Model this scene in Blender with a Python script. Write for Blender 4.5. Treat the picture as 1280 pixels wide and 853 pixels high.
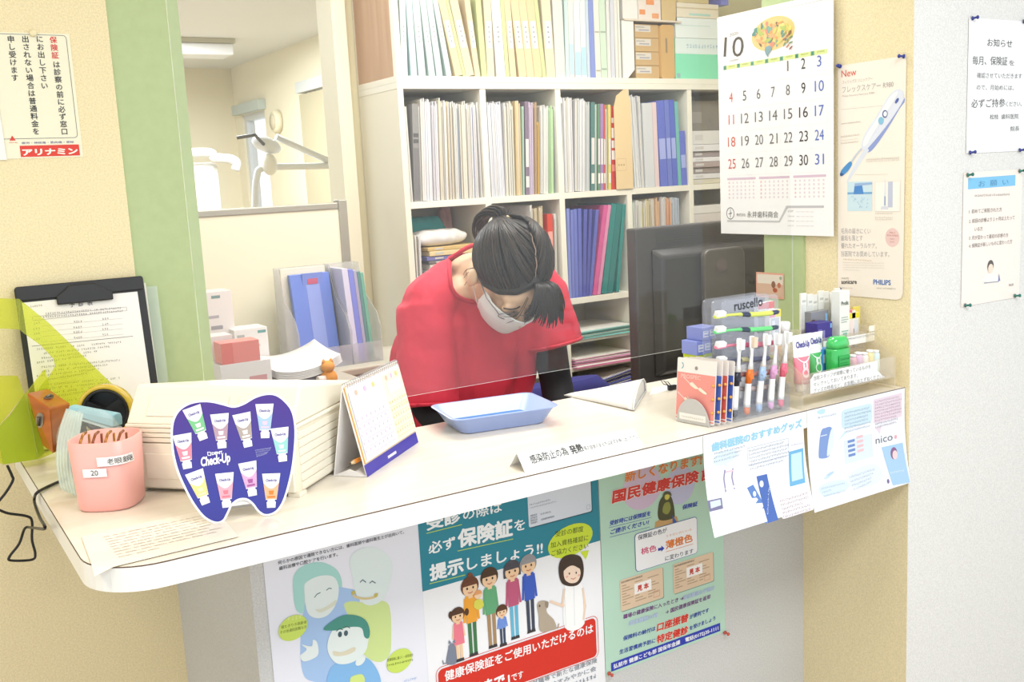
import bpy, bmesh, math, random
from mathutils import Vector, Matrix, noise

for o in list(bpy.data.objects):
    bpy.data.objects.remove(o)
scene = bpy.context.scene
COL = scene.collection
PI = math.pi

# ------------------------------------------------------------------ camera
FPX = 1267.54
CR = Vector((0.843741, -0.534378, -0.050411))
CD = Vector((-0.127024, -0.107541, -0.986053))
CF = Vector((0.521503, 0.838377, -0.158616))
EYE = Vector((0, 0, 1.45))
cam_data = bpy.data.cameras.new('camera')
cam = bpy.data.objects.new('camera', cam_data)
COL.objects.link(cam)
cam_data.sensor_fit = 'HORIZONTAL'
cam_data.sensor_width = 36
cam_data.lens = FPX / 1280 * 36
cam_data.clip_start = 0.02
m4 = Matrix.Identity(4)
for i in range(3):
    m4[i][0] = CR[i]; m4[i][1] = -CD[i]; m4[i][2] = -CF[i]; m4[i][3] = EYE[i]
cam.matrix_world = m4
scene.camera = cam

# ------------------------------------------------------------------ world, lamps, exposure
scene.view_settings.view_transform = 'Standard'
scene.view_settings.look = 'None'
scene.view_settings.exposure = 0.92
scene.view_settings.gamma = 1.0
scene.view_settings.use_curve_mapping = False
world = bpy.data.worlds.new('daylight')
scene.world = world
world.use_nodes = True
bg = world.node_tree.nodes['Background']
bg.inputs[0].default_value = (0.86, 0.93, 1.0, 1)
bg.inputs[1].default_value = 0.85


def area(name, loc, size, power, color, target=None, spread=PI):
    d = bpy.data.lights.new(name, 'AREA')
    d.shape = 'RECTANGLE'
    d.size, d.size_y = size
    d.energy = power
    d.color = color
    d.spread = spread
    o = bpy.data.objects.new(name, d)
    o.location = loc
    if target:
        o.rotation_euler = (Vector(target) - Vector(loc)).to_track_quat('-Z', 'Y').to_euler()
    COL.objects.link(o)
    return o


area('waiting_room_ceiling_lamp', (0.95, -0.1, 2.37), (1.2, 0.6), 21, (0.97, 0.985, 1.0))
area('entrance_ceiling_lamp', (-0.75, 0.95, 2.37), (0.5, 0.5), 8, (1.0, 0.86, 0.62))
area('office_ceiling_lamp', (1.75, 1.95, 2.37), (1.2, 0.35), 12.5, (1.0, 0.98, 0.95))
area('office_corner_fill', (1.0, 2.45, 2.37), (0.5, 0.5), 5, (1.0, 0.98, 0.95))  # added fill light, no known fitting; brightens the dim left of the office
area('treatment_room_ceiling_lamp', (1.2, 5.6, 2.37), (1.2, 1.2), 70, (0.93, 0.97, 1.0))

# ------------------------------------------------------------------ pixel rays onto real planes of the room


def ray(x, y):
    return (CR * ((x - 640) / FPX) + CD * ((y - 426.5) / FPX) + CF)


def onz(x, y, z=1.0):
    d = ray(x, y); return EYE + d * ((z - EYE.z) / d.z)


def ony(x, y, Y):
    d = ray(x, y); return EYE + d * ((Y - EYE.y) / d.y)


def onx(x, y, X):
    d = ray(x, y); return EYE + d * ((X - EYE.x) / d.x)


def onplane(x, y, O, N):
    d = ray(x, y); return EYE + d * ((O - EYE).dot(N) / d.dot(N))


def px(P):
    v = Vector(P) - EYE
    return 640 + FPX * v.dot(CR) / v.dot(CF), 426.5 + FPX * v.dot(CD) / v.dot(CF)


# ------------------------------------------------------------------ materials


def lin(c):
    c /= 255
    return c / 12.92 if c <= 0.04045 else ((c + 0.055) / 1.055) ** 2.4


def rgb(hexs, k=0.86):
    h = hexs.lstrip('#')
    return tuple(lin(int(h[i:i + 2], 16)) * k for i in (0, 2, 4)) + (1,)


_mats = {}


def M(hexs, rough=0.5, metal=0.0, k=0.86, bump=0.0, bscale=200.0, var=0.0, alpha=1.0, trans=0.0, ior=1.45, coat=0.0, sheen=0.0):
    key = (hexs, rough, metal, k, bump, bscale, var, alpha, trans, ior, coat, sheen)
    if key in _mats:
        return _mats[key]
    m = bpy.data.materials.new('mat_' + hexs.lstrip('#'))
    m.use_nodes = True
    nt = m.node_tree
    b = nt.nodes['Principled BSDF']
    c = rgb(hexs, k)
    b.inputs['Base Color'].default_value = c
    b.inputs['Roughness'].default_value = rough
    b.inputs['Metallic'].default_value = metal
    b.inputs['Alpha'].default_value = alpha
    b.inputs['Transmission Weight'].default_value = trans
    b.inputs['IOR'].default_value = ior
    b.inputs['Coat Weight'].default_value = coat
    b.inputs['Sheen Weight'].default_value = sheen
    if bump or var:
        tc = nt.nodes.new('ShaderNodeTexCoord')
        n = nt.nodes.new('ShaderNodeTexNoise')
        n.inputs['Scale'].default_value = bscale
        n.inputs['Detail'].default_value = 3
        nt.links.new(tc.outputs['Object'], n.inputs['Vector'])
        if bump:
            bp = nt.nodes.new('ShaderNodeBump')
            bp.inputs['Strength'].default_value = bump
            bp.inputs['Distance'].default_value = 0.002
            nt.links.new(n.outputs['Fac'], bp.inputs['Height'])
            nt.links.new(bp.outputs['Normal'], b.inputs['Normal'])
        if var:
            r = nt.nodes.new('ShaderNodeValToRGB')
            r.color_ramp.elements[0].position = 0.3
            r.color_ramp.elements[1].position = 0.7
            r.color_ramp.elements[0].color = tuple(x * (1 - var) for x in c[:3]) + (1,)
            r.color_ramp.elements[1].color = tuple(min(1, x * (1 + var)) for x in c[:3]) + (1,)
            nt.links.new(n.outputs['Fac'], r.inputs['Fac'])
            nt.links.new(r.outputs['Color'], b.inputs['Base Color'])
    _mats[key] = m
    return m


def clear(name, tint=(1, 1, 1), ior=1.49, body=0.0, bodycol=(0.9, 0.9, 0.9), rough=0.02):
    """thin clear sheet: Fresnel reflection over a tinted see-through, with some milky body"""
    if name in _mats:
        return _mats[name]
    m = bpy.data.materials.new(name)
    m.use_nodes = True
    nt = m.node_tree
    nt.nodes.clear()
    out = nt.nodes.new('ShaderNodeOutputMaterial')
    tr = nt.nodes.new('ShaderNodeBsdfTransparent'); tr.inputs[0].default_value = (*tint, 1)
    gl = nt.nodes.new('ShaderNodeBsdfGlossy'); gl.inputs['Roughness'].default_value = rough
    fr = nt.nodes.new('ShaderNodeFresnel'); fr.inputs[0].default_value = ior
    df = nt.nodes.new('ShaderNodeBsdfDiffuse'); df.inputs[0].default_value = (*bodycol, 1)
    tl = nt.nodes.new('ShaderNodeBsdfTranslucent'); tl.inputs[0].default_value = (*bodycol, 1)
    md = nt.nodes.new('ShaderNodeMixShader'); md.inputs[0].default_value = 0.5
    nt.links.new(df.outputs[0], md.inputs[1]); nt.links.new(tl.outputs[0], md.inputs[2])
    m1 = nt.nodes.new('ShaderNodeMixShader'); m1.inputs[0].default_value = body
    nt.links.new(tr.outputs[0], m1.inputs[1]); nt.links.new(md.outputs[0], m1.inputs[2])
    m2 = nt.nodes.new('ShaderNodeMixShader')
    ge = nt.nodes.new('ShaderNodeNewGeometry')          # reflect once, on the outer face of the sheet
    sb = nt.nodes.new('ShaderNodeMath'); sb.operation = 'SUBTRACT'; sb.inputs[0].default_value = 1.0
    mu = nt.nodes.new('ShaderNodeMath'); mu.operation = 'MULTIPLY'
    nt.links.new(ge.outputs['Backfacing'], sb.inputs[1])
    nt.links.new(sb.outputs[0], mu.inputs[0]); nt.links.new(fr.outputs[0], mu.inputs[1])
    nt.links.new(mu.outputs[0], m2.inputs[0])
    nt.links.new(m1.outputs[0], m2.inputs[1]); nt.links.new(gl.outputs[0], m2.inputs[2])
    nt.links.new(m2.outputs[0], out.inputs[0])
    _mats[name] = m
    return m


def emit(name, color, s):
    m = bpy.data.materials.new(name)
    m.use_nodes = True
    nt = m.node_tree
    nt.nodes.clear()
    out = nt.nodes.new('ShaderNodeOutputMaterial')
    e = nt.nodes.new('ShaderNodeEmission')
    e.inputs[0].default_value = (*color, 1); e.inputs[1].default_value = s
    nt.links.new(e.outputs[0], out.inputs[0])
    return m


def wood(name, c1, c2, scale=(60, 3, 3), rough=0.35, k=0.86):
    m = bpy.data.materials.new(name)
    m.use_nodes = True
    nt = m.node_tree
    b = nt.nodes['Principled BSDF']
    tc = nt.nodes.new('ShaderNodeTexCoord')
    mp = nt.nodes.new('ShaderNodeMapping'); mp.inputs['Scale'].default_value = scale
    n = nt.nodes.new('ShaderNodeTexNoise'); n.inputs['Scale'].default_value = 1.0; n.inputs['Detail'].default_value = 5
    r = nt.nodes.new('ShaderNodeValToRGB')
    r.color_ramp.elements[0].color = rgb(c1, k); r.color_ramp.elements[1].color = rgb(c2, k)
    r.color_ramp.elements[0].position = 0.35; r.color_ramp.elements[1].position = 0.65
    nt.links.new(tc.outputs['Object'], mp.inputs[0]); nt.links.new(mp.outputs[0], n.inputs['Vector'])
    nt.links.new(n.outputs['Fac'], r.inputs[0]); nt.links.new(r.outputs[0], b.inputs['Base Color'])
    b.inputs['Roughness'].default_value = rough
    return m


def wallpaper(name, hexs, k=0.86):
    """woven textured wallpaper with fine two-tone speckle"""
    m = bpy.data.materials.new(name)
    m.use_nodes = True
    nt = m.node_tree
    b = nt.nodes['Principled BSDF']
    b.inputs['Roughness'].default_value = 0.8
    b.inputs['Specular IOR Level'].default_value = 0.2
    tc = nt.nodes.new('ShaderNodeTexCoord')
    n = nt.nodes.new('ShaderNodeTexNoise'); n.inputs['Scale'].default_value = 330; n.inputs['Detail'].default_value = 2
    n2 = nt.nodes.new('ShaderNodeTexNoise'); n2.inputs['Scale'].default_value = 140; n2.inputs['Detail'].default_value = 4
    r = nt.nodes.new('ShaderNodeValToRGB')
    c = rgb(hexs, k)
    r.color_ramp.elements[0].color = tuple(x * 0.91 for x in c[:3]) + (1,)
    r.color_ramp.elements[1].color = tuple(min(1, x * 1.06) for x in c[:3]) + (1,)
    r.color_ramp.elements[0].position = 0.35; r.color_ramp.elements[1].position = 0.65
    bp = nt.nodes.new('ShaderNodeBump'); bp.inputs['Strength'].default_value = 0.35; bp.inputs['Distance'].default_value = 0.002
    nt.links.new(tc.outputs['Object'], n.inputs['Vector']); nt.links.new(tc.outputs['Object'], n2.inputs['Vector'])
    nt.links.new(n.outputs['Fac'], r.inputs[0]); nt.links.new(r.outputs[0], b.inputs['Base Color'])
    nt.links.new(n2.outputs['Fac'], bp.inputs['Height']); nt.links.new(bp.outputs[0], b.inputs['Normal'])
    return m


# ------------------------------------------------------------------ mesh builder


class MB:
    def __init__(s):
        s.v = []; s.f = []; s.mats = []; s.X = None

    def mi(s, m):
        if m not in s.mats:
            s.mats.append(m)
        return s.mats.index(m)

    def add(s, vs, fs, m, smooth=False):
        o = len(s.v)
        k = s.mi(m)
        for p in vs:
            p = Vector(p)
            s.v.append(s.X @ p if s.X else p)
        for f in fs:
            s.f.append((tuple(i + o for i in f), k, smooth))
        return s

    def obox(s, O, U, V, W, m):
        O, U, V, W = Vector(O), Vector(U), Vector(V), Vector(W)
        vs = [O, O + U, O + U + V, O + V, O + W, O + U + W, O + U + V + W, O + V + W]
        s.add(vs, [(0, 3, 2, 1), (4, 5, 6, 7), (0, 1, 5, 4), (1, 2, 6, 5), (2, 3, 7, 6), (3, 0, 4, 7)], m)
        return s

    def box(s, x0, x1, y0, y1, z0, z1, m):
        return s.obox((x0, y0, z0), (x1 - x0, 0, 0), (0, y1 - y0, 0), (0, 0, z1 - z0), m)

    def hexa(s, a, b, m):
        """solid between two quads (4 points each)"""
        s.add(list(a) + list(b), [(0, 3, 2, 1), (4, 5, 6, 7), (0, 1, 5, 4), (1, 2, 6, 5), (2, 3, 7, 6), (3, 0, 4, 7)], m)
        return s

    def prism(s, pts, D, m, mside=None, smooth=False):
        """closed 3D outline extruded by D"""
        n = len(pts); D = Vector(D)
        a = [Vector(p) for p in pts]; b = [p + D for p in a]
        s.add(a + b, [tuple(range(n))[::-1], tuple(range(n, 2 * n))], m)
        s.add(a + b, [(i, (i + 1) % n, n + (i + 1) % n, n + i) for i in range(n)], mside or m, smooth)
        return s

    def loft(s, rings, m, caps=True, smooth=True, closed=True):
        n = len(rings[0]); vs = [p for r in rings for p in r]; fs = []
        for j in range(len(rings) - 1):
            for i in range(n if closed else n - 1):
                a, b = j * n + i, j * n + (i + 1) % n
                fs.append((a, b, b + n, a + n))
        s.add(vs, fs, m, smooth)
        if caps and closed:
            s.add(rings[0], [tuple(range(n))[::-1]], m)
            s.add(rings[-1], [tuple(range(n))], m)
        return s

    def tube(s, pts, r, m, n=10, smooth=True, flat=1.0):
        pts = [Vector(p) for p in pts]
        rs = r if isinstance(r, (list, tuple)) else [r] * len(pts)
        rings = []; up = None
        for i, p in enumerate(pts):
            t = (pts[min(i + 1, len(pts) - 1)] - pts[max(i - 1, 0)])
            t = t.normalized() if t.length > 1e-9 else Vector((0, 0, 1))
            if up is None:
                up = t.orthogonal().normalized()
            up = (up - t * up.dot(t)).normalized()
            sd = t.cross(up)
            rings.append([p + (up * math.cos(2 * PI * k / n) + sd * math.sin(2 * PI * k / n) * flat) * rs[i] for k in range(n)])
        return s.loft(rings, m, True, smooth)

    def lathe(s, O, prof, m, n=24, ax=(0, 0, 1), sx=1.0, sy=1.0, smooth=True):
        O = Vector(O); ax = Vector(ax).normalized()
        u = ax.orthogonal().normalized() if abs(ax.z) < 0.99 else Vector((1, 0, 0))
        w = ax.cross(u)
        rings = [[O + ax * z + (u * sx * math.cos(2 * PI * k / n) + w * sy * math.sin(2 * PI * k / n)) * max(r, 1e-5) for k in range(n)] for r, z in prof]
        return s.loft(rings, m, True, smooth)

    def ball(s, c, r, m, rot=None, nu=18, nv=12):
        c = Vector(c); r = Vector((r, r, r)) if not isinstance(r, (tuple, list, Vector)) else Vector(r)
        rings = []
        for j in range(nv + 1):
            t = PI * j / nv
            ring = []
            for i in range(nu):
                a = 2 * PI * i / nu
                p = Vector((r.x * math.sin(t) * math.cos(a) + 1e-6 * math.cos(a), r.y * math.sin(t) * math.sin(a), -r.z * math.cos(t)))
                ring.append(c + (rot @ p if rot else p))
            rings.append(ring)
        return s.loft(rings, m, True, True)

    def grid(s, fn, nu, nv, m, smooth=True):
        vs = [fn(i / nu, j / nv) for j in range(nv + 1) for i in range(nu + 1)]
        fs = [(j * (nu + 1) + i, j * (nu + 1) + i + 1, (j + 1) * (nu + 1) + i + 1, (j + 1) * (nu + 1) + i) for j in range(nv) for i in range(nu)]
        return s.add(vs, fs, m, smooth)

    def build(s, name, parent=None, bevel=0.0, seg=2, solid=0.0, subsurf=0, weld=False, origin=None, recalc=True, ang=0.6):
        me = bpy.data.meshes.new(name)
        o0 = Vector(origin) if origin is not None else Vector((0, 0, 0))
        me.from_pydata([tuple(p - o0) for p in s.v], [], [f[0] for f in s.f])
        for m in s.mats:
            me.materials.append(m)
        me.polygons.foreach_set('material_index', [f[1] for f in s.f])
        me.polygons.foreach_set('use_smooth', [f[2] for f in s.f])
        if recalc:
            bm = bmesh.new(); bm.from_mesh(me)
            bmesh.ops.remove_doubles(bm, verts=bm.verts, dist=1e-6)
            bmesh.ops.recalc_face_normals(bm, faces=bm.faces)
            bm.to_mesh(me); bm.free()
        me.update()
        o = bpy.data.objects.new(name, me)
        COL.objects.link(o)
        o.location = o0
        if parent:
            o.parent = parent
            o.matrix_parent_inverse = Matrix.Translation(-parent.location)
        if solid:
            md = o.modifiers.new('solid', 'SOLIDIFY'); md.thickness = solid; md.offset = 0
        if bevel:
            md = o.modifiers.new('bevel', 'BEVEL'); md.width = bevel; md.segments = seg; md.limit_method = 'ANGLE'; md.angle_limit = ang
        if subsurf:
            md = o.modifiers.new('sub', 'SUBSURF'); md.levels = subsurf; md.render_levels = subsurf
        return o


def tag(o, label, cat, group=None):
    o['label'] = label; o['category'] = cat
    if group:
        o['group'] = group
    return o


def thing(name, label, cat, loc, group=None):
    o = bpy.data.objects.new(name, None)
    o.empty_display_size = 0.05
    COL.objects.link(o)
    o.location = Vector(loc)
    return tag(o, label, cat, group)


def struct(o):
    o['kind'] = 'structure'
    return o


def copy_tree(o, delta):
    c = o.copy(); COL.objects.link(c)
    if o.parent is None:
        c.location = o.location + Vector(delta)
    for ch in [x for x in bpy.data.objects if x.parent == o]:
        d = ch.copy(); COL.objects.link(d); d.parent = c
    return c


ORD = ['first', 'second', 'third', 'fourth', 'fifth', 'sixth', 'seventh', 'eighth', 'ninth', 'tenth', 'eleventh', 'twelfth',
       'thirteenth', 'fourteenth', 'fifteenth', 'sixteenth', 'seventeenth', 'eighteenth', 'nineteenth', 'twentieth',
       'twenty-first', 'twenty-second', 'twenty-third', 'twenty-fourth', 'twenty-fifth', 'twenty-sixth', 'twenty-seventh', 'twenty-eighth', 'twenty-ninth', 'thirtieth']

# ------------------------------------------------------------------ printing: sheets with text and drawn shapes
_tx = {}


def text_geo(s, bold=0.0, shear=0.0):
    key = (s, bold, shear)
    if key in _tx:
        return _tx[key]
    cu = bpy.data.curves.new('t', 'FONT')
    cu.body = s; cu.size = 1; cu.resolution_u = 3 if s.isascii() else 2; cu.offset = bold; cu.shear = shear
    ob = bpy.data.objects.new('t', cu)
    COL.objects.link(ob)
    dg = bpy.context.evaluated_depsgraph_get(); dg.update()
    ev = ob.evaluated_get(dg)
    me = bpy.data.meshes.new_from_object(ev)
    vs = [(v.co.x, v.co.y) for v in me.vertices]
    fs = [tuple(p.vertices) for p in me.polygons]
    bpy.data.objects.remove(ob); bpy.data.curves.remove(cu); bpy.data.meshes.remove(me)
    _tx[key] = (vs, fs)
    return _tx[key]


class Print:
    """a printed sheet: local metric (u, v) on a plane, O origin, U right, V up, N towards the reader"""

    def __init__(s, O, U, V, warp=None, rough=0.45):
        s.O, s.U, s.V = Vector(O), Vector(U).normalized(), Vector(V)
        s.V = (s.V - s.U * s.V.dot(s.U)).normalized()
        s.N = s.U.cross(s.V)
        s.mb = MB(); s.warp = warp; s.rough = rough; s.eps = 0.00022; s.cnt = 0

    def q(s, x, y):
        P = onplane(x, y, s.O, s.N) - s.O
        return (P.dot(s.U), P.dot(s.V))

    def w(s, u, v, l=0):
        if s.warp:
            return s.warp(s, u, v, l * s.eps)
        return s.O + s.U * u + s.V * v + s.N * (l * s.eps)

    def mat(s, c):
        return c if not isinstance(c, str) else M(c, s.rough)

    def bump(s, l):
        s.cnt += 1
        return l + 0.015 * (s.cnt % 50) if l else l

    def quv(s, pts, c, l=1):
        l = s.bump(l)
        if s.warp:   # cut long polygons so they follow the curl
            bm = bmesh.new()
            f = bm.faces.new([bm.verts.new((u, v, 0)) for u, v in pts])
            vs = [v for _, v in pts]
            n = int((max(vs) - min(vs)) / 0.012)
            for k in range(1, n + 1):
                y = min(vs) + (max(vs) - min(vs)) * k / (n + 1)
                bmesh.ops.bisect_plane(bm, geom=bm.verts[:] + bm.edges[:] + bm.faces[:], plane_co=(0, y, 0), plane_no=(0, 1, 0))
            bm.verts.index_update()
            s.mb.add([s.w(v.co.x, v.co.y, l) for v in bm.verts], [tuple(v.index for v in f.verts) for f in bm.faces], s.mat(c))
            bm.free()
        else:
            s.mb.add([s.w(u, v, l) for u, v in pts], [tuple(range(len(pts)))], s.mat(c))
        return s

    def poly(s, pts, c, l=1):
        return s.quv([s.q(*p) for p in pts], c, l)

    def blob(s, pts, c, l=1, n=6):
        """smooth closed outline through pixel points"""
        return s.quv(smooth_loop([s.q(*p) for p in pts], n), c, l)

    def rect(s, x0, y0, x1, y1, c, l=1):
        """axis-aligned in the sheet, from two opposite corners"""
        a, b = s.q(x0, y0), s.q(x1, y1)
        return s.quv([(a[0], a[1]), (b[0], a[1]), (b[0], b[1]), (a[0], b[1])], c, l)

    def rrect(s, u0, v0, u1, v1, r, c, l=1):
        return s.quv(rr(u0, v0, u1, v1, r), c, l)

    def ell(s, x, y, ru, rv, c, l=1, rot=0.0, n=24, a0=0, a1=2 * PI):
        u, v = s.q(x, y)
        cs, sn = math.cos(rot), math.sin(rot)
        pts = []
        for k in range(n):
            a = a0 + (a1 - a0) * k / (n if a1 - a0 > 6.2 else n - 1)
            p, q_ = ru * math.cos(a), rv * math.sin(a)
            pts.append((u + p * cs - q_ * sn, v + p * sn + q_ * cs))
        return s.quv(pts, c, l)

    def line(s, pts, w, c, l=1, closed=False):
        P = [Vector(s.q(*p)) for p in pts]
        return s.luv(P, w, c, l, closed)

    def luv(s, P, w, c, l=1, closed=False):
        P = [Vector(p) for p in P]
        if closed:
            P.append(P[0])
        for a, b in zip(P[:-1], P[1:]):
            d = b - a
            if d.length < 1e-7:
                continue
            n = Vector((-d.y, d.x)).normalized() * w / 2
            e = d.normalized() * w * 0.3
            s.quv([tuple(a - n - e), tuple(b - n + e), tuple(b + n + e), tuple(a + n - e)], c, l)
        return s

    def text(s, body, p0, p1, c, l=2, bold=0.0, shear=0.0, h=None, halo=None, hw=0.03):
        a, b = Vector(s.q(*p0)), Vector(s.q(*p1))
        return s.tuv(body, a, b, c, l, bold, shear, h, halo, hw)

    def glyphs(s, vs, fs, f, c, l, b):
        """lay one outline down; heavier lettering is the same outline nudged a little each way"""
        nud = [(0, 0)] if not b else [(0, 0), (b, 0), (-b, 0), (0, b), (0, -b), (b * .7, b * .7), (-b * .7, -b * .7), (b * .7, -b * .7), (-b * .7, b * .7)]
        for dx, dy in nud:
            s.cnt += 1
            ll = l + 0.015 * (s.cnt % 50)
            s.mb.add([s.w(*f(x + dx, y + dy), ll) for x, y in vs], fs, s.mat(c))

    def tuv(s, body, a, b, c, l=2, bold=0.0, shear=0.0, h=None, halo=None, hw=0.03):
        a, b = Vector(a), Vector(b)
        if body.startswith('~'):      # too small to read in the place: only its strokes
            n_ = max(3, len(body))
            return s.guv(a, b, c, l, min((b - a).length / n_, h or 1) * .78)
        if halo:
            s.tuv(body, a, b, halo, l, bold + hw, shear, h)
            l += 1
        vs, fs = text_geo(body, 0.0, shear)
        if not vs:
            return s
        x0 = min(v[0] for v in vs); x1 = max(v[0] for v in vs)
        d = b - a
        sc = d.length / (x1 - x0)
        sv = sc if h is None else h
        d = d.normalized(); n = Vector((-d.y, d.x))
        s.glyphs(vs, fs, lambda x, y: tuple(a + d * ((x - x0) * sc) + n * (y * sv)), c, l, bold * .8)
        return s

    def vert(s, body, p0, p1, c, l=2, bold=0.0, size=None):
        """vertical column of characters from top centre p0 to bottom centre p1"""
        a, b = Vector(s.q(*p0)), Vector(s.q(*p1))
        st = (b - a) / len(body)
        z = size or st.length * 0.92
        for k, ch in enumerate(body):
            if ch == ' ':
                continue
            vs, fs = text_geo(ch)
            ctr = a + st * (k + 0.5)
            s.glyphs(vs, fs, lambda x, y: (ctr.x + (x - 0.5) * z, ctr.y + (y - 0.38) * z), c, l, bold * .8)
        return s

    def greek(s, p0, p1, c, l=2, h=None, seed=0, gap=0.0):
        """a line of print too small to read: rows of tiny strokes"""
        return s.guv(s.q(*p0), s.q(*p1), c, l, h, seed + int(p0[0] * 7 + p0[1] * 13), gap)

    def guv(s, a, b, c, l=2, h=None, seed=0, gap=0.0):
        R = random.Random(seed + int(abs(a[0]) * 9000 + abs(a[1]) * 7000))
        a, b = Vector(a), Vector(b)
        d = b - a; L = d.length; d = d.normalized(); n = Vector((-d.y, d.x))
        h = h or 0.003
        t = 0
        while t < L:
            if R.random() < gap:
                t += h; continue
            w_ = h * 0.8; th = h * 0.13
            for k in range(R.choice((2, 3))):
                y = R.uniform(0, h - th)
                x = t + R.uniform(0, .2) * w_
                q0 = a + d * x + n * y
                ww = w_ * R.uniform(.55, .8)
                s.quv([tuple(q0), tuple(q0 + d * ww), tuple(q0 + d * ww + n * th), tuple(q0 + n * th)], c, l)
            x = t + R.uniform(.1, .7) * w_
            q0 = a + d * x
            s.quv([tuple(q0), tuple(q0 + d * th), tuple(q0 + d * th + n * h), tuple(q0 + n * h)], c, l)
            t += h
        return s

    def sheet(s, pts, c, thick=0.0003, uv=False, back=None):
        P = pts if uv else [s.q(*p) for p in pts]
        if s.warp:
            s.quv(P, c, 0)
        else:
            s.mb.prism([s.w(u, v, 0) for u, v in P], -s.N * thick, s.mat(c), s.mat(back) if back else None)
        return s

    def build(s, name, parent=None, **k):
        return s.mb.build(name, parent, recalc=False, origin=s.O, **k)


def smooth_loop(P, n=6):
    P = [Vector(p) for p in P]; out = []; m = len(P)
    for i in range(m):
        p0, p1, p2, p3 = P[i - 1], P[i], P[(i + 1) % m], P[(i + 2) % m]
        for k in range(n):
            t = k / n
            out.append(tuple(0.5 * ((2 * p1) + (p2 - p0) * t + (2 * p0 - 5 * p1 + 4 * p2 - p3) * t * t + (3 * p1 - p0 - 3 * p2 + p3) * t ** 3)))
    return out


def smooth_path(P, n=6):
    P = [Vector(p) for p in P]; out = []
    for i in range(len(P) - 1):
        p0, p1, p2, p3 = P[max(i - 1, 0)], P[i], P[i + 1], P[min(i + 2, len(P) - 1)]
        for k in range(n):
            t = k / n
            out.append(0.5 * ((2 * p1) + (p2 - p0) * t + (2 * p0 - 5 * p1 + 4 * p2 - p3) * t * t + (3 * p1 - p0 - 3 * p2 + p3) * t ** 3))
    out.append(P[-1])
    return out


def rr(u0, v0, u1, v1, r, n=5):
    pts = []
    for cx, cy, a in ((u1 - r, v1 - r, 0), (u0 + r, v1 - r, PI / 2), (u0 + r, v0 + r, PI), (u1 - r, v0 + r, 1.5 * PI)):
        for k in range(n + 1):
            t = a + PI / 2 * k / n
            pts.append((cx + r * math.cos(t), cy + r * math.sin(t)))
    return pts
# ------------------------------------------------------------------ room shell
H = 2.4
WP = wallpaper('cream_wallpaper', '#f2e3ba')
WG = wallpaper('daylit_wallpaper', '#e9e8e4')  # cream paper greyed, the cool daylight on this wall put into its colour
PLAIN = M('#f3ecd2', 0.7, bump=0.05)
GREEN = M('#b6c693', 0.5, bump=0.04, bscale=60, var=0.03)
WHITE = M('#f6f4ee', 0.45)
CEIL = M('#eff0ee', 0.8)
XR = 1.70
YF = 1.253
YL = 2.045
YB = 1.528


def shell(name, x0, x1, y0, y1, z0, z1, m):
    return struct(MB().box(x0, x1, y0, y1, z0, z1, m).build(name, origin=((x0 + x1) / 2, (y0 + y1) / 2, z0)))


FL = wood('floor_boards', '#c9b490', '#b79c74', (6, 60, 3), 0.4)
shell('floor', -2.5, 5.0, -1.5, 8.3, -0.06, 0, FL)
shell('ceiling', -2.5, 5.0, -1.5, 8.3, H, H + 0.06, CEIL)
struct(MB().box(-2.5, 0.424, YL, YL + .12, 0, H, WP).box(0.424, 0.455, YL, YL + .12, 0, .99, WP).build('wall_left', origin=(-1, YL, 0)))
shell('trim_1', 0.424, 0.557, YL + 0.004, YL + 0.12, 0.99, H, GREEN)            # green post at the left of the opening
shell('wall_right', XR, XR + 0.05, YF + 0.0005, 1.517, 0, H, WP)
shell('wall_right_lower', XR + .0002, XR + 0.05, 1.517, 1.70, 0, 0.966, WP)
shell('wall_front_right', XR + 0.0005, 5.0, YF, YF + 0.05, 0, H, WG)
shell('trim_2', XR - 0.006, XR + 0.05, 1.5172, 1.631, 1.0005, H, GREEN)           # green post at the right of the opening
shell('wall_divider', XR + 0.05, 5.0, 1.58, 1.63, 0, H, PLAIN)
shell('wall_lintel', 0.557, XR - 0.006, 1.518, 1.63, 2.12, H, WP)
WB = wallpaper('shaded_wallpaper', '#d2d2d0')  # wallpaper copy with the grey shade below the counter painted in
struct(MB().box(0.44, XR + .0002, YB, YB + .1, 0, 0.9668, WB).box(0.44, 0.58, YB + .1, YL, 0, 0.9668, WB).build('wall_counter', origin=(1, YB, 0)))
XP0, XP1 = 1.299, 1.345
shell('wall_pillar', XP0, XP1, 3.05, 3.17, 0, H, M('#fbf4dc', 0.6))
shell('wall_back', XP1, 5.0, 3.09, 3.17, 0, H, M('#e6dcb4', 0.7))
# treatment room beyond
YT, XT = 8.02, 2.54
shell('wall_treatment_back', -2.5, XT, YT, YT + 0.1, 0, H, M('#f5ecd0', 0.75))
XW = XT


def win_hole(y0, y1, z0, z1):
    return (y0, y1, z0, z1)


# treatment-room side wall with two tall window openings
a0 = onx(303, 140, XT); a1 = onx(338, 140, XT)
b0 = onx(389, 112, XT)
holes = [(onx(334, 180, XT).y, onx(305, 180, XT).y, 0.9, onx(318, 140, XT).z),
         (3.6, onx(388, 180, XT).y, 0.5, onx(400, 112, XT).z)]
wm = MB()
mW = M('#f5ecd0', 0.75)
ys = [3.17, holes[1][0], holes[1][1], holes[0][0], holes[0][1], YT]
for i in range(5):
    y0, y1 = ys[i], ys[i + 1]
    if i == 1 or i == 3:
        h = holes[1] if i == 1 else holes[0]
        wm.box(XT, XT + 0.1, y0, y1, 0, h[2], mW); wm.box(XT, XT + 0.1, y0, y1, h[3], H, mW)
    else:
        wm.box(XT, XT + 0.1, y0, y1, 0, H, mW)
struct(wm.build('wall_treatment_right', origin=(XT, 5, 0)))
FR = M('#dfe3e6', 0.4, 0.2)
BL = M('#b3a98a', 0.8)
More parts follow.
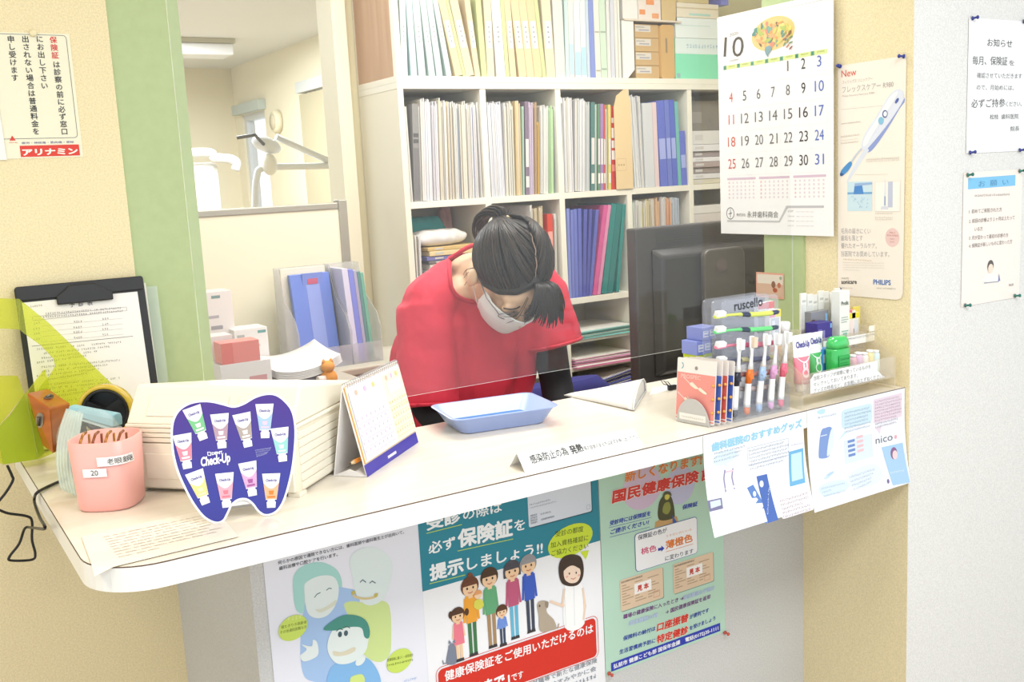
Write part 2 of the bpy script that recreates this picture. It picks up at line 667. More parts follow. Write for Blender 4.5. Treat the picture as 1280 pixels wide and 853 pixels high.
for n, (y0, y1, z0, z1) in enumerate(holes):
    r = struct(MB().box(XT + .02, XT + .08, y0, y0 + .05, z0, z1, FR).box(XT + .02, XT + .08, y1 - .05, y1, z0, z1, FR)
               .box(XT + .02, XT + .08, y0 + .05, y1 - .05, z1 - .05, z1, FR).box(XT + .02, XT + .08, y0 + .05, y1 - .05, z0, z0 + .05, FR).build('window_%d' % (n + 1), origin=(XT, y0, z0)))
    MB().box(XT + .045, XT + .05, y0 + .05, y1 - .05, z0 + .05, z1 - .05, clear('window_pane', (1, 1, 1))).build('window_glass', r)
    MB().box(XT - .06, XT - .002, y0 - .04, y1 + .04, z1, z1 + .07, M('#c3cdc6' if n == 0 else '#cfd2cf', 0.5)).build('blind_rail', r)
# vertical blinds drawn over most of the near window
bt = thing('vertical_blind', 'pale grey vertical blind hanging at the near treatment room window', 'blind', (XT - .03, holes[1][1], holes[1][3]))
y0, y1 = holes[1][1] - 0.98, holes[1][1] + .02
k = 0
y0 = onx(417, 180, XT).y
while y1 - k * .075 > y0:
    yy = y1 - k * .075
    MB().obox((XT - .045, yy, holes[1][2] + .05), (.022, -.07, 0), (.0015, .0005, 0), (0, 0, holes[1][3] - holes[1][2] - .06), BL).build('slat', bt)
    k += 1
# low partition in front of the treatment room
PY = 2.92
pt = thing('office_partition', 'low cream partition panel with grey metal top rail below the treatment room view', 'partition', (0.95, PY, 0))
pz = ony(340, 258, PY).z
px1 = ony(427, 258, PY).x
MB().box(0.30, px1 - .012, PY, PY + .03, 0.03, pz - .02, M('#f8f1da', 0.75, bump=0.1)).build('panel', pt)
GM = M('#b5b0a4', 0.4, 0.4)
MB().box(0.30, px1 - .012, PY - .004, PY + .034, pz - .02, pz, GM).build('top_rail', pt, bevel=.003)
MB().box(px1 - .012, px1 + .016, PY - .006, PY + .036, 0, pz + .008, GM).build('end_post', pt, bevel=.003)
# round speaker on the treatment wall, ceiling light
c = onx(349, 152, XT)
sp = thing('wall_speaker', 'round cream wall speaker between the two treatment room windows', 'speaker', c)
MB().lathe(c + Vector((-.002, 0, 0)), [(.08, 0), (.08, .03), (.07, .045), (0, .047)], M('#efe6c8', 0.5), ax=(-1, 0, 0)).build('housing', sp)
MB().lathe(c + Vector((-.047, 0, 0)), [(.055, 0), (.055, .006), (0, .008)], M('#dcd2b4', 0.7, bump=.4, bscale=300), ax=(-1, 0, 0)).build('grille', sp)
c = onz(243, 50, H)
cl = thing('ceiling_light', 'white box ceiling light on the treatment room ceiling', 'ceiling light', c)
MB().box(c.x - .22, c.x + .22, c.y - .12, c.y + .12, H - .03, H - .001, M('#c9c4b0', .5)).build('base', cl)
MB().box(c.x - .21, c.x + .21, c.y - .11, c.y + .11, H - .1, H - .03, M('#f4f6fa', .4)).build('diffuser', cl, bevel=.01)
# dental unit: light arm and chair seen blurred through the opening
WL = M('#eef0f2', 0.3)
d0 = ony(425, 209, 4.6)


def tp(x, y, Y=4.6):
    return ony(x, y, Y)


da = thing('dental_lamp', 'white jointed dental lamp arm in the treatment room', 'dental lamp', (tp(322, 300).x, 4.6, 0))
MB().tube(smooth_path([tp(319, 330), tp(319, 255), tp(321, 222), tp(330, 210), tp(380, 208), tp(426, 207)], 5), .016, WL, 10).build('lower_arm', da)
MB().tube([tp(427, 208), tp(385, 190), tp(345, 171)], .015, WL, 10).build('upper_arm', da)
p = tp(333, 181)
MB().ball(p, (.07, .05, .035), WL, Matrix.Rotation(.4, 3, 'Y')).build('lamp_head', da)
MB().ball(p + Vector((.0, -.02, -.09)), (.035, .035, .05), M('#f8f4e6', .3)).build('lamp_shade', da)
MB().tube([p + Vector((-.03, -.05, .0)), p + Vector((-.08, -.09, .04)), p + Vector((-.16, -.08, .03))], .008, M('#6d6a66', .4)).build('handle', da)
p0 = tp(319, 330)
MB().lathe((p0.x, 4.6, 0), [(.25, 0), (.25, .05), (.05, .09), (.04, p0.z + .02), (0, p0.z + .02)], WL).build('stand', da)
db = thing('dental_cabinet', 'white rounded dental cabinet with a rail at the back of the treatment room', 'cabinet', tp(240, 330, 6.5))
q = [tp(222, 192, 6.5), tp(262, 191, 6.5), tp(268, 197, 6.5), tp(288, 199, 6.5), tp(296, 204, 6.5), tp(294, 213, 6.5)]
MB().tube(smooth_path(q, 4), .03, WL).build('rail', db)
q = tp(200, 205, 6.6); r = tp(262, 260, 6.6)
MB().box(q.x, tp(272, 205, 6.6).x, 6.56, 7.1, 0, q.z, M('#f3f1ea', .4)).build('body', db, bevel=.04)

# ------------------------------------------------------------------ the acrylic splash sheet hanging in the opening
s0 = 0.404
SY = 1.545
zb = ony(505, 497, SY).z
outl = [(s0, 2.12), (s0, zb + .05)] + [(s0 + .05 - .05 * math.cos(t), zb + .05 - .05 * math.sin(t)) for t in (PI / 8, PI / 4, 3 * PI / 8)] + [(s0 + .05, zb), (1.692, zb), (1.692, 2.12)]
sh = MB()
CLR = clear('acrylic_sheet', (.985, .99, .985), 1.45, 0.011, (.95, .97, .97))
EDGE = clear('acrylic_edge', (.93, .96, .95), 1.49, 0.55, (.95, .97, .96))
sh.prism([(x, SY, z) for x, z in outl], (0, .003, 0), CLR, EDGE)
tag(sh.build('splash_guard', origin=(1.05, SY, 2.12)), 'large clear acrylic splash guard hanging above the reception counter', 'splash guard')

# ------------------------------------------------------------------ counter
CT = thing('reception_counter', 'long cream reception counter with white rounded front edge', 'counter', (0.95, 1.45, 0.967))
CF_, CX0, ZT, ZB = 1.263, 0.174, 1.0, 0.967
R_ = .085
outline = [(XR - .001, CF_)]
outline += [(XR - .001, 1.664), (0.62, 1.664), (0.62, YL - .002), (CX0, YL - .002)]
cr = [(CX0 + R_ - R_ * math.sin(t * PI / 2), CF_ + R_ - R_ * math.cos(t * PI / 2)) for t in [1 - k / 10 for k in range(11)]]
outline += cr
TOPM = wood('counter_laminate', '#faf2e4', '#f6eddc', (3, 40, 40), 0.22)
EB = M('#f7f6f1', 0.35)
LN = M('#5a4436', 0.5)


def slab(pts, z0, z1, m):
    return MB().prism([(x, y, z0) for x, y in pts], (0, 0, z1 - z0), m)


def inset(pts, d):
    return [(min(max(x, CX0 + d), XR - .001), min(max(y, CF_ + d), 9)) if not (x < CX0 + R_ and y < CF_ + R_) else
            ((CX0 + R_) + (x - CX0 - R_) * (R_ - d) / R_, (CF_ + R_) + (y - CF_ - R_) * (R_ - d) / R_) for x, y in pts]


slab(inset(outline, .0012), ZB + .001, ZT, TOPM).build('top', CT)
slab(outline, ZB, ZT - .0016, EB).build('edge_band', CT)
slab(inset(outline, .0004), ZT - .0016, ZT - .0001, LN).build('edge_line', CT)
# ------------------------------------------------------------------ posters, notices and the wall calendar
BK = '#2b2b2f'


def pin(parent_label, P, N, col, grp, name='push_pin'):
    """a push pin: disc, waist, head"""
    N = Vector(N).normalized(); P = Vector(P)
    mb = MB().lathe(P + N * .0006, [(.0042, 0), (.0042, .0015), (.0022, .003), (.002, .007), (.0036, .009), (.0038, .011), (.002, .0125), (0, .0126)], M(col, .3), 12, N)
    return tag(mb.build(name, origin=P), parent_label, 'push pin', grp)


# --- left wall: insurance card sign
Y_ = YL - .0012
P = Print(ony(50, 120, Y_), (1, 0, 0), (0, 0, 1))
u0, v1 = P.q(-22, 38); u1, v1 = P.q(86.5, 42.5); v0 = P.q(103, 196)[1]
P.mb.prism([P.w(u0, v0), P.w(u1, v0), P.w(u1, v1), P.w(u0, v1)], (0, .001, 0), M('#f2eed4'))
vb = P.q(97, 172)[1]; e = .006
r0 = rr(u0 + e, vb, u1 - e, v1 - .003, .006)
P.luv(r0, .0009, '#63656a', 1, True)
P.vert('保険証', (66, 45), (69.5, 74), '#dc2f22', 2, .02, .0125)
P.vert('は診察の前に必ず窓口', (70, 76), (81, 169), BK, 2, .02, .0125)
P.vert('にお出し下さい', (49, 44), (56, 112), BK, 2, .02, .0125)
P.vert('出されない場合は普通料金を', (31, 44), (45.5, 169), BK, 2, .02, .0125)
P.vert('申し受けます', (13, 44), (19, 102), BK, 2, .02, .0125)
a = P.q(26, 195)[0]; b = P.q(99, 185)[0]; va, vc = P.q(60, 195.5)[1], P.q(60, 181.5)[1]
P.quv([(a, va), (b, va), (b, vc), (a, vc)], '#de3a2a', 1)
P.tuv('アリナミン', (a + .004, va + .0035), (b - .004, va + .0035), '#fdf6ea', 2, .06, h=.0128)
P.tuv('疲労・神経痛・筋肉痛・便秘', (a + .004, vc + .003), (b - .008, vc + .003), '#56539a', 2, h=.0045)
u, v = P.q(15.5, 173)
P.quv([(u - .005, v - .004), (u + .005, v - .004), (u, v + .005)], '#de3a2a', 1)
P.tuv('~~~~', (u - .006, v - .0085), (u + .006, v - .0085), '#de3a2a', 2)
tag(P.build('wall_sign'), 'cream enamel sign in vertical Japanese lettering with a red strip on the yellow wall', 'sign')
P = Print(ony(4, 170, YL - .003), (1, 0, 0), (0, 0, 1))
u1 = P.q(8.5, 199)[0]; va = P.q(8, 200)[1]; vb = P.q(0, 62)[1]
P.sheet([(u1 - .16, va), (u1, va), (u1 - .004, vb), (u1 - .16, vb)], '#f7f4ee', uv=True)
tag(P.build('paper_notice'), 'plain white sheet at the left photo edge overlapping the cream sign', 'notice')
c = ony(41, 41.5, YL - .0032)
tag(MB().lathe(c, [(.0065, 0), (.006, .002), (.003, .0032), (0, .0034)], M('#efe2b8', .4), 14, (0, -1, 0)).build('thumb_tack', origin=c), 'cream thumb tack at the top edge of the cream sign', 'thumb tack')

# --- right front wall notices
YN = YF - .0015
P = Print(ony(1240, 110, YN), (1, 0, 0), (0, 0, 1))
uL = P.q(1209.5, 100)[0]; vt = P.q(1211, 22)[1]; vb = P.q(1208, 192)[1]
NW = P.q(1283, 110)[0] - uL
P.sheet([(uL, vb), (uL + NW, vb), (uL + NW, vt), (uL + .001, vt)], '#f7f7f6', uv=True)
P.text('お知らせ', (1234, 57), (1265, 59), '#3a3a3e', h=.0165)
P.text('毎月、保険証', (1215.5, 80), (1259, 81), '#3a3a3e', h=.0185)
P.text('を', (1261, 81.5), (1268, 81.5), '#66666a', h=.012)
P.text('確認させていただきます', (1221, 97), (1277, 98), '#7a7a7e', h=.0115)
P.text('ので、月始めには、', (1220.5, 112), (1267, 112.5), '#7a7a7e', h=.0115)
P.text('必ずご持参', (1214, 134), (1256, 133), '#3a3a3e', h=.0185)
P.text('ください。', (1257, 133), (1277, 132.5), '#7a7a7e', h=.0115)
P.text('松枝  歯科医院', (1237, 149), (1273, 148), '#5a5a5e', h=.011)
P.text('院長', (1263, 164), (1274, 163), '#5a5a5e', h=.011)
tag(P.build('paper_notice'), 'white notice with large black lettering, upper of two on the right grey wall', 'notice')
for (x, y), w in zip(((1215, 23), (1279, 27), (1212, 191), (1274, 188)), ('upper left', 'upper right', 'lower left', 'lower right')):
    pin('dark blue push pin at the %s corner of the white wall notice' % w, ony(x, y, YN - .0005), (0.35, -1, .1), '#2d3a8f', 'pins of the white wall notice')
P = Print(ony(1240, 300, YN), (1, 0, 0), (0, 0, 1))
uL = P.q(1203, 300)[0]; vt = P.q(1206, 216)[1]; vb = P.q(1202, 384)[1]
NW = P.q(1276, 290)[0] - uL
P.sheet([(uL, vb), (uL + NW, vb), (uL + NW, vt), (uL, vt)], '#fbeee4', uv=True)
va, vc = P.q(1209, 237)[1], P.q(1209, 223)[1]; ua = P.q(1210, 230)[0]; ub = P.q(1269, 230)[0]
P.quv([(ua, va), (ub, va), (ub, vc), (ua, vc)], '#7cc4ec', 1)
P.tuv('お  願  い', (ua + .035, va + .004), (ub - .025, va + .004), '#4a88b8', 2, h=.014)
P.text('~~~~~~~~~~~~~~~~~~~~~', (1218, 246), (1262, 244.5), '#8a8680', h=.006)
P.text('1. 初めてご来院された方', (1211, 267), (1252, 264), '#77736e', h=.0095)
P.text('2. 前回の診療より１ヶ月以上たって', (1211, 279), (1268, 274), '#77736e', h=.0095)
P.text('いる方', (1218, 289), (1228, 288), '#77736e', h=.0095)
P.text('3. 月が変わって最初の診療の方', (1211, 300), (1260, 296), '#77736e', h=.0095)
P.text('4. 保険証が新しいものに変わった方', (1211, 310), (1265, 304), '#77736e', h=.0095)
P.text('院長', (1261, 358), (1267, 357), '#77736e', h=.006)
P.ell(1238, 333, .011, .013, '#57504c', 2); P.ell(1238, 336, .009, .010, '#f7dfcb', 3)
P.blob([(1228, 352), (1231, 344), (1238, 342), (1245, 345), (1248, 352)], '#fdf6ec', 2)
P.line([(1230, 354), (1248, 352)], .002, '#9aa0b0', 3)
P.poly([(1247, 352), (1250, 351), (1248.5, 342)], '#7a86b8', 3)
tag(P.build('paper_notice'), 'cream notice with blue heading band, lower of two on the right grey wall', 'notice')
for (x, y), w in zip(((1209, 219), (1274, 214), (1206, 382), (1268, 370)), ('upper left', 'upper right', 'lower left', 'lower right')):
    pin('dark green push pin at the %s corner of the cream notice' % w, ony(x, y, YN - .0005), (0.35, -1, .1), '#1f7468', 'pins of the cream wall notice')

# --- wall calendar on the right side wall
XC = XR - .012
P = Print(onx(970, 150, XC), (0, -1, 0), (0, 0, 1))
uL, vT0 = P.q(896.5, 17); uR, vT1 = P.q(1047, -12); vB = P.q(1036.5, 295.5)[1]
uR = P.q(1041, 150)[0]
vT = vT1
P.mb.prism([P.w(uL, vB), P.w(uR, vB), P.w(uR, vT), P.w(uL, vT)], (.003, 0, 0), M('#fbf8f7'))
P.luv([(uL, vT - .012), (uR, vT - .012)], .0012, '#d9d4d4', 1)
P.text('2020', (912, 46), (923, 43), '#8d8885', h=.010)
P.text('10', (904.5, 71), (929, 70.5), '#56504c', h=.062)
P.text('October', (911, 78), (924, 75), '#a29d99', h=.008)
# bird-and-leaf picture
P.ell(966, 42, .062, .035, '#f5cf86', 1, .06)
R = random.Random(3)
for k in range(70):
    a = R.uniform(0, 6.28); r_ = math.sqrt(R.random())
    x, y = 966 + 24 * r_ * math.cos(a), 42 + 14.5 * r_ * math.sin(a) - 3.5 * r_ * math.cos(a)
    P.ell(x, y, R.uniform(.003, .012), R.uniform(.002, .006), R.choice(['#e9a05f', '#7fae9a', '#b9c765', '#f0b27a', '#5f958a', '#e58f78', '#d8ce6a', '#8a6a4a', '#f3dc7c']), 2 + k % 3, R.uniform(0, 3), 9)
P.blob([(957, 60), (962, 57), (965, 61), (961, 68), (960, 71), (957, 66)], '#7fa3ab', 6)
for k in range(9):
    x = 981 + (k % 3) * 4; y = 42 + k * 2.2
    P.ell(x, y, .006, .002, R.choice(['#a0685a', '#7f9a6a', '#c27c66']), 6, R.uniform(.2, 1.4), 8)
# weekday band
ca, cb = P.q(904.5, 80)[0], P.q(1034, 64)[0]
vb_ = P.q(906, 87.5)[1]; vt_ = P.q(906, 82.5)[1]
P.quv([(ca, vb_), (cb, vb_), (cb, vt_), (ca, vt_)], '#e2ee9d', 1)
cw = (cb - ca) / 7
for k in range(7):
    P.quv([(ca + k * cw, vb_), (ca + k * cw + cw * .22, vb_), (ca + k * cw + cw * .22, vt_), (ca + k * cw, vt_)], '#6fae94', 2)
    P.tuv('日月火水木金土'[k], (ca + k * cw + cw * .03, vb_ + .0015), (ca + k * cw + cw * .18, vb_ + .0015), '#2f6a58', 3)
    P.tuv(('SUNDAY', 'MONDAY', 'TUESDAY', 'WEDNESDAY', 'THURSDAY', 'FRIDAY', 'SATURDAY')[k], (ca + k * cw + cw * .38, vb_ + .004), (ca + k * cw + cw * .86, vb_ + .004), '#8d9a4c', 2, h=.0045)
rows = [P.q(1010, y)[1] for y in (91, 133, 175, 206)]
vr0 = P.q(998, 90)[1]
vr = [P.q(913, y)[1] for y in (128, 155.5, 184, 211)]
step = (vr[3] - vr[0]) / 3
vr = [vr[0] - step] + [vr[0] + step * k for k in range(4)]
for k in range(1, 32):
    c = (k + 3) % 7; r_ = (k + 3) // 7
    u = ca + (c + .52) * cw; w_ = cw * (.26 if k < 10 else .56)
    if k in (1, 11):
        w_ *= .36 if k == 1 else .72
    col = '#d9624e' if c == 0 else ('#5f76c4' if c == 6 else ('#3f3c3c' if c == 5 else '#6e6a6a'))
    P.tuv(str(k), (u - w_ / 2, vr[r_]), (u + w_ / 2, vr[r_]), col, 2, h=.0315)
for k in range(6):
    v = vr[0] + .034 + (vr[1] - vr[0]) * k
    if k:
        P.luv([(ca, v), (cb, v)], .0004, '#e6dcdf', 1)
for k in range(8):
    P.luv([(ca + k * cw, vb_), (ca + k * cw, vr[4] - .018)], .0004, '#ece4e6', 1)
# small months and the dealer's name
mv = vr[4] - .022
for j in range(3):
    a = ca + (cb - ca) * (.02 + j * .335); b = a + (cb - ca) * .30
    P.quv([(a, mv - .004), (b, mv - .004), (b, mv + .001), (a, mv + .001)], '#dcc0d2', 1)
    for i in range(5):
        for d in range(7):
            uu = a + (b - a) * (d + .3) / 7; vv = mv - .0125 - i * .0085
            P.quv([(uu, vv), (uu + .0045, vv), (uu + .0045, vv + .0045), (uu, vv + .0045)], '#e9dbe2' if d else '#f0c9c6', 1)
vv = P.q(906, 268.5)[1]
u = P.q(913, 265)[0]
P.luv([(u + .012 * math.cos(t), vv + .003 + .013 * math.sin(t)) for t in [k * PI / 10 for k in range(20)]], .0018, '#6a686a', 1, True)
P.luv([(u - .005, vv + .002), (u + .005, vv + .004)], .0016, '#6a686a', 2); P.luv([(u, vv - .006), (u + .001, vv + .012)], .0016, '#6a686a', 2)
P.tuv('永井歯科商会', (P.q(934, 268)[0], vv - .005), (P.q(973, 268)[0], vv - .005), '#4c4a4c', 2, h=.0155)
P.tuv('株式会社', (P.q(921, 268)[0], vv - .003), (P.q(932, 268)[0], vv - .003), '#6c6a6c', 2, h=.008)
gu = [P.q(x, 270)[0] for x in (909, 975, 984, 1030)]
vg = vv - .0135
P.quv([(gu[0], vg - .003), (gu[1], vg - .003), (gu[2], vv + .012), (gu[2] + .004, vv + .015), (gu[3], vv + .015), (gu[3], vv + .020), (gu[2] - .002, vv + .020), (gu[1] - .003, vg + .001), (gu[0], vg + .001)], '#c6c4c6', 1)
for i, nm in enumerate(('~~~', '~~~~~', '~~~~~', '~~~~~~')):
    y = vv + .006 - i * .010
    P.tuv(nm, (gu[2] + .002, y), (gu[2] + .019, y), '#8d8a8d', 2, h=.0055)
    for d in range(4):
        P.tuv('~~~~~', (gu[2] + .026 + d * .0125, y), (gu[2] + .036 + d * .0125, y), '#8d8a8d', 2, h=.0055)
tag(P.build('wall_calendar'), 'large white October wall calendar hanging on the right side wall', 'calendar')

# --- toothbrush poster on the right side wall
XP = XR - .0015
P = Print(onx(1090, 220, XP), (0, -1, 0), (0, 0, 1))
uL, vT = P.q(1047.5, 83); uR = P.q(1132, 150)[0]; vT = (vT + P.q(1132, 69)[1]) / 2
vB = P.q(1121, 375)[1]
P.sheet([(uL, vB + .003), (uL + .004, vB), (uR - .016, vB), (uR - .006, vB + .004), (uR - .002, vB + .014), (uR, vT), (uL, vT)], '#faf0e2', uv=True)
P.text('New', (1052, 97), (1070.5, 94), '#e0654c', 2, h=.020)
P.text('フィリップス ソニッケアー', (1053, 105), (1091, 100), '#b9b2aa', 2, h=.0075)
P.text('フレックスケアー R980', (1053, 116), (1117, 108.5), '#b9b4b2', 2, h=.0145)
P.text('Philips Sonicare FlexCare R980', (1053, 121.5), (1093, 117), '#c6bfb8', 2, h=.005)
for (x0, y0, x1, y1) in ((1052, 137, 1104, 132), (1052, 155, 1076, 152), (1051, 172, 1074, 169), (1051, 176, 1072, 173.5), (1051, 180, 1073, 177.5), (1083, 200, 1124, 198), (1069, 218.5, 1110, 218)):
    P.line([(x0, y0), (x1, y1)], .0006, '#d6ccc0', 1)
for (x0, y0, x1, y1) in ((1052, 156, 1076, 153), (1051, 172, 1074, 169), (1051, 180, 1073, 177.5), (1083, 200, 1124, 198), (1083, 203, 1124, 201)):
    P.greek((x0, y0), (x1, y1), '#cfc6ba', 2, .003)
# drawn brush with its blue shadow
P.blob([(1082, 189), (1090, 188), (1107, 165), (1124, 137), (1131, 127), (1128, 124), (1110, 152), (1094, 175)], '#93a3d8', 1)
P.blob([(1060, 228), (1082, 194), (1086, 188), (1080, 187), (1062, 218)], '#dfe4ee', 1)
P.blob([(1077, 183), (1081, 168), (1094, 148), (1110, 122), (1119, 113), (1126, 112), (1130, 118), (1129, 126), (1116, 147), (1100, 168), (1086, 184), (1080, 187)], '#e3e7f2', 2)
P.blob([(1079, 181), (1083, 169), (1096, 149), (1112, 122), (1120, 115), (1122, 118), (1104, 148), (1090, 170), (1083, 182)], '#f3f5f8', 3)
P.line([(1077, 186), (1070, 194), (1064, 203)], .0035, '#c9d2e2', 3)
P.blob([(1064, 202), (1060, 204), (1052, 213), (1050.5, 219), (1053, 220), (1060, 214), (1065, 206)], '#4d92cf', 3)
P.blob([(1051, 216), (1050.5, 219.5), (1053, 220), (1055, 218)], '#2e5c96', 4)
P.ell(1106.5, 142.5, .0062, .0075, '#5b6296', 4); P.ell(1107, 142.5, .0042, .005, '#f2f4f8', 5)
P.ell(1101.5, 151, .0062, .0075, '#8bc4e2', 4)
P.ell(1121.5, 126, .003, .006, '#5566aa', 4, -.7)
# pictures
u0, v0 = P.q(1059.5, 264); u1, v1 = P.q(1090.5, 226.5)
P.quv([(u0, v0), (u1, v0), (u1, v1), (u0, v1)], '#cfe6ee', 1)
P.quv([(u0, v0 + .034), (u1, v0 + .034), (u1, v0 + .038), (u0, v0 + .038)], '#7fb2dc', 2)
P.quv([(u0 + .015, v0 + .034), (u0 + .040, v0 + .034), (u0 + .036, v0 + .053), (u0 + .018, v0 + .053)], '#4f8ccf', 2)
P.quv([(u0 + .018, v0 + .05), (u1, v0 + .053), (u1, v0 + .057), (u0 + .018, v0 + .056)], '#9db9de', 2)
for k in range(24):
    uu = u0 + R.uniform(.004, .05); vv = v0 + R.uniform(.004, .031)
    P.quv([(uu, vv), (uu + .003, vv), (uu + .002, vv + .003)], '#a8cde6', 2)
u0, v0 = P.q(1094, 264.5); u1, v1 = P.q(1125.5, 226.5)
P.quv([(u0, v0), (u1, v0), (u1, v1), (u0, v1)], '#fbf5ec', 1)
P.luv([(u0, v0), (u1, v0), (u1, v1), (u0, v1)], .0005, '#e2d8ca', 2, True)
P.quv([(u0 + .030, v0 + .008), (u0 + .041, v0 + .008), (u0 + .041, v0 + .058), (u0 + .030, v0 + .058)], '#c4c9dc', 2)
P.quv([(u0 + .020, v0 + .008), (u0 + .026, v0 + .008), (u0 + .0245, v0 + .062), (u0 + .0225, v0 + .062)], '#e4e7f0', 2)
P.quv([(u0 + .022, v0 + .012), (u0 + .0245, v0 + .012), (u0 + .0245, v0 + .03), (u0 + .022, v0 + .03)], '#93a0c8', 3)
P.quv([(u0 + .013, v0 + .004), (u0 + .031, v0 + .004), (u0 + .029, v0 + .010), (u0 + .015, v0 + .010)], '#d9dce4', 2)
for y in (268, 273, 275.5):
    P.greek((1094, y), (1116, y), '#c9c0b4', 2, .003)
for k, t in enumerate(('毛先の届きにくい', '歯垢も落とす', '優れたオーラルケア。', '当医院でお奨めしています。')):
    y = (291.5, 300.5, 310, 320)[k]
    P.text(t, (1051.5, y), ((1088.5, 1078.5, 1096, 1112)[k], y + (.6, .2, .4, 1)[k]), '#b9b4b4', 2, h=.0125)
u, v = P.q(1115.5, 297)
P.quv([(u + .0165 * math.cos(t), v + .0185 * math.sin(t)) for t in [k * PI / 12 for k in range(24)]], '#f0cfc8', 1)
for k, t in enumerate(('No.1', '~~~~~', '~~', '~~')):
    P.tuv(t, (u - (.006, .012, .005, .005)[k], v + .008 - k * .006), (u + (.006, .012, .005, .005)[k], v + .008 - k * .006), '#c46a60', 2, h=.005)
P.greek((1054, 325), (1090, 327), '#d9b98e', 2, .003)
for y in (329, 332, 335, 338):
    P.greek((1054, y), (1105 if y < 338 else 1075, y + 1), '#d6ccc0', 2, .0022)
P.text('PHILIPS', (1052, 349), (1061, 349), '#9c9890', 2, h=.0045)
P.text('sonicare', (1052, 355), (1071, 355), '#2f3138', 2, .02, h=.013)
P.greek((1052, 360.5), (1066, 361), '#b5aca2', 2, .002)
P.text('PHILIPS', (1092, 355.5), (1113.5, 356.5), '#4a7ac0', 2, .03, h=.014)
P.text('sense and simplicity', (1096, 361), (1120, 362), '#b5aca2', 2, h=.005)
tag(P.build('toothbrush_poster'), 'tall cream electric toothbrush poster pinned on the right side wall', 'poster')
pin('dark blue push pin at the upper left corner of the toothbrush poster', onx(1050, 83, XP - .0005), (-1, -.3, .1), '#2d3a8f', 'pins of the toothbrush poster')
pin('dark blue push pin at the upper right corner of the toothbrush poster', onx(1130.5, 70.5, XP - .0005), (-1, .5, .1), '#2d3a8f', 'pins of the toothbrush poster')
pin('dark blue push pin near the lower left corner of the toothbrush poster', onx(1050, 362, XP - .0005), (-1, -.3, .1), '#3a3f6a', 'pins of the toothbrush poster')
# small pink-framed card low on the green post
P = Print(onx(972, 355, XR - .0075), (0, -1, 0), (0, 0, 1))
u0, v1 = P.q(945, 340); u1 = P.q(980, 355)[0]; v0 = P.q(975, 374)[1]
P.sheet([(u0, v0), (u1, v0), (u1, v1), (u0, v1)], '#e8a892', uv=True)
P.quv([(u0 + .004, v0 + .004), (u1 - .003, v0 + .004), (u1 - .003, v1 - .004), (u0 + .004, v1 - .004)], '#e9ded0', 1)
P.quv([(u0 + .004, v0 + .004), (u1 - .003, v0 + .004), (u1 - .003, v0 + .032), (u0 + .004, v0 + .032)], '#d9b49c', 2)
P.ell(967, 356, .006, .008, '#8a5a46', 3); P.ell(974, 357, .005, .006, '#c06a50', 3); P.ell(969, 363, .007, .005, '#b5563c', 3); P.ell(976, 348, .004, .004, '#a5b49c', 3)
tag(P.build('picture_card'), 'small pink-framed picture card on the right green post behind the monitor', 'card')
# ------------------------------------------------------------------ posters under the counter (on the counter wall)
YP = YB - .0012
BLU, GRN = '#2a3fb4', '#2c9a5a'


def poster(x, y):
    return Print(ony(x, y, YP), (1, 0, 0), (0, 0, 1), rough=.3)


# 1: home-visit dental care poster, three smiling people
P = poster(430, 780)
uL = P.q(330.5, 720)[0]; uR = P.q(524.5, 680)[0]; vT = .962 - P.O.z; vB = vT - (uR - uL) * 1.414
P.sheet([(uL, vB), (uR, vB), (uR, vT), (uL, vT)], '#eef0fb', uv=True)
P.text('何らかの原因で通院できない方には、歯科医師や歯科衛生士が出向いて、', (347.5, 706), (505, 667), '#3b3d44', 2, .012)
P.text('歯科治療や口腔ケアを行います。', (349, 713), (422, 695), '#3b3d44', 2, .012)
# woman at the left
P.blob([(385, 742), (400, 732), (430, 735), (450, 745), (440, 790), (452, 820), (440, 853), (395, 853), (378, 840), (376, 790)], '#a9c9f2', 1)
P.blob([(366, 735), (368, 718), (380, 707), (400, 703), (418, 710), (426, 722), (427, 735), (420, 733), (384, 735), (380, 765), (370, 762)], '#a9dcd6', 2)
P.blob([(380, 736), (384, 727), (400, 720), (416, 721), (423, 733), (421, 752), (411, 768), (396, 773), (384, 765)], '#e6f1f1', 3)
P.line([(393, 747), (396, 743), (400, 741)], .0016, '#6b8a90', 4); P.line([(408, 738), (411, 735.5), (414, 736)], .0016, '#6b8a90', 4)
P.blob([(394, 762), (402, 761), (413, 755), (420, 750), (419, 756), (410, 762), (400, 766)], '#dde0cf', 4)
P.blob([(375, 820), (383, 812), (377, 806), (389, 808), (391, 800), (396, 803), (398, 815), (394, 822), (380, 827)], '#e9f3f3', 4)
# bald man
P.blob([(430, 757), (440, 752), (458, 754), (476, 751), (487, 760), (489, 800), (486, 820), (472, 828), (452, 815), (440, 780)], '#d4e89c', 1)
P.blob([(440, 720), (437, 700), (446, 688), (463, 684), (480, 690), (490, 705), (488, 728), (478, 750), (460, 757), (446, 745)], '#e4f1f2', 2)
P.line([(450, 728), (453, 725), (457, 728)], .0016, '#52707c', 4); P.line([(462, 729), (465, 726.5), (469, 729)], .0016, '#52707c', 4)
P.blob([(440, 740), (443, 744), (455, 747), (468, 745), (472, 741), (470, 747), (456, 750), (442, 747)], '#dccb9a', 4)
P.ell(441.5, 741, .0035, .0035, '#c9bb60', 5); P.ell(469.5, 744, .0035, .0035, '#c9bb60', 5)
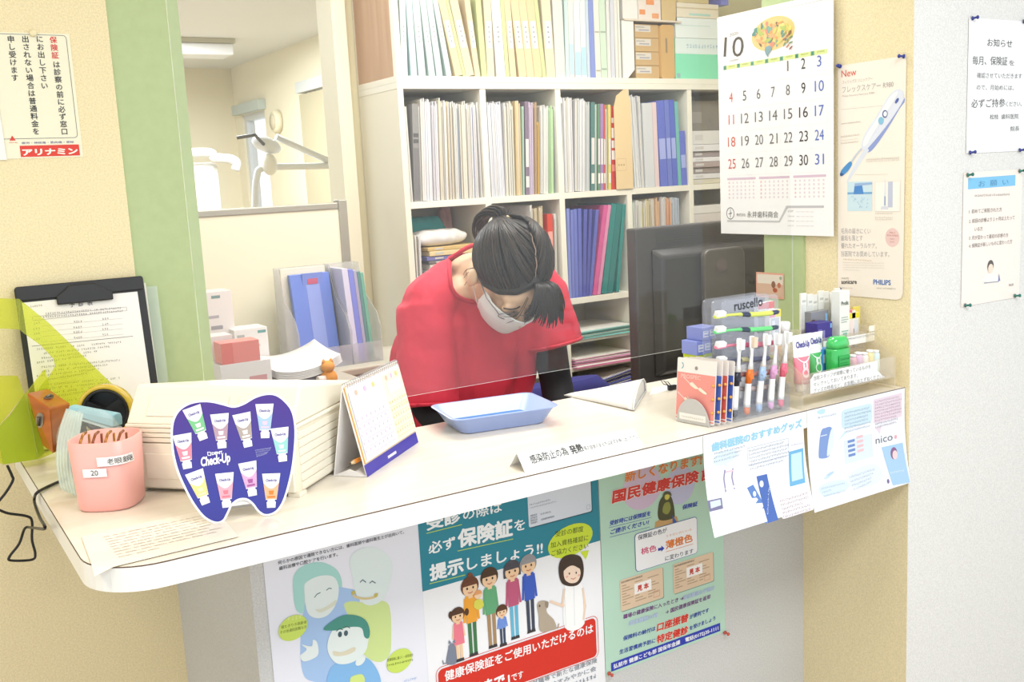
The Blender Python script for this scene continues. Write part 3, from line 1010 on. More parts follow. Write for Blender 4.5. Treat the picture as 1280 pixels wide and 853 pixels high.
# young man in front
P.blob([(408, 853), (415, 833), (432, 826), (455, 822), (468, 832), (476, 853), (470, 880), (410, 880)], '#86bdee', 4)
P.blob([(409, 812), (414, 790), (430, 780), (450, 780), (460, 795), (456, 815), (440, 828), (420, 829)], '#e9f4f3', 5)
P.blob([(404, 787), (414, 777), (430, 769), (447, 770), (458, 777), (462, 790), (460, 798), (455, 796), (451, 785), (435, 784), (420, 788)], '#49968a', 6)
P.ell(424.5, 793, .0036, .005, '#47616e', 7); P.ell(432, 791.5, .0036, .005, '#47616e', 7)
P.line([(420, 789), (424, 786), (428, 787)], .0014, '#3f6a64', 7); P.line([(429, 785), (433, 783), (437, 785)], .0014, '#3f6a64', 7)
P.blob([(416, 814), (427, 815), (442, 809), (443, 814), (432, 819), (418, 820)], '#e2dcc4', 6)
P.ell(450, 826, .010, .007, '#e9f3f3', 7, .5)
P.blob([(438, 847), (452, 843), (455, 853), (440, 860)], '#d6e98c', 6)
for x, y, t in ((366, 785, ('寝たきりの高齢者', 'その他通院困難な方')), (499, 826, ('医療保険に基づく一部負担金', '~~~~~~~~~~'))):
    P.ell(x, y, .025, .021, '#cfe66c', 5, .2)
    P.text(t[0], (x - 15, y + 1), (x + 17, y - 6), '#5a6428', 6, h=.006)
    P.text(t[1], (x - 16, y + 7.5), (x + 17, y + 0), '#5a6428', 6, h=.006)
P.text('~~~', (x - 140, 776), (x - 122, 773), '#e4ef9c', 6, h=.008)
P.text('~~~~~', (505, 853), (520, 849), '#8fb6ea', 2)
tag(P.build('clinic_poster'), 'pale lavender poster with three smiling cartoon people under the counter', 'poster')

# 2: health-insurance card poster (family)
P = poster(640, 740)
P.O.y -= .0004
uL = P.q(524, 680)[0]; uR = P.q(748, 620)[0]; vB = vT - (uR - uL) * 1.414
P.sheet([(uL, vB), (uR, vB), (uR, vT), (uL, vT)], '#f6f7fb', uv=True)
vt = P.q(528, 740)[1]
P.quv([(uL, vt), (uR, vt), (uR, vT), (uL, vT)], '#21889e', 1)
W_ = '#fbfdff'
P.text('受診', (534, 662), (576, 651), W_, 2, .045, h=.026); P.text('の際は', (579, 650), (627, 639), W_, 2, .02, h=.023)
P.text('必ず', (536, 692), (569, 684), W_, 2, .03, h=.0235)
P.text('保険証', (573, 683), (640, 668), W_, 2, .05, h=.035)
P.text('を', (643, 664), (656, 661), W_, 2, .02, h=.024)
P.text('提示', (538, 725), (579, 714), W_, 2, .05, h=.031)
P.text('しましょう!!', (584, 712), (678, 691), W_, 2, .03, h=.026)
for a, b in (((533, 667), (577, 656)), ((572, 689), (641, 674)), ((537, 730), (581, 719))):
    P.line([a, b], .0012, '#cfe84a', 3)
# sample card, top right
u0, v0 = P.q(661, 660); u1 = P.q(739.5, 641)[0]
P.rrect(u0 + .002, v0 - .0025, u1 + .0025, vT, .004, '#17606f', 2)
P.rrect(u0, v0, u1, vT + .004 - .004, .004, '#dfe6f2', 3)
for k in range(4):
    y = v0 + .006 + k * .0048
    P.tuv(('保険者番号', '保険者名称', '記号番号', '事業所名称')[k], (u0 + .004, y), (u0 + .019, y), '#4f5a6c', 4, h=.004)
P.tuv('01010016', (u0 + .027, v0 + .0185), (u0 + .05, v0 + .0185), '#5b6474', 4, h=.005)
P.tuv('全国健康保険協会', (u0 + .027, v0 + .008), (u0 + .058, v0 + .008), '#4f5a6c', 4, h=.004)
P.tuv('~~~~~~~~~~~~~~~~~~', (u0 + .004, v0 + .036), (u0 + .062, v0 + .036), '#4f5a6c', 4, h=.004)
P.tuv('~~~~~~~~~~', (u0 + .004, v0 + .042), (u0 + .05, v0 + .042), '#4f5a6c', 4, h=.004)
P.luv([(u1 - .012, v0 + .006), (u1 - .004, v0 + .006), (u1 - .004, v0 + .014), (u1 - .012, v0 + .014)], .0006, '#9aa4b4', 4, True)
# speech bubble
P.ell(713, 676, .053, .031, '#d3e83c', 3, .12); P.poly([(725, 690), (736, 688), (732, 700)], '#d3e83c', 3)
for k, t in enumerate(('受診の都度', '加入資格確認に', 'ご協力ください')):
    P.text(t, ((694, 688, 689)[k], (671, 685, 695)[k]), ((729, 735, 735)[k], (664, 675, 685)[k]), '#40502a', 4, h=.0125)


def figure(x, y, h, hair, top, bottom, skin='#f3cda6', skirt=False, arms=True, bob=0):
    """a drawn standing person: feet at (x, y), height h in metres"""
    h *= 1.2
    u, v = P.q(x, y)
    hr = .0165 * (h / .13) ** .6
    w_ = hr * .85
    hc = v + h - hr
    P.quv([(u - w_ * .55, v), (u - w_ * .1, v), (u - w_ * .1, v + h * .45), (u - w_ * .6, v + h * .45)], bottom, 4)
    P.quv([(u + w_ * .1, v), (u + w_ * .55, v), (u + w_ * .6, v + h * .45), (u + w_ * .1, v + h * .45)], bottom, 4)
    for s_ in (-1, 1):
        P.quv([(u + s_ * w_ * .3 - .005, v - .003), (u + s_ * w_ * .3 + .005, v - .003), (u + s_ * w_ * .3 + .004, v + .003), (u + s_ * w_ * .3 - .004, v + .003)], '#3a3a3e', 5)
    b_ = h * (.30 if skirt else .42)
    P.quv([(u - w_ * (.95 if skirt else .75), v + b_), (u + w_ * (.95 if skirt else .75), v + b_), (u + w_ * .75, hc - hr * .95), (u + w_ * .3, hc - hr * .7), (u - w_ * .3, hc - hr * .7), (u - w_ * .75, hc - hr * .95)], top, 5)
    if arms:
        for s_ in (-1, 1):
            P.luv([(u + s_ * w_ * .75, hc - hr * 1.15), (u + s_ * w_ * 1.0, v + h * .45)], w_ * .3, top if not skirt else skin, 4)
    P.quv([(u - hr * .25, hc - hr * 1.15), (u + hr * .25, hc - hr * 1.15), (u + hr * .25, hc), (u - hr * .25, hc)], skin, 5)
    c, s2 = hc, hr
    P.quv([(u + s2 * 1.05 * math.cos(t), c + s2 * .15 + s2 * 1.05 * math.sin(t)) for t in [k * PI / 10 for k in range(20)]], hair, 6)
    if bob:
        P.quv([(u - s2 * 1.05, c - s2 * .9 * bob), (u + s2 * 1.05, c - s2 * .9 * bob), (u + s2 * 1.05, c + .2 * s2), (u - s2 * 1.05, c + .2 * s2)], hair, 6)
    P.quv([(u + s2 * .85 * math.cos(t), c - s2 * .12 + s2 * .82 * math.sin(t)) for t in [k * PI / 10 for k in range(20)]], skin, 7)
    P.quv([(u - s2 * .85, c + .2 * s2), (u + s2 * .85, c + .2 * s2), (u + s2 * .7, c + .7 * s2), (u - s2 * .7, c + .7 * s2)], hair, 8)
    for s_ in (-1, 1):
        P.quv([(u + s_ * s2 * .35 + s2 * .11 * math.cos(t), c - s2 * .05 + s2 * .14 * math.sin(t)) for t in [k * PI / 4 for k in range(8)]], '#38302c', 9)
    P.luv([(u - s2 * .25, c - s2 * .5), (u, c - s2 * .6), (u + s2 * .25, c - s2 * .5)], s2 * .1, '#c4705a', 9)


P.ell(587, 720, .006, .006, '#7c4630', 6)
figure(592, 818, .122, '#6b3f2c', '#f0a63a', '#3f7a4e')
figure(616, 808, .125, '#4a3426', '#63ab7c', '#a98a66')
figure(644, 797, .124, '#4c4a55', '#c05a7e', '#67b8d8', bob=.7)
figure(664, 789, .124, '#9a9a9e', '#3a5ec2', '#3f485c')
figure(575, 825, .082, '#54382a', '#ee7f92', '#f3cda6', skirt=True)
P.ell(563, 769, .0045, .007, '#54382a', 5); P.ell(583, 765, .0045, .007, '#54382a', 5)
figure(629, 806, .064, '#5a3a2a', '#6f94de', '#384a68')
P.ell(597, 743, .0085, .0085, '#f5d3ae', 9); P.quv([(P.q(597, 745)[0] + .0085 * math.cos(t), P.q(597, 743)[1] + .0085 * math.sin(t)) for t in [k * PI / 8 for k in range(9)]], '#e2a06a', 10)
P.blob([(593, 751), (601, 749), (604, 757), (598, 762), (592, 759)], '#dcd75a', 9)
# cat and dog
P.blob([(558, 830), (559, 816), (562, 806), (568, 806), (570, 816), (570, 829)], '#7e8699', 5); P.ell(564, 808, .0065, .0055, '#7e8699', 6)
P.poly([(560, 805), (561, 800), (564, 804)], '#7e8699', 6); P.poly([(565, 803), (568, 799), (569, 804)], '#7e8699', 6)
P.line([(558, 829), (554, 830), (553, 826)], .002, '#7e8699', 5)
P.blob([(675, 789), (673, 770), (671, 756), (676, 751), (684, 753), (683, 765), (692, 775), (695, 785), (690, 788)], '#b5a795', 5)
P.ell(677, 757, .008, .0085, '#b5a795', 6); P.ell(674, 757.5, .0018, .0022, '#403a36', 7); P.blob([(681, 752), (685, 753), (684, 760), (681, 758)], '#978876', 7)
P.line([(690, 786), (697, 785), (698, 780)], .003, '#b5a795', 5)
# nurse
P.blob([(705, 736), (711, 731), (722, 730), (728, 735), (730, 780), (706, 785)], '#fdfdfd', 4)
P.line([(705, 737), (703, 755), (704, 758), (688, 752)], .005, '#f3d6be', 5)
P.line([(728, 736), (731, 758), (729, 774)], .005, '#f3d6be', 5)
P.luv([P.q(717, 733), P.q(718, 782)], .0006, '#c9d4dc', 5)
P.line([(705, 737), (707, 783)], .0007, '#c9d4dc', 5); P.line([(728, 736), (730, 778)], .0007, '#c9d4dc', 5)
P.blob([(699, 722), (698, 708), (703, 697), (714, 693), (725, 696), (729, 708), (728, 722), (722, 731), (712, 733), (703, 730)], '#40322c', 6)
P.blob([(704, 716), (706, 709), (715, 705), (723, 709), (725, 718), (721, 727), (713, 729), (706, 725)], '#f9dfc9', 7)
P.blob([(703, 714), (705, 703), (715, 699), (724, 704), (725, 711), (716, 707), (709, 709)], '#40322c', 8)
P.ell(711, 717, .0015, .0022, '#40322c', 9); P.ell(719.5, 716, .0015, .0022, '#40322c', 9); P.line([(713, 723), (716, 724), (719, 722)], .0012, '#d0685c', 9)
P.ell(708, 721, .003, .002, '#f4b6a6', 9); P.ell(723, 719, .003, .002, '#f4b6a6', 9)
# red panel
v1a = P.q(556, 838)[1]
u0 = P.q(548, 853)[0]; u1 = P.q(745, 800)[0]; vp0 = P.q(747, 818)[1]; vp1 = P.q(720, 780)[1]
P.luv(rr(u0 - .004, vp0 - .006, u1 + .005, vp1 + .004, .013), .0012, '#d95a50', 3, True)
P.rrect(u0, vp0 - .003, u1, vp1, .010, '#d93228', 4)
P.text('健康保険証をご使用いただけるのは', (556, 851), (741, 790), W_, 5, .025)
P.tuv('「退職日まで」', (u0 + .004, vp0 + .006), (u0 + .147, vp0 + .006), W_, 5, .05, h=.028)
P.tuv('です', (u0 + .152, vp0 + .008), (u0 + .178, vp0 + .008), W_, 5, .02, h=.017)
for k, t in enumerate(('退職日の翌日以降、被保険者が就職等で新たな健康保険', '証が交付されるまで、健康保険証はすみやかに会', '~~~~~~~~~~~~~~~~~~~~~')):
    y = vp0 - .016 - k * .016
    P.tuv(t, (u0, y), (u1 - (0, .003, .01)[k], y), '#7b8692', 5, h=.0115)
tag(P.build('insurance_poster'), 'white and teal poster with a drawn family, middle one under the counter', 'poster')

# 3: green national health insurance poster
P = poster(830, 700)
P.O.y -= .0002
uL = P.q(752, 700)[0]; uR = P.q(905, 700)[0]
vB = P.q(757, 846)[1]
P.sheet([(uL, vB), (uR, vB), (uR, vT), (uL, vT)], '#bde0cc', uv=True)
P.ell(803, 610, .05, .045, '#d9c3dd', 1); P.ell(850, 607, .04, .04, '#c8c9e8', 1)
P.text('新しくなります!', (781, 602), (877, 580), '#e8823a', 4, .04, .1, h=.024, halo='#fbe9d2', hw=.03)
P.text('国民健康保険', (765, 628), (873, 601), '#d8362c', 4, .05, .1, h=.027, halo='#fdf2ee', hw=.045)
P.text('証', (877, 600), (893, 596), '#d8362c', 4, .05, .1, h=.027, halo='#fdf2ee', hw=.045)
# small robed figure standing on a plinth, kept plain
P.poly([(819, 653), (818, 660), (848, 653), (846, 646), (835, 643)], '#c9a26a', 2)
P.blob([(824, 650), (823, 632), (828, 621), (835, 618), (840, 624), (843, 640), (841, 648)], '#4a4a2a', 3)
P.blob([(828, 640), (830, 630), (836, 628), (838, 636), (834, 643)], '#8f9448', 4)
P.ell(833.5, 621, .0068, .0068, '#d8cf5a', 5); P.blob([(828, 620), (831, 615), (837, 615), (839, 620), (834, 618)], '#57543a', 6)
P.text('受診時には保険証を', (762, 657), (813, 644), BLU, 2, .03, .15, h=.0105)
P.text('ご提示ください!', (763, 668), (811, 655), BLU, 2, .03, .15, h=.0105)
P.line([(761, 660), (814, 647)], .0007, BLU, 2); P.line([(762, 672), (812, 659)], .0007, BLU, 2)
P.text('保険証', (853, 637), (872, 632), BLU, 2, .03, .15, h=.0105)
u0 = P.q(794, 690)[0]; u1 = P.q(871, 676)[0]; v0 = P.q(833, 703)[1]; v1 = P.q(833, 657)[1]
P.poly([(841, 660), (849, 658), (840, 644)], '#3a5fae', 5)
P.rrect(u0 - .001, v0 - .001, u1 + .001, v1 + .001, .008, '#3a5fae', 4)
P.rrect(u0, v0, u1, v1, .0075, '#fbfbfd', 5)
P.text('保険証の色が', (797, 675), (833, 665), '#454a5c', 6, .015, h=.0112)
P.text('桃色', (801, 693), (820, 688), '#d8527c', 6, .03, h=.0145)
P.poly([(822, 685.5), (826, 684.5), (826, 682), (830, 685.5), (826, 690), (826, 688), (822, 689)], BLU, 6)
P.text('うすだいだいいろ', (832, 672), (864, 663), '#e8924a', 6, h=.0055)
P.text('薄橙色', (832, 686), (865, 676), '#e8823a', 6, .04, h=.019); P.line([(832, 690), (866, 680)], .001, '#e8823a', 6)
P.text('に変わります', (831, 701), (866, 691), '#454a5c', 6, .015, h=.0112)
for x0, y0, x1, y1 in ((776, 765, 828, 709), (842, 743, 891, 690)):
    a = P.q(x0, y0); b = P.q(x1, y1)
    P.rrect(a[0] + .0015, a[1] - .002, b[0] + .002, b[1] - .001, .004, '#7fa694', 2)
    P.rrect(a[0], a[1], b[0], b[1], .004, '#e8cdb0', 3)
    h_ = b[1] - a[1]; w_ = b[0] - a[0]
    P.tuv('国民健康保険被保険者証', (a[0] + .003, b[1] - .007), (a[0] + w_ * .52, b[1] - .007), '#5f5446', 4, h=.0045)
    for k in range(8):
        y = b[1] - .014 - k * (h_ - .022) / 7.5
        for j in range(3):
            uu = a[0] + .004 + j * w_ * .3
            P.quv([(uu, y), (uu + w_ * (.1 + .08 * ((k + j) % 3)), y), (uu + w_ * (.1 + .08 * ((k + j) % 3)), y + .0018), (uu, y + .0018)], '#b49a80', 4)
    P.quv([(a[0] + w_ * .32, a[1] + h_ * .40), (a[0] + w_ * .72, a[1] + h_ * .40), (a[0] + w_ * .72, a[1] + h_ * .74), (a[0] + w_ * .32, a[1] + h_ * .74)], '#fdfaf6', 5)
    P.tuv('見 本', (a[0] + w_ * .39, a[1] + h_ * .49), (a[0] + w_ * .65, a[1] + h_ * .49), '#d0382c', 6, .05)
    P.luv([(a[0] + w_ * .77, a[1] + h_ * .1), (a[0] + w_ * .91, a[1] + h_ * .1), (a[0] + w_ * .91, a[1] + h_ * .3), (a[0] + w_ * .77, a[1] + h_ * .3)], .0006, '#d0685a', 4, True)
PU, NB = '#7a2f86', '#2f45a8'
P.text('職場の健康保険に入ったとき →', (779, 774), (854, 750), PU, 2, .02, .1, h=.0105)
P.text('国保離脱の手続き', (854, 750), (893, 737), '#cfe0f8', 2, .02, .1, h=.0105, halo='#6f8fd0', hw=.02)
P.text('国保離脱の時', (786, 782), (822, 771), '#cfe0f8', 2, .02, .1, h=.0105, halo='#6f8fd0', hw=.02)
P.text('→ 国民健康保険証を返却', (832, 768), (888, 748), PU, 2, .02, .1, h=.0105)
P.text('保険料の納付は', (779, 801), (819, 788), NB, 2, .03, .1, h=.0105)
P.text('口座振替', (821, 789), (860, 776), '#d8362c', 2, .05, .1, h=.0185, halo='#fdf0e0', hw=.05)
P.text('が便利です', (862, 774), (886, 765), NB, 2, .03, .1, h=.0105)
P.text('生活習慣病予防に', (774, 818), (819, 803), NB, 2, .03, .1, h=.0105)
P.text('特定健診', (821, 804), (860, 791), '#d8362c', 2, .05, .1, h=.0185, halo='#fdf0e0', hw=.05)
P.text('を受けましょう', (862, 788), (894, 775), NB, 2, .03, .1, h=.0105)
a = P.q(764, 840); b = P.q(900, 781)
hh = .0185
P.quv([(a[0], a[1]), (b[0], a[1]), (b[0], a[1] + hh), (a[0], a[1] + hh)], '#2a3fb4', 2)
P.tuv('弘前市 健康こども部 国保年金課    電話(0172)35-1111', (a[0] + .006, a[1] + .005), (b[0] - .006, a[1] + .005), W_, 3, .03, h=.0105)
tag(P.build('insurance_poster'), 'pale green national health insurance poster, rightmost under the counter', 'poster')
pin('red push pin at the lower left corner of the green poster', ony(761, 842, YP - .0006), (0, -1, 0), '#cf5a4a', 'red pins of the green poster')
pin('red push pin at the lower right corner of the green poster', ony(906, 791, YP - .0006), (0, -1, 0), '#cf5a4a', 'red pins of the green poster')

# ------------------------------------------------------------------ two curled goods sheets taped to the counter edge
SKY, LB = '#b9dcf2', '#8fb4e2'


def curl_warp(amount, side):
    def f(s, u, v, l):
        d = max(0.0, -v - .03)
        a = amount * d * d / .02
        e = side(u) * d
        n = Vector((0, -1, 0))
        return s.O + s.U * u + s.V * v + n * (l + a + e)
    return f


P = Print((onz(940, 533).x, CF_ - .0016, ZT), (1, 0, 0), (0, 0, 1), warp=None)
uL = P.q(879, 548)[0]; uR = P.q(1004, 518)[0]
vB = P.q(890, 674)[1] + .012
P.warp = curl_warp(.02, lambda u: .16 * max(0, .05 - (u - uL)))
P.sheet([(uL, vB), (uR + .004, vB), (uR, -.001), (uL, -.001)], '#f5f8fd', uv=True)
P.text('歯科医院のおすすめグッズ', (890, 564), (1002, 533), '#9ad2ea', 2, .05, h=.016, halo='#d9eef8', hw=.03)
P.ell(906, 572, .03, .012, '#dcecf6', 2, .1); P.poly([(900, 577), (907, 575), (908, 585)], '#dcecf6', 2)
for k, t in enumerate(('~~~~~~~~~', '~~~~~~~~~~~~', '~~~~~~~~~~')):
    P.text(t, (892, 569 + k * 5), (929 - k * 3, 559.5 + k * 5.5), '#8e98a8', 3, h=.005)
u0, v0 = P.q(934, 582); u1, v1 = P.q(985, 548)
P.luv([(u0, v0), (u1, v0), (u1, v1), (u0, v1)], .0008, '#aeb8c6', 2, True)
for k in range(6):
    P.tuv(('~~~~~~~~~~~~', '~~~~~~~~~~~~~~', '~~~~~~~~~~~~~', '~~~~~~~~~~~~', '~~~~~~~~~~~', '~~~~~~~~')[k], (u0 + .003, v1 - .0075 - k * .0065), (u1 - (.012, .003, .006, .003, .008, .016)[k], v1 - .0075 - k * .0065), '#98a0ae', 3, h=.0052)
P.line([(905, 588), (903, 598), (904, 616)], .0035, '#9a94b8', 2); P.line([(915, 586), (913, 596), (915, 613)], .0035, '#9a94b8', 2)
P.line([(906, 590), (915, 588)], .003, '#e9c9d4', 3)
P.line([(905, 622), (907, 642), (909, 650)], .003, '#5f5a86', 2); P.line([(915, 620), (918, 638), (920, 642)], .003, '#5f5a86', 2)
P.poly([(880, 625), (898, 621), (898, 634), (881, 638)], '#7e7a9e', 2); P.poly([(883, 626), (896, 623), (896, 630), (883, 634)], '#d6e2f4', 3)
P.poly([(930, 609), (938, 605), (955, 645), (945, 651)], '#5f86c8', 2)
P.poly([(943, 595), (956, 592), (961, 646), (948, 650)], '#4a6cb8', 3)
P.ell(948, 604, .005, .006, '#e6eef8', 4); P.ell(938, 616, .004, .005, '#e6eef8', 4)
P.text('Check-Up', (950, 640), (957, 608), '#e6eef8', 5, h=.004)
P.poly([(985, 565), (1003, 560), (1001, 602), (982, 607)], '#6fb4de', 2); P.poly([(987.5, 568), (1000.5, 564.5), (999, 597), (985, 601)], '#c6e4f4', 3)
u0, v0 = P.q(966, 648); u1, v1 = P.q(1000, 611)
P.rrect(u0, v0 + .004, u1 + .01, v1, .003, '#f4eef0', 2)
for k, t in enumerate(('~~~~~~~~~~', '~~~~~~~~~~', '~~~~~~', '~~~~~~~~~~', '~~~~~~~~~~~~')):
    P.tuv(t, (u0 + .003, v1 - .008 - k * .007), (u1 + .004 - (.0, .002, .02, .003, .0)[k], v1 - .008 - k * .007), '#a08e98', 3, h=.0055)
P.greek((933, 601), (942, 599), '#b5aebc', 2, .003); P.greek((884, 642), (896, 640), '#b5aebc', 2, .003); P.greek((910, 660), (925, 657), '#a2a0ae', 2, .003)
P.greek((988, 558), (1003, 555), '#a99fc8', 2, .003)
tag(P.build('goods_flyer'), 'left of two curled pale blue goods sheets hanging off the counter edge', 'flyer')

P = Print((onz(1070, 502).x, CF_ - .0008, ZT), (1, 0, 0), (0, 0, 1))
uL = P.q(1009, 516)[0]; uR = P.q(1131, 486)[0]
vB = P.q(1134, 600)[1]
P.warp = curl_warp(.012, lambda u: .10 * max(0, .05 - (u - uL)))
P.sheet([(uL, vB), (uR, vB), (uR, -.001), (uL, -.001)], '#f1f6fd', uv=True)
u0, v0 = P.q(1092, 532); u1, v1 = P.q(1127, 490)
P.quv([(u0, v0 + .004), (u1, v0 + .004), (u1, v1 - .002), (u0, v1 - .002)], '#e9d8e4', 2); P.poly([(1094, 535), (1101, 533), (1099, 543)], '#e9d8e4', 2)
for k in range(9):
    P.tuv(('~~~~~~~~~~~', '~~~~~~~~~', '~~~~~~~~~', '~~~~~~~~~', '~~~~~~~~~~', '~~~~~~~~~~~~~', '~~~~~~', '~~~~~~~', '~~~~~')[k], (u0 + .003, v1 - .010 - k * .0063), (u1 - (.008, .003, .005, .006, .002, .001, .018, .012, .02)[k], v1 - .010 - k * .0063), '#a88a9c', 3, h=.0052)
u0, v0 = P.q(1052, 541); u1, v1 = P.q(1090, 502)
P.rrect(u0, v0 + .006, u1, v1 - .003, .009, '#cfe7f4', 2); P.poly([(1054, 541), (1060, 539), (1046, 552)], '#cfe7f4', 2)
for k in range(6):
    P.tuv(('~~~~~~~~', '~~~~~~~~~~', '~~~~~~~', '~~~~~~~', '~~~~~~~~~~', '~~~~~~~')[k], (u0 + .007, v1 - .013 - k * .0072), (u1 - (.008, .004, .012, .012, .004, .010)[k], v1 - .013 - k * .0072), '#8a9cb4', 3, h=.0055)
P.blob([(1022, 568), (1026, 540), (1032, 535), (1038, 534), (1040, 540), (1037, 562), (1034, 571), (1024, 573)], '#7f9cd4', 2)
P.blob([(1032, 570), (1036, 545), (1040, 535), (1042, 540), (1040, 560)], '#dfe8f6', 3); P.rect(1025, 546, 1033, 543, '#e9f0fa', 4)
u0, v0 = P.q(1054, 580); u1, v1 = P.q(1089, 542)
P.quv([(u0, v0), (u1, v0), (u1, v1), (u0, v1)], '#dde7f4', 2)
for k in range(4):
    x = u0 + .010; y = v0 + .012 + k * .009
    P.quv([(x, y), (x + .020, y), (x + .020, y + .005), (x, y + .005)], '#6f8cc8', 3); P.quv([(x + .026, y + .004), (x + .044, y + .004), (x + .044, y + .009), (x + .026, y + .009)], '#e8c2c8', 3)
P.text('nico', (1093, 555), (1114, 550), '#6a6672', 2, h=.021); P.ell(1118, 546, .004, .004, '#e8a8b0', 2)
P.poly([(1100, 559), (1126, 553), (1129, 601), (1108, 605)], '#a9cdee', 2)
P.ell(1114, 566, .010, .012, '#8a5a8a', 3); P.ell(1115, 568, .0075, .009, '#f2d2d2', 4)
P.text('~~~~~~', (1107, 591), (1124, 588), '#e6f0fa', 3, h=.005)
P.ell(1103, 600, .0035, .0045, '#7a6a9a', 3)
P.blob([(1054, 596), (1070, 584), (1090, 580), (1098, 590), (1090, 602), (1070, 608), (1057, 606)], '#e2eef8', 2)
for k in range(4):
    P.text(('~~~~~~~~~~', '~~~~~~~~~', '~~~~~~~~~', '~~~~~~~~~')[k], (1057 + k, 597 + k * 5), (1088 - k * 2, 587 + k * 5), '#98a2b4', 3, h=.005)
P.blob([(1018, 610), (1030, 602), (1050, 599), (1056, 606), (1044, 615), (1026, 620)], '#d9ebf7', 2)
for k in range(3):
    P.text(('~~~~~~~~~~', '~~~~', '~~~~~~~~~~~~')[k], (1021 + k, 611 + k * 4.5), (1050 - (k == 1) * 18, 604 + k * 4.5 + (k == 1) * 4), '#98a2b4', 3, h=.0045)
P.greek((1022, 524), (1044, 519), '#a9b4c8', 2, .004); P.blob([(1021, 515), (1026, 512), (1031, 512), (1030, 517), (1024, 518)], '#bfe2ea', 2)
P.ell(1034, 592, .012, .003, '#b9d3ec', 2, .2); P.ell(1030, 596, .009, .003, '#cddff0', 2, .1)
tag(P.build('goods_flyer'), 'right of two curled pale blue goods sheets hanging off the counter edge', 'flyer')
# ------------------------------------------------------------------ things on the counter, left half
def on_counter(x, y):
    return onz(x, y, ZT + .0003)


# printed sheet lying at the rounded corner, one corner hanging over the edge
a = on_counter(84, 651); b = on_counter(113, 699); c = on_counter(297, 671)
Us = (c - on_counter(122, 712)).normalized()
Us = Vector((Us.x, Us.y, 0)).normalized()
Vs = Vector((-Us.y, Us.x, 0))
O = b.copy()


def flop(s, u, v, l):
    P_ = s.O + s.U * u + s.V * v
    d = max(0, CF_ - .0 - P_.y)
    # follow the rounded counter corner: outside the outline the paper dips
    cx, cy = CX0 + R_, CF_ + R_
    out = 0
    if P_.x < cx and P_.y < cy:
        out = max(0, math.hypot(P_.x - cx, P_.y - cy) - R_)
    elif P_.y < CF_:
        out = CF_ - P_.y
    return P_ + Vector((0, 0, .0012 + l - max(0, out - .002) * .35))


P = Print(O, Us, Vs, warp=flop)
uA, vA = P.q(84, 651); uT, vT_ = P.q(122, 715); uR_, vR_ = P.q(297, 671)
uL_ = uT - .004
u2, v2 = P.q(310, 646)
P.mb.grid(lambda a, b_: P.w(uL_ + (uR_ - uL_) * a + .012 * b_, vT_ + .004 * a * (1 - b_) + .15 * b_, 0), 40, 30, M('#f8f0e2', .45), False)
for k in range(9):
    v = vT_ + .03 + k * .0118
    P_a = (uL_ + .035, v); P_b = (uR_ - .02 - (k == 0) * .08, v)
    R = random.Random(k)
    t = P_a[0]
    while t < P_b[0]:
        w_ = R.uniform(.006, .022)
        P.quv([(t, v), (t + w_, v), (t + w_, v + .0013), (t, v + .0013)], '#d3c9bd', 1)
        P.quv([(t, v + .002), (t + w_ * .8, v + .002), (t + w_ * .8, v + .0028), (t, v + .0028)], '#d3c9bd', 1)
        t += w_ + R.uniform(.0012, .003)
tag(P.build('paper_sheet'), 'printed white sheet lying on the counter corner under the pink cup', 'paper')

# clipboard leaning on the yellow wall
cb0 = onz(45, 506, ZT); CBY = 1.985
B0 = Vector((0, CBY, ZT)); lean = Vector((0, .045, .30)).normalized()
P = Print(B0, (1, 0, 0), lean)
uL, vT1 = P.q(17, 358); uR, vT2 = P.q(178.5, 346)
cb = thing('clipboard', 'black clipboard holding a printed form, leaning on the yellow wall', 'clipboard', B0 + Vector((uL, 0, 0)))
vT_ = (vT1 + vT2) / 2
BLK = M('#1d1c1e', .4)
MB().prism([P.w(u, v) for u, v in rr(uL, 0.001, uR, vT_, .006)], P.N * -.0035, BLK).build('board', cb)
uc0, uc1 = P.q(71, 381)[0], P.q(141, 376)[0]
v0 = P.q(100, 379)[1]; v1 = P.q(105, 355)[1]; um = (uc1 - uc0)
MB().prism([P.w(u, v) + P.N * .002 for u, v in [(uc0, v0), (uc1, v0), (uc1, v0 + .016), (uc1 - .012, v0 + .021), (uc1 - um * .28, v1 - .001), (uc1 - um * .3, v1), (uc0 + um * .25, v1), (uc0 + um * .22, v1 - .003), (uc0 + .008, v0 + .021), (uc0, v0 + .015)]], P.N * .009, BLK).build('clip', cb, bevel=.002)
MB().prism([P.w(u, v) + P.N * .0004 for u, v in rr(uL + .001, vT_ - .026, uR - .001, vT_ - .0005, .004)], P.N * .0035, BLK).build('top_bar', cb, bevel=.001)
F = Print(B0 - P.N * 0 + P.N * .0012, (1, 0, 0), lean)
uf0, uf1 = F.q(27, 376)[0], F.q(172, 367)[0]; vf1 = (F.q(30, 377)[1] + F.q(172, 366)[1]) / 2
F.sheet([(uf0, .004), (uf1, .004), (uf1, vf1), (uf0, vf1)], '#f6f1ee', uv=True)
IN = '#8a8684'
F.text('予  診  表', (87, 384), (116, 381), '#5a5756', 2, .02)
F.greek((38, 385), (52, 383), IN, 2, .0035)
u0, v0 = F.q(41, 401); u1, v1 = F.q(158, 384)
F.luv([(u0, v0), (u1, v0), (u1, v1), (u0, v1)], .0006, '#9a9694', 2, True)
for k in range(3):
    F.luv([(u0 + .003, v0 - .0001), (u0 + .003, v0)], .0003, IN)
for y in (392, 396):
    F.greek((54, y + 2), (154, y - 6), IN, 2, .0038, gap=.04)
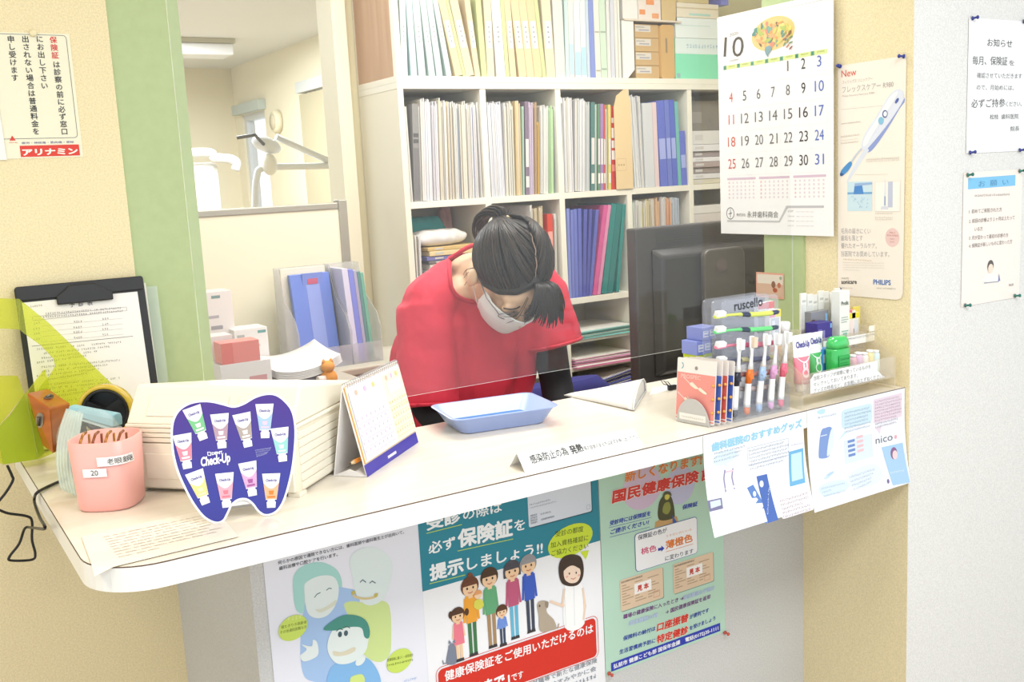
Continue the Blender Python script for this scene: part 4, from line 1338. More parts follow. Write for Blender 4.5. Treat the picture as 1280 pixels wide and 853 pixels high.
for y, t in ((404, '年    月    日'), (411, '氏名'), (417, '住所'), (424, '職業')):
    F.greek((42, y + 2), (50, y + 1), IN, 2, .004); F.line([(52, y + 4), (154, y - 6)], .0004, '#b0acaa', 2)
    F.greek((92, y + 0), (102, y - 1), IN, 2, .004); F.greek((128, y - 4), (135, y - 4.5), IN, 2, .004)
F.line([(40, 433), (166, 420.5)], .0008, '#6a6664', 2)
for k in range(13):
    y = 436 + k * 5.6
    F.greek((46 + (k % 3 != 0) * 6, y + 2), (150 - (k % 4) * 14, y - 7), '#7d7977', 2, .0036, gap=.16)
F.build('form', cb)
# white document stack standing behind the clipboard
st = thing('document_sleeve', 'upright stack of white sheets and clear sleeves behind the clipboard', 'document sleeve', B0 + Vector((uR - .08, .028, 0)))
t0 = ony(183, 354, 2.030); t1 = ony(196, 358, 2.030)
MB().obox((uR - .12, 2.014, ZT), (t0.x - uR + .12, 0, 0), (0, .004, 0), (0, .022, t0.z - ZT), M('#f6f3e4', .6)).build('sheets', st)
MB().obox((uR - .12, 2.022, ZT), (t1.x - uR + .122, 0, 0), (0, .003, 0), (0, .016, t1.z - ZT), clear('sleeve_clear', (.95, .97, .97), 1.4, .35, (.9, .95, .95))).build('sleeve', st)

# lime file holder
LIME = clear('lime_plastic', (.89, .92, .38), 1.4, .22, (.76, .84, .16), .2)
LIMED = clear('lime_plastic_thick', (.74, .82, .12), 1.4, .55, (.56, .68, .05), .25)
lh = thing('file_holder', 'translucent lime green file holder in front of the clipboard', 'file holder', on_counter(60, 560))
yA = 1.93


def vp(pts, Y):
    return [ony(x, y, Y) for x, y in pts]


pa = vp([(24, 374), (60, 403), (146, 486), (146, 520), (60, 560), (40, 520), (50, 484), (62, 470), (69, 458), (67, 449), (51, 432), (30, 417), (24, 412)], yA)
MB().prism(pa, (0, .0022, 0), LIME).build('front_panel', lh)
q0 = [ony(24, 374, yA), ony(24, 412, yA)]
back = [q0[0], q0[0] + Vector((-.055, .06, .004)), q0[1] + Vector((-.055, .06, .004)), q0[1]]
MB().prism(back, (.001, .002, 0), LIME).build('back_band', lh)
y2 = 1.88
pc = vp([(31, 493), (12, 520), (-4, 536), (4, 581), (47, 574.5), (56, 566), (45, 530)], y2)
MB().prism(pc, (0, .0022, 0), LIMED).build('low_front', lh)
pd = [ony(31, 493, y2), ony(47, 574.5, y2), ony(47, 574.5, y2) + Vector((.05, .05, 0)), ony(31, 493, y2) + Vector((.04, .05, .03))]
MB().prism(pd, (.002, -.001, 0), LIME).build('low_side', lh)
pe = [ony(-14, 470, 1.95), ony(4, 581, y2) + Vector((-.03, .06, .01)), ony(4, 581, y2), ony(-4, 536, y2), ony(31, 493, y2), ony(22, 470, 1.95)]
MB().prism(pe, (0, .0022, 0), LIME).build('low_back', lh)

# wooden box with metal clasps
WD = wood('orange_wood', '#b8651f', '#a4551a', (12, 12, 60), .25)
MET = M('#a8a49a', .35, .8)
A, Bq, Cq, Dq = on_counter(64, 566), None, None, None
bx = thing('wooden_box', 'small orange varnished wooden box with metal clasps, tilted in the lime holder', 'box', ony(60, 540, 1.84))
# front left face corners and the offset to the far right side
f_tl, f_tr, f_br, f_bl = ony(32.5, 491, 1.845), ony(62, 511, 1.80), ony(66, 568, 1.80), ony(53, 558, 1.84)
dep = ony(88, 504, 1.865) - ony(62, 511, 1.80)
dep2 = ony(55, 484, 1.91) - f_tl
MB().hexa([f_tl, f_tr, f_br, f_bl], [f_tl + dep, f_tr + dep, f_br + dep, f_bl + dep], WD).build('body', bx, bevel=.004, seg=3)
fn = (f_tr - f_tl).cross(f_bl - f_tl).normalized()
if fn.y > 0:
    fn = -fn
fc = (f_tl * .35 + f_tr * .25 + f_br * .25 + f_bl * .15)
fu = (f_tr - f_tl).normalized(); fv = fn.cross(fu).normalized()
if fv.z < 0:
    fv = -fv
pl = [fc + fu * (.009 * math.cos(t)) + fv * (.015 * math.sin(t)) for t in [k * PI / 4 for k in range(8)]]
MB().prism(pl, fn * .003, MET).tube([fc + fn * .004 - fv * .009, fc + fn * .006 + fv * .008], .0025, M('#6f6b62', .4, .7), 8).build('clasp', bx)
tc_ = (f_tl + f_tr) / 2 + dep * .5
tu = dep.normalized(); tw = fu
tn = fu.cross(tu).normalized()
tn = tn if tn.z > 0 else -tn
MB().prism([tc_ + tu * (.016 * math.cos(t)) + tw * (.005 * math.sin(t)) + tn * .0005 for t in [k * PI / 5 for k in range(10)]], tn * .002, MET).tube([tc_ - tu * .012 + tn * .003, tc_ + tn * .006, tc_ + tu * .012 + tn * .003], .002, M('#7d7970', .4, .7), 8).build('hinge', bx)

# tape dispenser: clear yellow roll on a black hub
tp_ = thing('tape_dispenser', 'black tape dispenser with a yellowish tape roll beside the lime holder', 'tape dispenser', onz(140, 545, ZT + .0005))
Tc = ony(133, 514, 1.80)
ax = Vector((-.45, -.89, 0)).normalized()
TY = M('#d8b83f', .25, coat=.3)
MB().lathe(Tc + ax * -.009, [(.040, 0), (.046, 0), (.046, .018), (.040, .018), (.040, 0)], TY, 32, ax).build('tape_roll', tp_)
hub = MB().lathe(Tc + ax * -.008, [(.034, 0), (.0395, 0), (.0395, .016), (.034, .016), (.034, 0)], BLK, 28, ax)
uu = ax.cross(Vector((0, 0, 1))).normalized()
for k in range(3):
    t = .5 + k * 2 * PI / 3
    d = uu * math.cos(t) + Vector((0, 0, 1)) * math.sin(t)
    s_ = ax.cross(d)
    hub.obox(Tc - s_ * .005 - ax * .007, d * .036, s_ * .010, ax * .014, BLK)
hub.build('hub', tp_)
base = [Tc + uu * (-.05) + Vector((0, 0, ZT - Tc.z)), Tc + uu * .07 + Vector((0, 0, ZT - Tc.z)), Tc + uu * .066 + Vector((0, 0, ZT - Tc.z + .045)), Tc + uu * .05 + Vector((0, 0, ZT - Tc.z + .03)), Tc + Vector((0, 0, -.022)), Tc + uu * -.045 + Vector((0, 0, ZT - Tc.z + .035))]
MB().prism([p - ax * .016 for p in base], ax * -.006, BLK).prism([p + ax * .010 for p in base], ax * .006, BLK).prism([base[0] - ax * .016, base[1] - ax * .016, base[1] - ax * .016 + Vector((0, 0, .012)), base[0] - ax * .016 + Vector((0, 0, .012))], ax * .032, BLK).build('base', tp_, bevel=.001)
# light blue stapler lying across the holder
SB = M('#9ccbdc', .35)
sa, sb_ = ony(91, 512, 1.79), ony(147, 524, 1.70)
dv = (sb_ - sa).normalized(); sd = dv.cross(Vector((0, 0, 1))).normalized(); upv = sd.cross(dv)
stp = thing('stapler', 'light blue stapler resting between the wooden box and the letter case', 'stapler', Vector((sb_.x, sb_.y, ZT)))


def bar(a, b, w, h0, h1, m, n=10):
    rings = []
    for P_, hh in ((a, h0), (a * .5 + b * .5, (h0 + h1) / 2), (b, h1)):
        rings.append([P_ + sd * x + upv * (y * hh) for x, y in [(w, 0), (w, .6), (w * .75, .92), (w * .3, 1), (-w * .3, 1), (-w * .75, .92), (-w, .6), (-w, 0)]])
    return MB().loft(rings, m, True, False)


bar(sa - upv * .006, sb_ - upv * .012, .010, .014, .022, SB).build('handle', stp, bevel=.002)
bar(sa - upv * .011, sb_ - upv * .019, .009, .004, .006, M('#c3d6dc', .3, .3)).build('magazine', stp, bevel=.001)
lowa = Vector((sa.x, sa.y, ZT + .001)); lowb = Vector((sb_.x, sb_.y, ZT + .001))
bar(lowa, lowb, .010, .010, .007, M('#2a2c30', .4)).build('base', stp, bevel=.002)
MB().prism([lowa - sd * .008, lowa + sd * .008, sa + sd * .008 - upv * .004, sa - sd * .008 - upv * .004], dv * .02, M('#2a2c30', .4)).build('rear_bracket', stp, bevel=.002)

# ribbed clear plastic card stand, curved
RIB = clear('ribbed_plastic', (.88, .95, .92), 1.4, .45, (.88, .95, .92), .25)
RIB2 = clear('ribbed_plastic_disc', (.97, .98, .975), 1.35, .10, (.95, .96, .95), .25)
rs = thing('plastic_stand', 'translucent ribbed curved plastic stand behind the pink cup', 'stand', on_counter(100, 622))
g = [(83, 511, 104, 517), (75, 535, 100, 540), (71, 560, 97, 566), (71, 585, 98, 592), (76, 612, 104, 624)]
yy = [1.66, 1.65, 1.645, 1.64, 1.635]
mid = []
L_ = []; Rr = []
for (x0, y0, x1, y1), Y in zip(g, yy):
    L_.append(ony(x0, y0, Y)); Rr.append(ony(x1, y1, Y - .015))
drop = ZT + .002 - min(L_[-1].z, Rr[-1].z)
Lp, Rp = smooth_path(L_, 4), smooth_path(Rr, 4)


def ribfn(u, v):
    k = v * (len(Lp) - 1); i = min(int(k), len(Lp) - 2); t = k - i
    a = Lp[i].lerp(Lp[i + 1], t); b = Rp[i].lerp(Rp[i + 1], t)
    p = a.lerp(b, u) + Vector((0, -.0012 * abs(math.sin(u * PI * 7)), 0))
    p.z = max(p.z, ZT + .001)
    return p


MB().grid(ribfn, 42, 16, RIB).build('ribbed_face', rs, solid=.0015, recalc=True)
dc = ony(112, 548, 1.67)
MB().lathe(dc + Vector((0, .0, 0)), [(.0, 0), (.046, 0), (.048, .002), (.046, .004), (0, .004)], RIB2, 32, (-.3, -1, .1)).build('round_back', rs)
MB().obox(Vector((dc.x - .035, 1.645, ZT + .001)), (.05, -.01, 0), (0, .05, 0), (0, 0, .006), RIB2).build('foot', rs)
MB().obox(Vector((dc.x - .020, 1.650, ZT + .008)), (.018, 0, 0), (0, .02, 0), (0, 0, .03), M('#8fe0b0', .4)).build('green_insert', rs)

# pink cup of reading glasses
ca_, cb_ = on_counter(105, 651), on_counter(184, 641)
cc = on_counter(143, 640)
ctr = onz(141, 629, ZT + .0008)
PINK = M('#f6b4ab', .35, k=.9)
PINKI = M('#f3c0b4', .4, k=.9)
u_ = Vector((.845, -.535, 0)); v_ = Vector((.535, .845, 0))


def sq(r, z, e=3.0):
    pts = []
    for k in range(40):
        t = 2 * PI * k / 40
        c_, s_ = math.cos(t), math.sin(t)
        x = math.copysign(abs(c_) ** (2 / e), c_) * r; y = math.copysign(abs(s_) ** (2 / e), s_) * r
        pts.append(ctr + u_ * x + v_ * y + Vector((0, 0, z)))
    return pts


w0, w1 = .0430, .0480
cup = thing('pen_cup', 'translucent pink cup with a white lettered label holding reading glasses', 'cup', ctr)
HC = .103
MB().loft([sq(w0 * .95, 0), sq(w0, .003), sq(w1, HC), sq(w1 - .0015, HC + .001), sq(w1 - .003, HC), sq(w0 - .002, .004), sq(w0 * .5, .0035)], PINK).build('body', cup)


def label(x0, x1, ym, hh, txt, tw):
    """a paper strip wrapped on the front of the cup, in angle/height"""
    pts = []
    R = Print(ctr - v_ * (w1 + .0008), u_, (0, 0, 1))
    vm = R.q((x0 + x1) / 2, ym)[1]
    a = (R.q(x0, ym)[0], vm - hh / 2); b = (R.q(x1, ym)[0], vm + hh / 2)

    def wrapf(s, u, v, l):
        u = max(-.0475, min(.0475, u))
        z = v
        r = w0 + (w1 - w0) * (z / HC) + .0022 + l
        e = 3.0
        t = abs(u) / r
        y = -(max(0, 1 - min(t, .999) ** e)) ** (1 / e) * r
        return ctr + u_ * u + v_ * y + Vector((0, 0, z))
    R.warp = wrapf
    for k in range(16):
        e0, e1 = a[0] + (b[0] - a[0]) * k / 16, a[0] + (b[0] - a[0]) * (k + 1) / 16
        R.mb.add([R.w(e0, a[1], 1), R.w(e1, a[1], 1), R.w(e1, b[1], 1), R.w(e0, b[1], 1)], [(0, 1, 2, 3)], M('#fbf8f6', .45))
    m_ = (b[0] - a[0]) * (1 - tw) / 2
    R.tuv(txt, (a[0] + m_, a[1] + (b[1] - a[1]) * .22), (b[0] - m_, a[1] + (b[1] - a[1]) * .22), '#4a4644', 3)
    return R


label(121, 171, 577, .0135, '老眼鏡', .5).build('name_label', cup)
label(103, 133, 592, .0125, '20', .3).build('number_label', cup)
label(161, 180, 585, .0125, '30', .45).build('number_label', cup)
GO = M('#b07a3c', .3, .6); TORT = M('#8a4a1c', .3)
# the temples of four pairs of glasses showing over the rim
for n, ((x0, y0), (x1, y1), mm, dsc) in enumerate((((102, 562), (106, 575), GO, 'gold wire'), ((109, 558), (121, 571), TORT, 'brown'), ((143, 553), (148, 570), GO, 'gold wire'), ((152, 551), (163, 564), TORT, 'brown'))):
    gl = thing('reading_glasses', 'folded %s reading glasses, %s from the left in the pink cup' % (dsc, ORD[n]), 'glasses', ctr + u_ * (-.027 + n * .018) + Vector((0, 0, .006)), 'reading glasses in the pink cup')
    top = ctr + u_ * (-.029 + n * .0185) - v_ * .008
    ptA = top + Vector((0, 0, HC - .004)) - v_ * .012
    ptB = top + Vector((0, 0, HC + .006)) + v_ * .012
    low = top + Vector((0, 0, .014))
    MB().tube([low, top + Vector((0, 0, .05)), ptA, (ptA + ptB) / 2 + Vector((0, 0, .004)), ptB], .0021, mm, 8).build('temple', gl)
    MB().tube([low + v_ * .014, top + v_ * .014 + Vector((0, 0, .05)), ptB + u_ * .004 - Vector((0, 0, .003))], .0018, mm, 8).build('temple', gl)
    fr = MB()
    for s_ in (0, 1):
        c_ = ctr + u_ * (-.024 + n * .016) + v_ * (-.012 + s_ * .028) + Vector((0, 0, .021))
        fr.tube([c_ + v_ * (.011 * math.cos(t)) + Vector((0, 0, .012 * math.sin(t))) for t in [k * PI / 8 for k in range(17)]], .0011, mm, 6)
    fr.build('frame', gl)

# cream letter case with sloped lid
fl, fr_ = Vector((.293, 1.607, ZT)), Vector((.484, 1.394, ZT))
W1 = (fr_ - fl); wl = W1.length; W1.normalize(); D1 = Vector((-W1.y, W1.x, 0))
IV = M('#f4ebd4', .45); IV2 = M('#f8f1de', .4); GAP = M('#cbbfa6', .7)
lc = thing('letter_case', 'cream desktop letter case of shallow drawers with a sloped lid', 'letter case', (fl + fr_) / 2 + D1 * .15)
DD = .30; hb = .108


def lbox(u0, u1, d0, d1, z0, z1, m, name, **k):
    return MB().obox(fl + W1 * u0 + D1 * d0 + Vector((0, 0, z0)), W1 * (u1 - u0), D1 * (d1 - d0), Vector((0, 0, z1 - z0)), m).build(name, lc, **k)


lbox(0.004, wl - .004, .006, DD, .004, hb - .004, IV, 'body', bevel=.003)
lbox(0, wl, .0, DD + .004, hb - .006, hb, IV2, 'rim', bevel=.002)
nd = 7
lbox(.006, wl - .006, .001, .02, .008, hb - .030, IV2, 'drawer', bevel=.0012)
lbox(.03, wl - .03, .0, .01, .022, hb - .046, IV2, 'drawer_panel', bevel=.0008)
for k in range(3):
    lbox(.003, wl - .003, .0005, .02, hb - .028 + k * .0075, hb - .0215 + k * .0075, IV2, 'front_rib', bevel=.001)
for k in range(nd):
    z0 = .008 + k * (hb - .018) / nd
    z1 = z0 + (hb - .018) / nd - .0018
    lbox(wl - .0045, wl - .002, .02, DD - .01, z0, z1, IV2, 'side_rib', bevel=.0008)
for u in (.0, wl - .02):
    for dd in (.005, DD - .03):
        lbox(u, u + .02, dd, dd + .022, .0, .006, IV2, 'foot', bevel=.001)
# sloped lid: front leans back, top falls to the rear
ht = .165
z_l = ony(159, 472, (fl + D1 * .03).y).z - ZT
sl = .034
pr = [(.0, hb), (sl, hb + .050), (sl + .008, hb + .054), (DD, hb + .008), (DD, hb)]
MB().prism([fl + W1 * .002 + D1 * d + Vector((0, 0, z)) for d, z in pr], W1 * (wl - .004), IV2).build('lid', lc, bevel=.004, seg=3)
sn = Vector((0, 0, 1)) * sl - D1 * .050
sn.normalize()
fdir = (D1 * sl + Vector((0, 0, .050)))


def lidpanel(u0, u1, t0, t1):
    o = fl + D1 * 0 + Vector((0, 0, hb)) - D1 * .0006
    MB().obox(o + W1 * u0 + fdir * t0, W1 * (u1 - u0), fdir * (t1 - t0), sn * -.0 + (-D1 * .050 + Vector((0, 0, sl))).normalized() * .0018, IV2).build('lid_panel', lc, bevel=.0008)


lidpanel(.035, wl * .60, .22, .80)
lidpanel(wl * .66, wl - .03, .22, .80)

# tooth-shaped toothpaste display
r0, r1 = on_counter(269.6, 655), on_counter(335, 645.5)
Ut = (r1 - r0).normalized()
Nt = Vector((Ut.y, -Ut.x, 0))
lean = (Vector((0, 0, 1)) - Nt * .16).normalized()
P = Print(r0 + Vector((0, 0, .0002)), Ut, lean, rough=.25)
tooth = [(435, 130), (380, 117), (300, 99), (220, 100), (150, 122), (95, 170), (66, 250), (68, 380), (93, 500), (138, 610), (198, 720), (262, 797), (330, 829), (378, 815), (405, 770), (430, 720), (468, 692), (510, 690), (545, 715), (580, 760), (620, 783), (670, 775), (712, 740), (747, 670), (782, 540), (800, 420), (808, 280), (792, 170), (750, 105), (692, 62), (630, 55), (560, 75), (490, 115)]
tooth = [(200 + x / 4.739, 480 + y / 4.739) for x, y in tooth]
td = thing('tooth_display', 'purple tooth-shaped cardboard display printed with small toothpaste tubes', 'display stand', r0.lerp(r1, .5))
ol = smooth_loop([P.q(*p) for p in tooth], 4)
cu = sum(p[0] for p in ol) / len(ol); cv = sum(p[1] for p in ol) / len(ol)
P.mb.prism([P.w(u, v) for u, v in ol], P.N * -.003, M('#fbfbfd', .3))
sw = .0028


def shrink(pts, d):
    out = []
    m = len(pts)
    for i in range(m):
        a, b, c = Vector(pts[i - 1]), Vector(pts[i]), Vector(pts[(i + 1) % m])
        t = (c - a).normalized()
        n = Vector((-t.y, t.x))
        out.append(tuple(b + n * d))
    return out


area2 = sum(ol[i - 1][0] * ol[i][1] - ol[i][0] * ol[i - 1][1] for i in range(len(ol)))
m = bpy.data.materials.new('tooth_print'); m.use_nodes = True
nt = m.node_tree; b_ = nt.nodes['Principled BSDF']; b_.inputs['Roughness'].default_value = .25
tcn = nt.nodes.new('ShaderNodeTexCoord'); spx = nt.nodes.new('ShaderNodeSeparateXYZ'); rmp = nt.nodes.new('ShaderNodeValToRGB')
nt.links.new(tcn.outputs['Generated'], spx.inputs[0]); nt.links.new(spx.outputs['Z'], rmp.inputs[0]); nt.links.new(rmp.outputs[0], b_.inputs['Base Color'])
rmp.color_ramp.elements[0].color = rgb('#383aa2', .72); rmp.color_ramp.elements[1].color = rgb('#512f96', .72); rmp.color_ramp.elements[0].position = .3
P.quv(shrink(ol, sw if area2 > 0 else -sw), m, 1)
P.text('DENT.', (265, 569), (279, 567), '#f4f4fb', 3, .06, h=.0052); P.luv([P.q(259.5, 565.5), P.q(263, 565.5), P.q(263.5, 569.5), P.q(260, 569.5)], .0009, '#f4f4fb', 3, True)
P.text('Check-Up', (252, 583), (288, 577), '#f8f8fd', 3, .05, .2, h=.017)
for k in range(4):
    P.text(('~~~~~~~~~', '~~~~~~~~', '~~~~~~~~', '~~~~~')[k], (319 + k * .6, 564 + k * 2.6), (339 - k * 2, 561 + k * 2.4), '#b9bce6', 3, h=.0028)


def tube_print(x, y, ang, c1, c2, hgt=44):
    """a drawn standing toothpaste tube, cap down: centre pixel, tilt"""
    u, v = P.q(x, y)
    s = .00092
    cs, sn = math.cos(ang), math.sin(ang)

    def t(px_, py_):
        a_, b2 = px_ * s, py_ * s
        return (u + a_ * cs - b2 * sn, v + a_ * sn + b2 * cs)
    P.quv([t(-13.5, 26), t(13.5, 26), t(8, -14), t(-8, -14)], '#f6f5f6', 3)
    P.quv([t(-11.6, 12)] + [t(-11.6 + 23.2 * k / 8, 12 - 9 * math.sin(PI * k / 8)) for k in range(1, 8)] + [t(11.6, 12), t(7.9, -13), t(-7.9, -13)], c1, 4)
    P.quv([t(-4, 0), t(4, 0), t(3, -6), t(-3, -6)], c2, 5)
    P.quv([t(-6, -8), t(6, -8), t(5.6, -11), t(-5.6, -11)], c2, 5)
    P.tuv('Check-Up', t(-8, 14), t(8, 14), '#6a62a8', 5, .04, h=.005)
    P.quv([t(-5.5, -14), t(5.5, -14), t(5.5, -17), t(-5.5, -17)], '#e6e3ea', 4)
    P.quv([t(-6.8, -17), t(6.8, -17), t(6.2, -26), t(-6.2, -26)], '#f8f8fa', 4)


for x, y, a_, c1, c2 in ((247, 529.5, .25, '#7cc48a', '#f3e8ea'), (276, 539, -.02, '#b99aa8', '#f0e4e8'), (306, 538, .10, '#b3a59e', '#f3efe8'), (331, 526.5, -.08, '#a9c8ea', '#e4c9dc'), (351.5, 556, .0, '#9ad6d0', '#d9eef0'), (231, 564.5, .06, '#f08a9c', '#fbeef0'), (250, 610, .24, '#efd98c', '#dff0b8'), (282, 613, -.03, '#f6aab8', '#e87c8c'), (312.5, 599, .06, '#d9a8d0', '#a85a98'), (339, 613.5, -.1, '#f5b48a', '#e8822f')):
    tube_print(x, y, a_, c1, c2)
P.build('printed_board', td)
hb_ = r0.lerp(r1, .5) - Nt * .02
MB().prism([P.w(cu - .02, .02) - P.N * .0034, P.w(cu + .02, .02) - P.N * .0034, P.w(cu + .015, .10) - P.N * .0034, P.w(cu - .015, .10) - P.N * .0034], -Nt * .0012, M('#efece8')).hexa(
    [P.w(cu - .015, .09) - P.N * .0036, P.w(cu + .015, .09) - P.N * .0036, P.w(cu + .015, .092) - P.N * .0036, P.w(cu - .015, .092) - P.N * .0036],
    [Vector(P.w(cu - .02, .0)) * 1 - Nt * .055 + Vector((0, 0, -P.w(0, 0).z + ZT + .001)), Vector(P.w(cu + .02, 0)) - Nt * .055 + Vector((0, 0, -P.w(0, 0).z + ZT + .001)), Vector(P.w(cu + .02, 0)) - Nt * .057 + Vector((0, 0, -P.w(0, 0).z + ZT + .002)), Vector(P.w(cu - .02, 0)) - Nt * .057 + Vector((0, 0, -P.w(0, 0).z + ZT + .002))], M('#efece8')).build('easel_back', td)

# desk calendar with spiral binding
c0, c1 = on_counter(459, 597), on_counter(523, 553)
Uc = (c1 - c0).normalized(); Nc = Vector((Uc.y, -Uc.x, 0))
bk = on_counter(419, 594)
run = (bk - c0).dot(-Nc)
# ridge height from the top left corner pixel
best = None
for k in range(400):
    z = .05 + k * .0005
    p = c0 - Nc * run * .55 + Vector((0, 0, z))
    e = abs(px(p)[1] - 483)
    if best is None or e < best[0]:
        best = (e, z)
hz = best[1]
Lc = (c1 - c0).length
lean = (Vector((0, 0, hz)) - Nc * run * .55)
fh = lean.length
dcx = thing('desk_calendar', 'spiral-bound desk calendar tent with a purple foot strip', 'desk calendar', c0.lerp(c1, .5) - Nc * run * .5)
P = Print(c0, Uc, lean, rough=.4)
CAR = M('#f7f3f0', .5)
fs = MB()
fs.prism([P.w(0, 0), P.w(Lc, 0), P.w(Lc, fh), P.w(0, fh)], P.N * -.0012, CAR)
ridge0, ridge1 = P.w(0, fh), P.w(Lc, fh)
b0_, b1_ = c0 - Nc * run, c1 - Nc * run
fs.hexa([b0_, b1_, ridge1, ridge0], [b0_ + Nc * .0014, b1_ + Nc * .0014, ridge1 + Nc * .0014, ridge0 + Nc * .0014], CAR)
fs.prism([c0 + Vector((0, 0, .0005)), b0_ + Vector((0, 0, .0005)), b0_.lerp(c0, .5) + Vector((0, 0, .012))], Uc * .0012, CAR)
fs.hexa([c0, c1, c1 - Nc * .02 + Vector((0, 0, .008)), c0 - Nc * .02 + Vector((0, 0, .008))], [c0 + Vector((0, 0, .001)), c1 + Vector((0, 0, .001)), c1 - Nc * .02 + Vector((0, 0, .009)), c0 - Nc * .02 + Vector((0, 0, .009))], CAR)
fs.build('card_stand', dcx)
P.quv([(0, 0), (Lc, 0), (Lc, .019), (0, .019)], '#4a3fae', 1)
P.quv([(Lc * .40, .006), (Lc * .56, .006), (Lc * .56, .0105), (Lc * .40, .0105)], '#e9e6f6', 2)
for k in range(5):
    P.mb.prism([P.w(u, v, 1) + P.N * .0008 * k for u, v in [(.003, .020 + k * .0006), (Lc - .004, .020 + k * .0006), (Lc - .004, fh - .004), (.003, fh - .004)]], P.N * .0007, M(['#e8b45a', '#e0875a', '#f2e28a', '#f6e6a6', '#fbf7f6'][k]))
P.mb_off = None
l0 = 24
P.quv([(.005, .024), (Lc * .60, .024), (Lc * .60, fh - .012), (.005, fh - .012)], '#f6eff6', l0)
P.quv([(Lc * .60, .024), (Lc - .006, .024), (Lc - .006, fh - .012), (Lc * .60, fh - .012)], '#fbf5dc', l0)
for j, (a_, b2, cc_) in enumerate(((.03, .57, '#dcc9e2'), (.62, .96, '#eadb9a'))):
    for r_ in range(5):
        for d in range(7):
            u = Lc * (a_ + (b2 - a_) * d / 7) + .002
            v = .030 + r_ * (fh - .085) / 5
            P.quv([(u, v), (u + Lc * (b2 - a_) / 7 - .002, v), (u + Lc * (b2 - a_) / 7 - .002, v + .0008), (u, v + .0008)], cc_, l0 + 2)
            P.quv([(u, v + .006), (u + .003, v + .006), (u + .003, v + .0105), (u, v + .0105)], cc_, l0 + 2)
    P.quv([(Lc * (a_ + .05), fh - .045), (Lc * (b2 - .05), fh - .045), (Lc * (b2 - .05), fh - .026), (Lc * (a_ + .05), fh - .026)], '#fdfdfe', l0 + 2)
    for q_ in range(3):
        u = Lc * (a_ + (b2 - a_) * (.2 + .28 * q_)); v = fh - .018
        P.quv([(u + .005 * math.cos(t), v + .0045 * math.sin(t)) for t in [k * PI / 6 for k in range(12)]], ('#eec9b0', '#e2c6e6', '#f0dc8c')[q_], l0 + 2)
P.build('pages', dcx)
ri = MB()
for k in range(26):
    u = Lc * (.04 + .92 * k / 25)
    c_ = P.w(u, fh - .002) + P.N * .001
    ri.tube([c_ + Uc.cross(P.N) * 0 + P.N * (.0052 * math.cos(t)) + P.V * (.0052 * math.sin(t)) for t in [j * PI / 5 for j in range(11)]], .0006, M('#c9c8d0', .3, .7), 5)
ri.build('spiral_binding', dcx)
# orange pencil tucked under it
pe = thing('pencil', 'orange pencil stub under the desk calendar', 'pencil', ony(437, 580, c0.y + .02))
q0, q1 = ony(436.5, 580.5, c0.y + .012), ony(462, 568, c0.y + .03)
q0.z = max(q0.z, ZT + .006)
dq = (q1 - q0).normalized()
MB().tube([q0 + dq * .010, q1 - dq * .012], .0038, M('#e8923a', .35), 6, False).build('shaft', pe)
MB().tube([q0 + dq * .003, q0 + dq * .010], [.0012, .0038], M('#e6c79a', .6), 8).build('sharpened_cone', pe)
MB().tube([q0, q0 + dq * .0032], [.0002, .0013], M('#4a4038', .5), 8).build('lead', pe)

# cash tray
BLUE = M('#a9bdf2', .3, k=.9); BLUEIN = M('#5f87c2', .6)
f0, f1 = on_counter(579, 544.5), on_counter(684, 529)
Ux = (f1 - f0).normalized(); Vx = Vector((-Ux.y, Ux.x, 0))
L0 = (f1 - f0).length; D0 = .115
tc0 = f0 + Ux * L0 / 2 + Vx * (D0 / 2)


def tring(ex, ey, z, r=.02):
    return [tc0 + Ux * x + Vx * y + Vector((0, 0, z)) for x, y in rr(-L0 / 2 - ex, -D0 / 2 - ey, L0 / 2 + ex, D0 / 2 + ey, r, 6)]


ct = thing('cash_tray', 'pale blue plastic cash tray with a dark blue mat', 'tray', tc0)
MB().loft([tring(-.004, -.004, 0), tring(0, 0, .002), tring(.016, .013, .030), tring(.022, .017, .0315), tring(.022, .017, .033), tring(.015, .012, .0325), tring(-.001, -.001, .0045), tring(-.03, -.03, .0042)], BLUE).build('shell', ct)
MB().prism([p + Vector((0, 0, .005)) for p in tring(-.008, -.008, 0, .012)], (0, 0, .0015), M('#4f7fc0', .7, bump=.3, bscale=900)).build('mat', ct)

# folded white paper bag lying on the counter
PAP = M('#f8f7f5', .5)
pb = thing('paper_bag', 'white folded paper bag lying at the back edge of the counter', 'paper bag', on_counter(760, 505))
A = on_counter(705, 495); Bf = on_counter(790, 514.5); Bb = onz(806, 489, ZT)
rings = []
for k in range(13):
    t = k / 12
    lo = A.lerp(Bf, t); hi = A.lerp(Bb, t)
    up = .034 * (t ** .8)
    ring = []
    for j in range(14):
        a_ = 2 * PI * j / 14
        s_ = .5 - .5 * math.cos(a_)
        p = lo.lerp(hi, s_)
        z = up * max(0, math.sin(a_)) * (1.0 if a_ < PI else 0) + (.0015 if a_ < PI else 0)
        ring.append(Vector((p.x, p.y, ZT + .0006 + z + .004 * t * math.sin(a_ * 2 + t * 3) * (a_ < PI))))
    rings.append(ring)
MB().loft(rings, PAP, True, True).build('bag', pb)
en = rings[-1]
MB().loft([[p for p in en], [p + (Bf - A).normalized() * .006 + Vector((0, 0, .002)) for p in en]], M('#f3f2f0', .5), False, True).build('open_end', pb, solid=.0006)
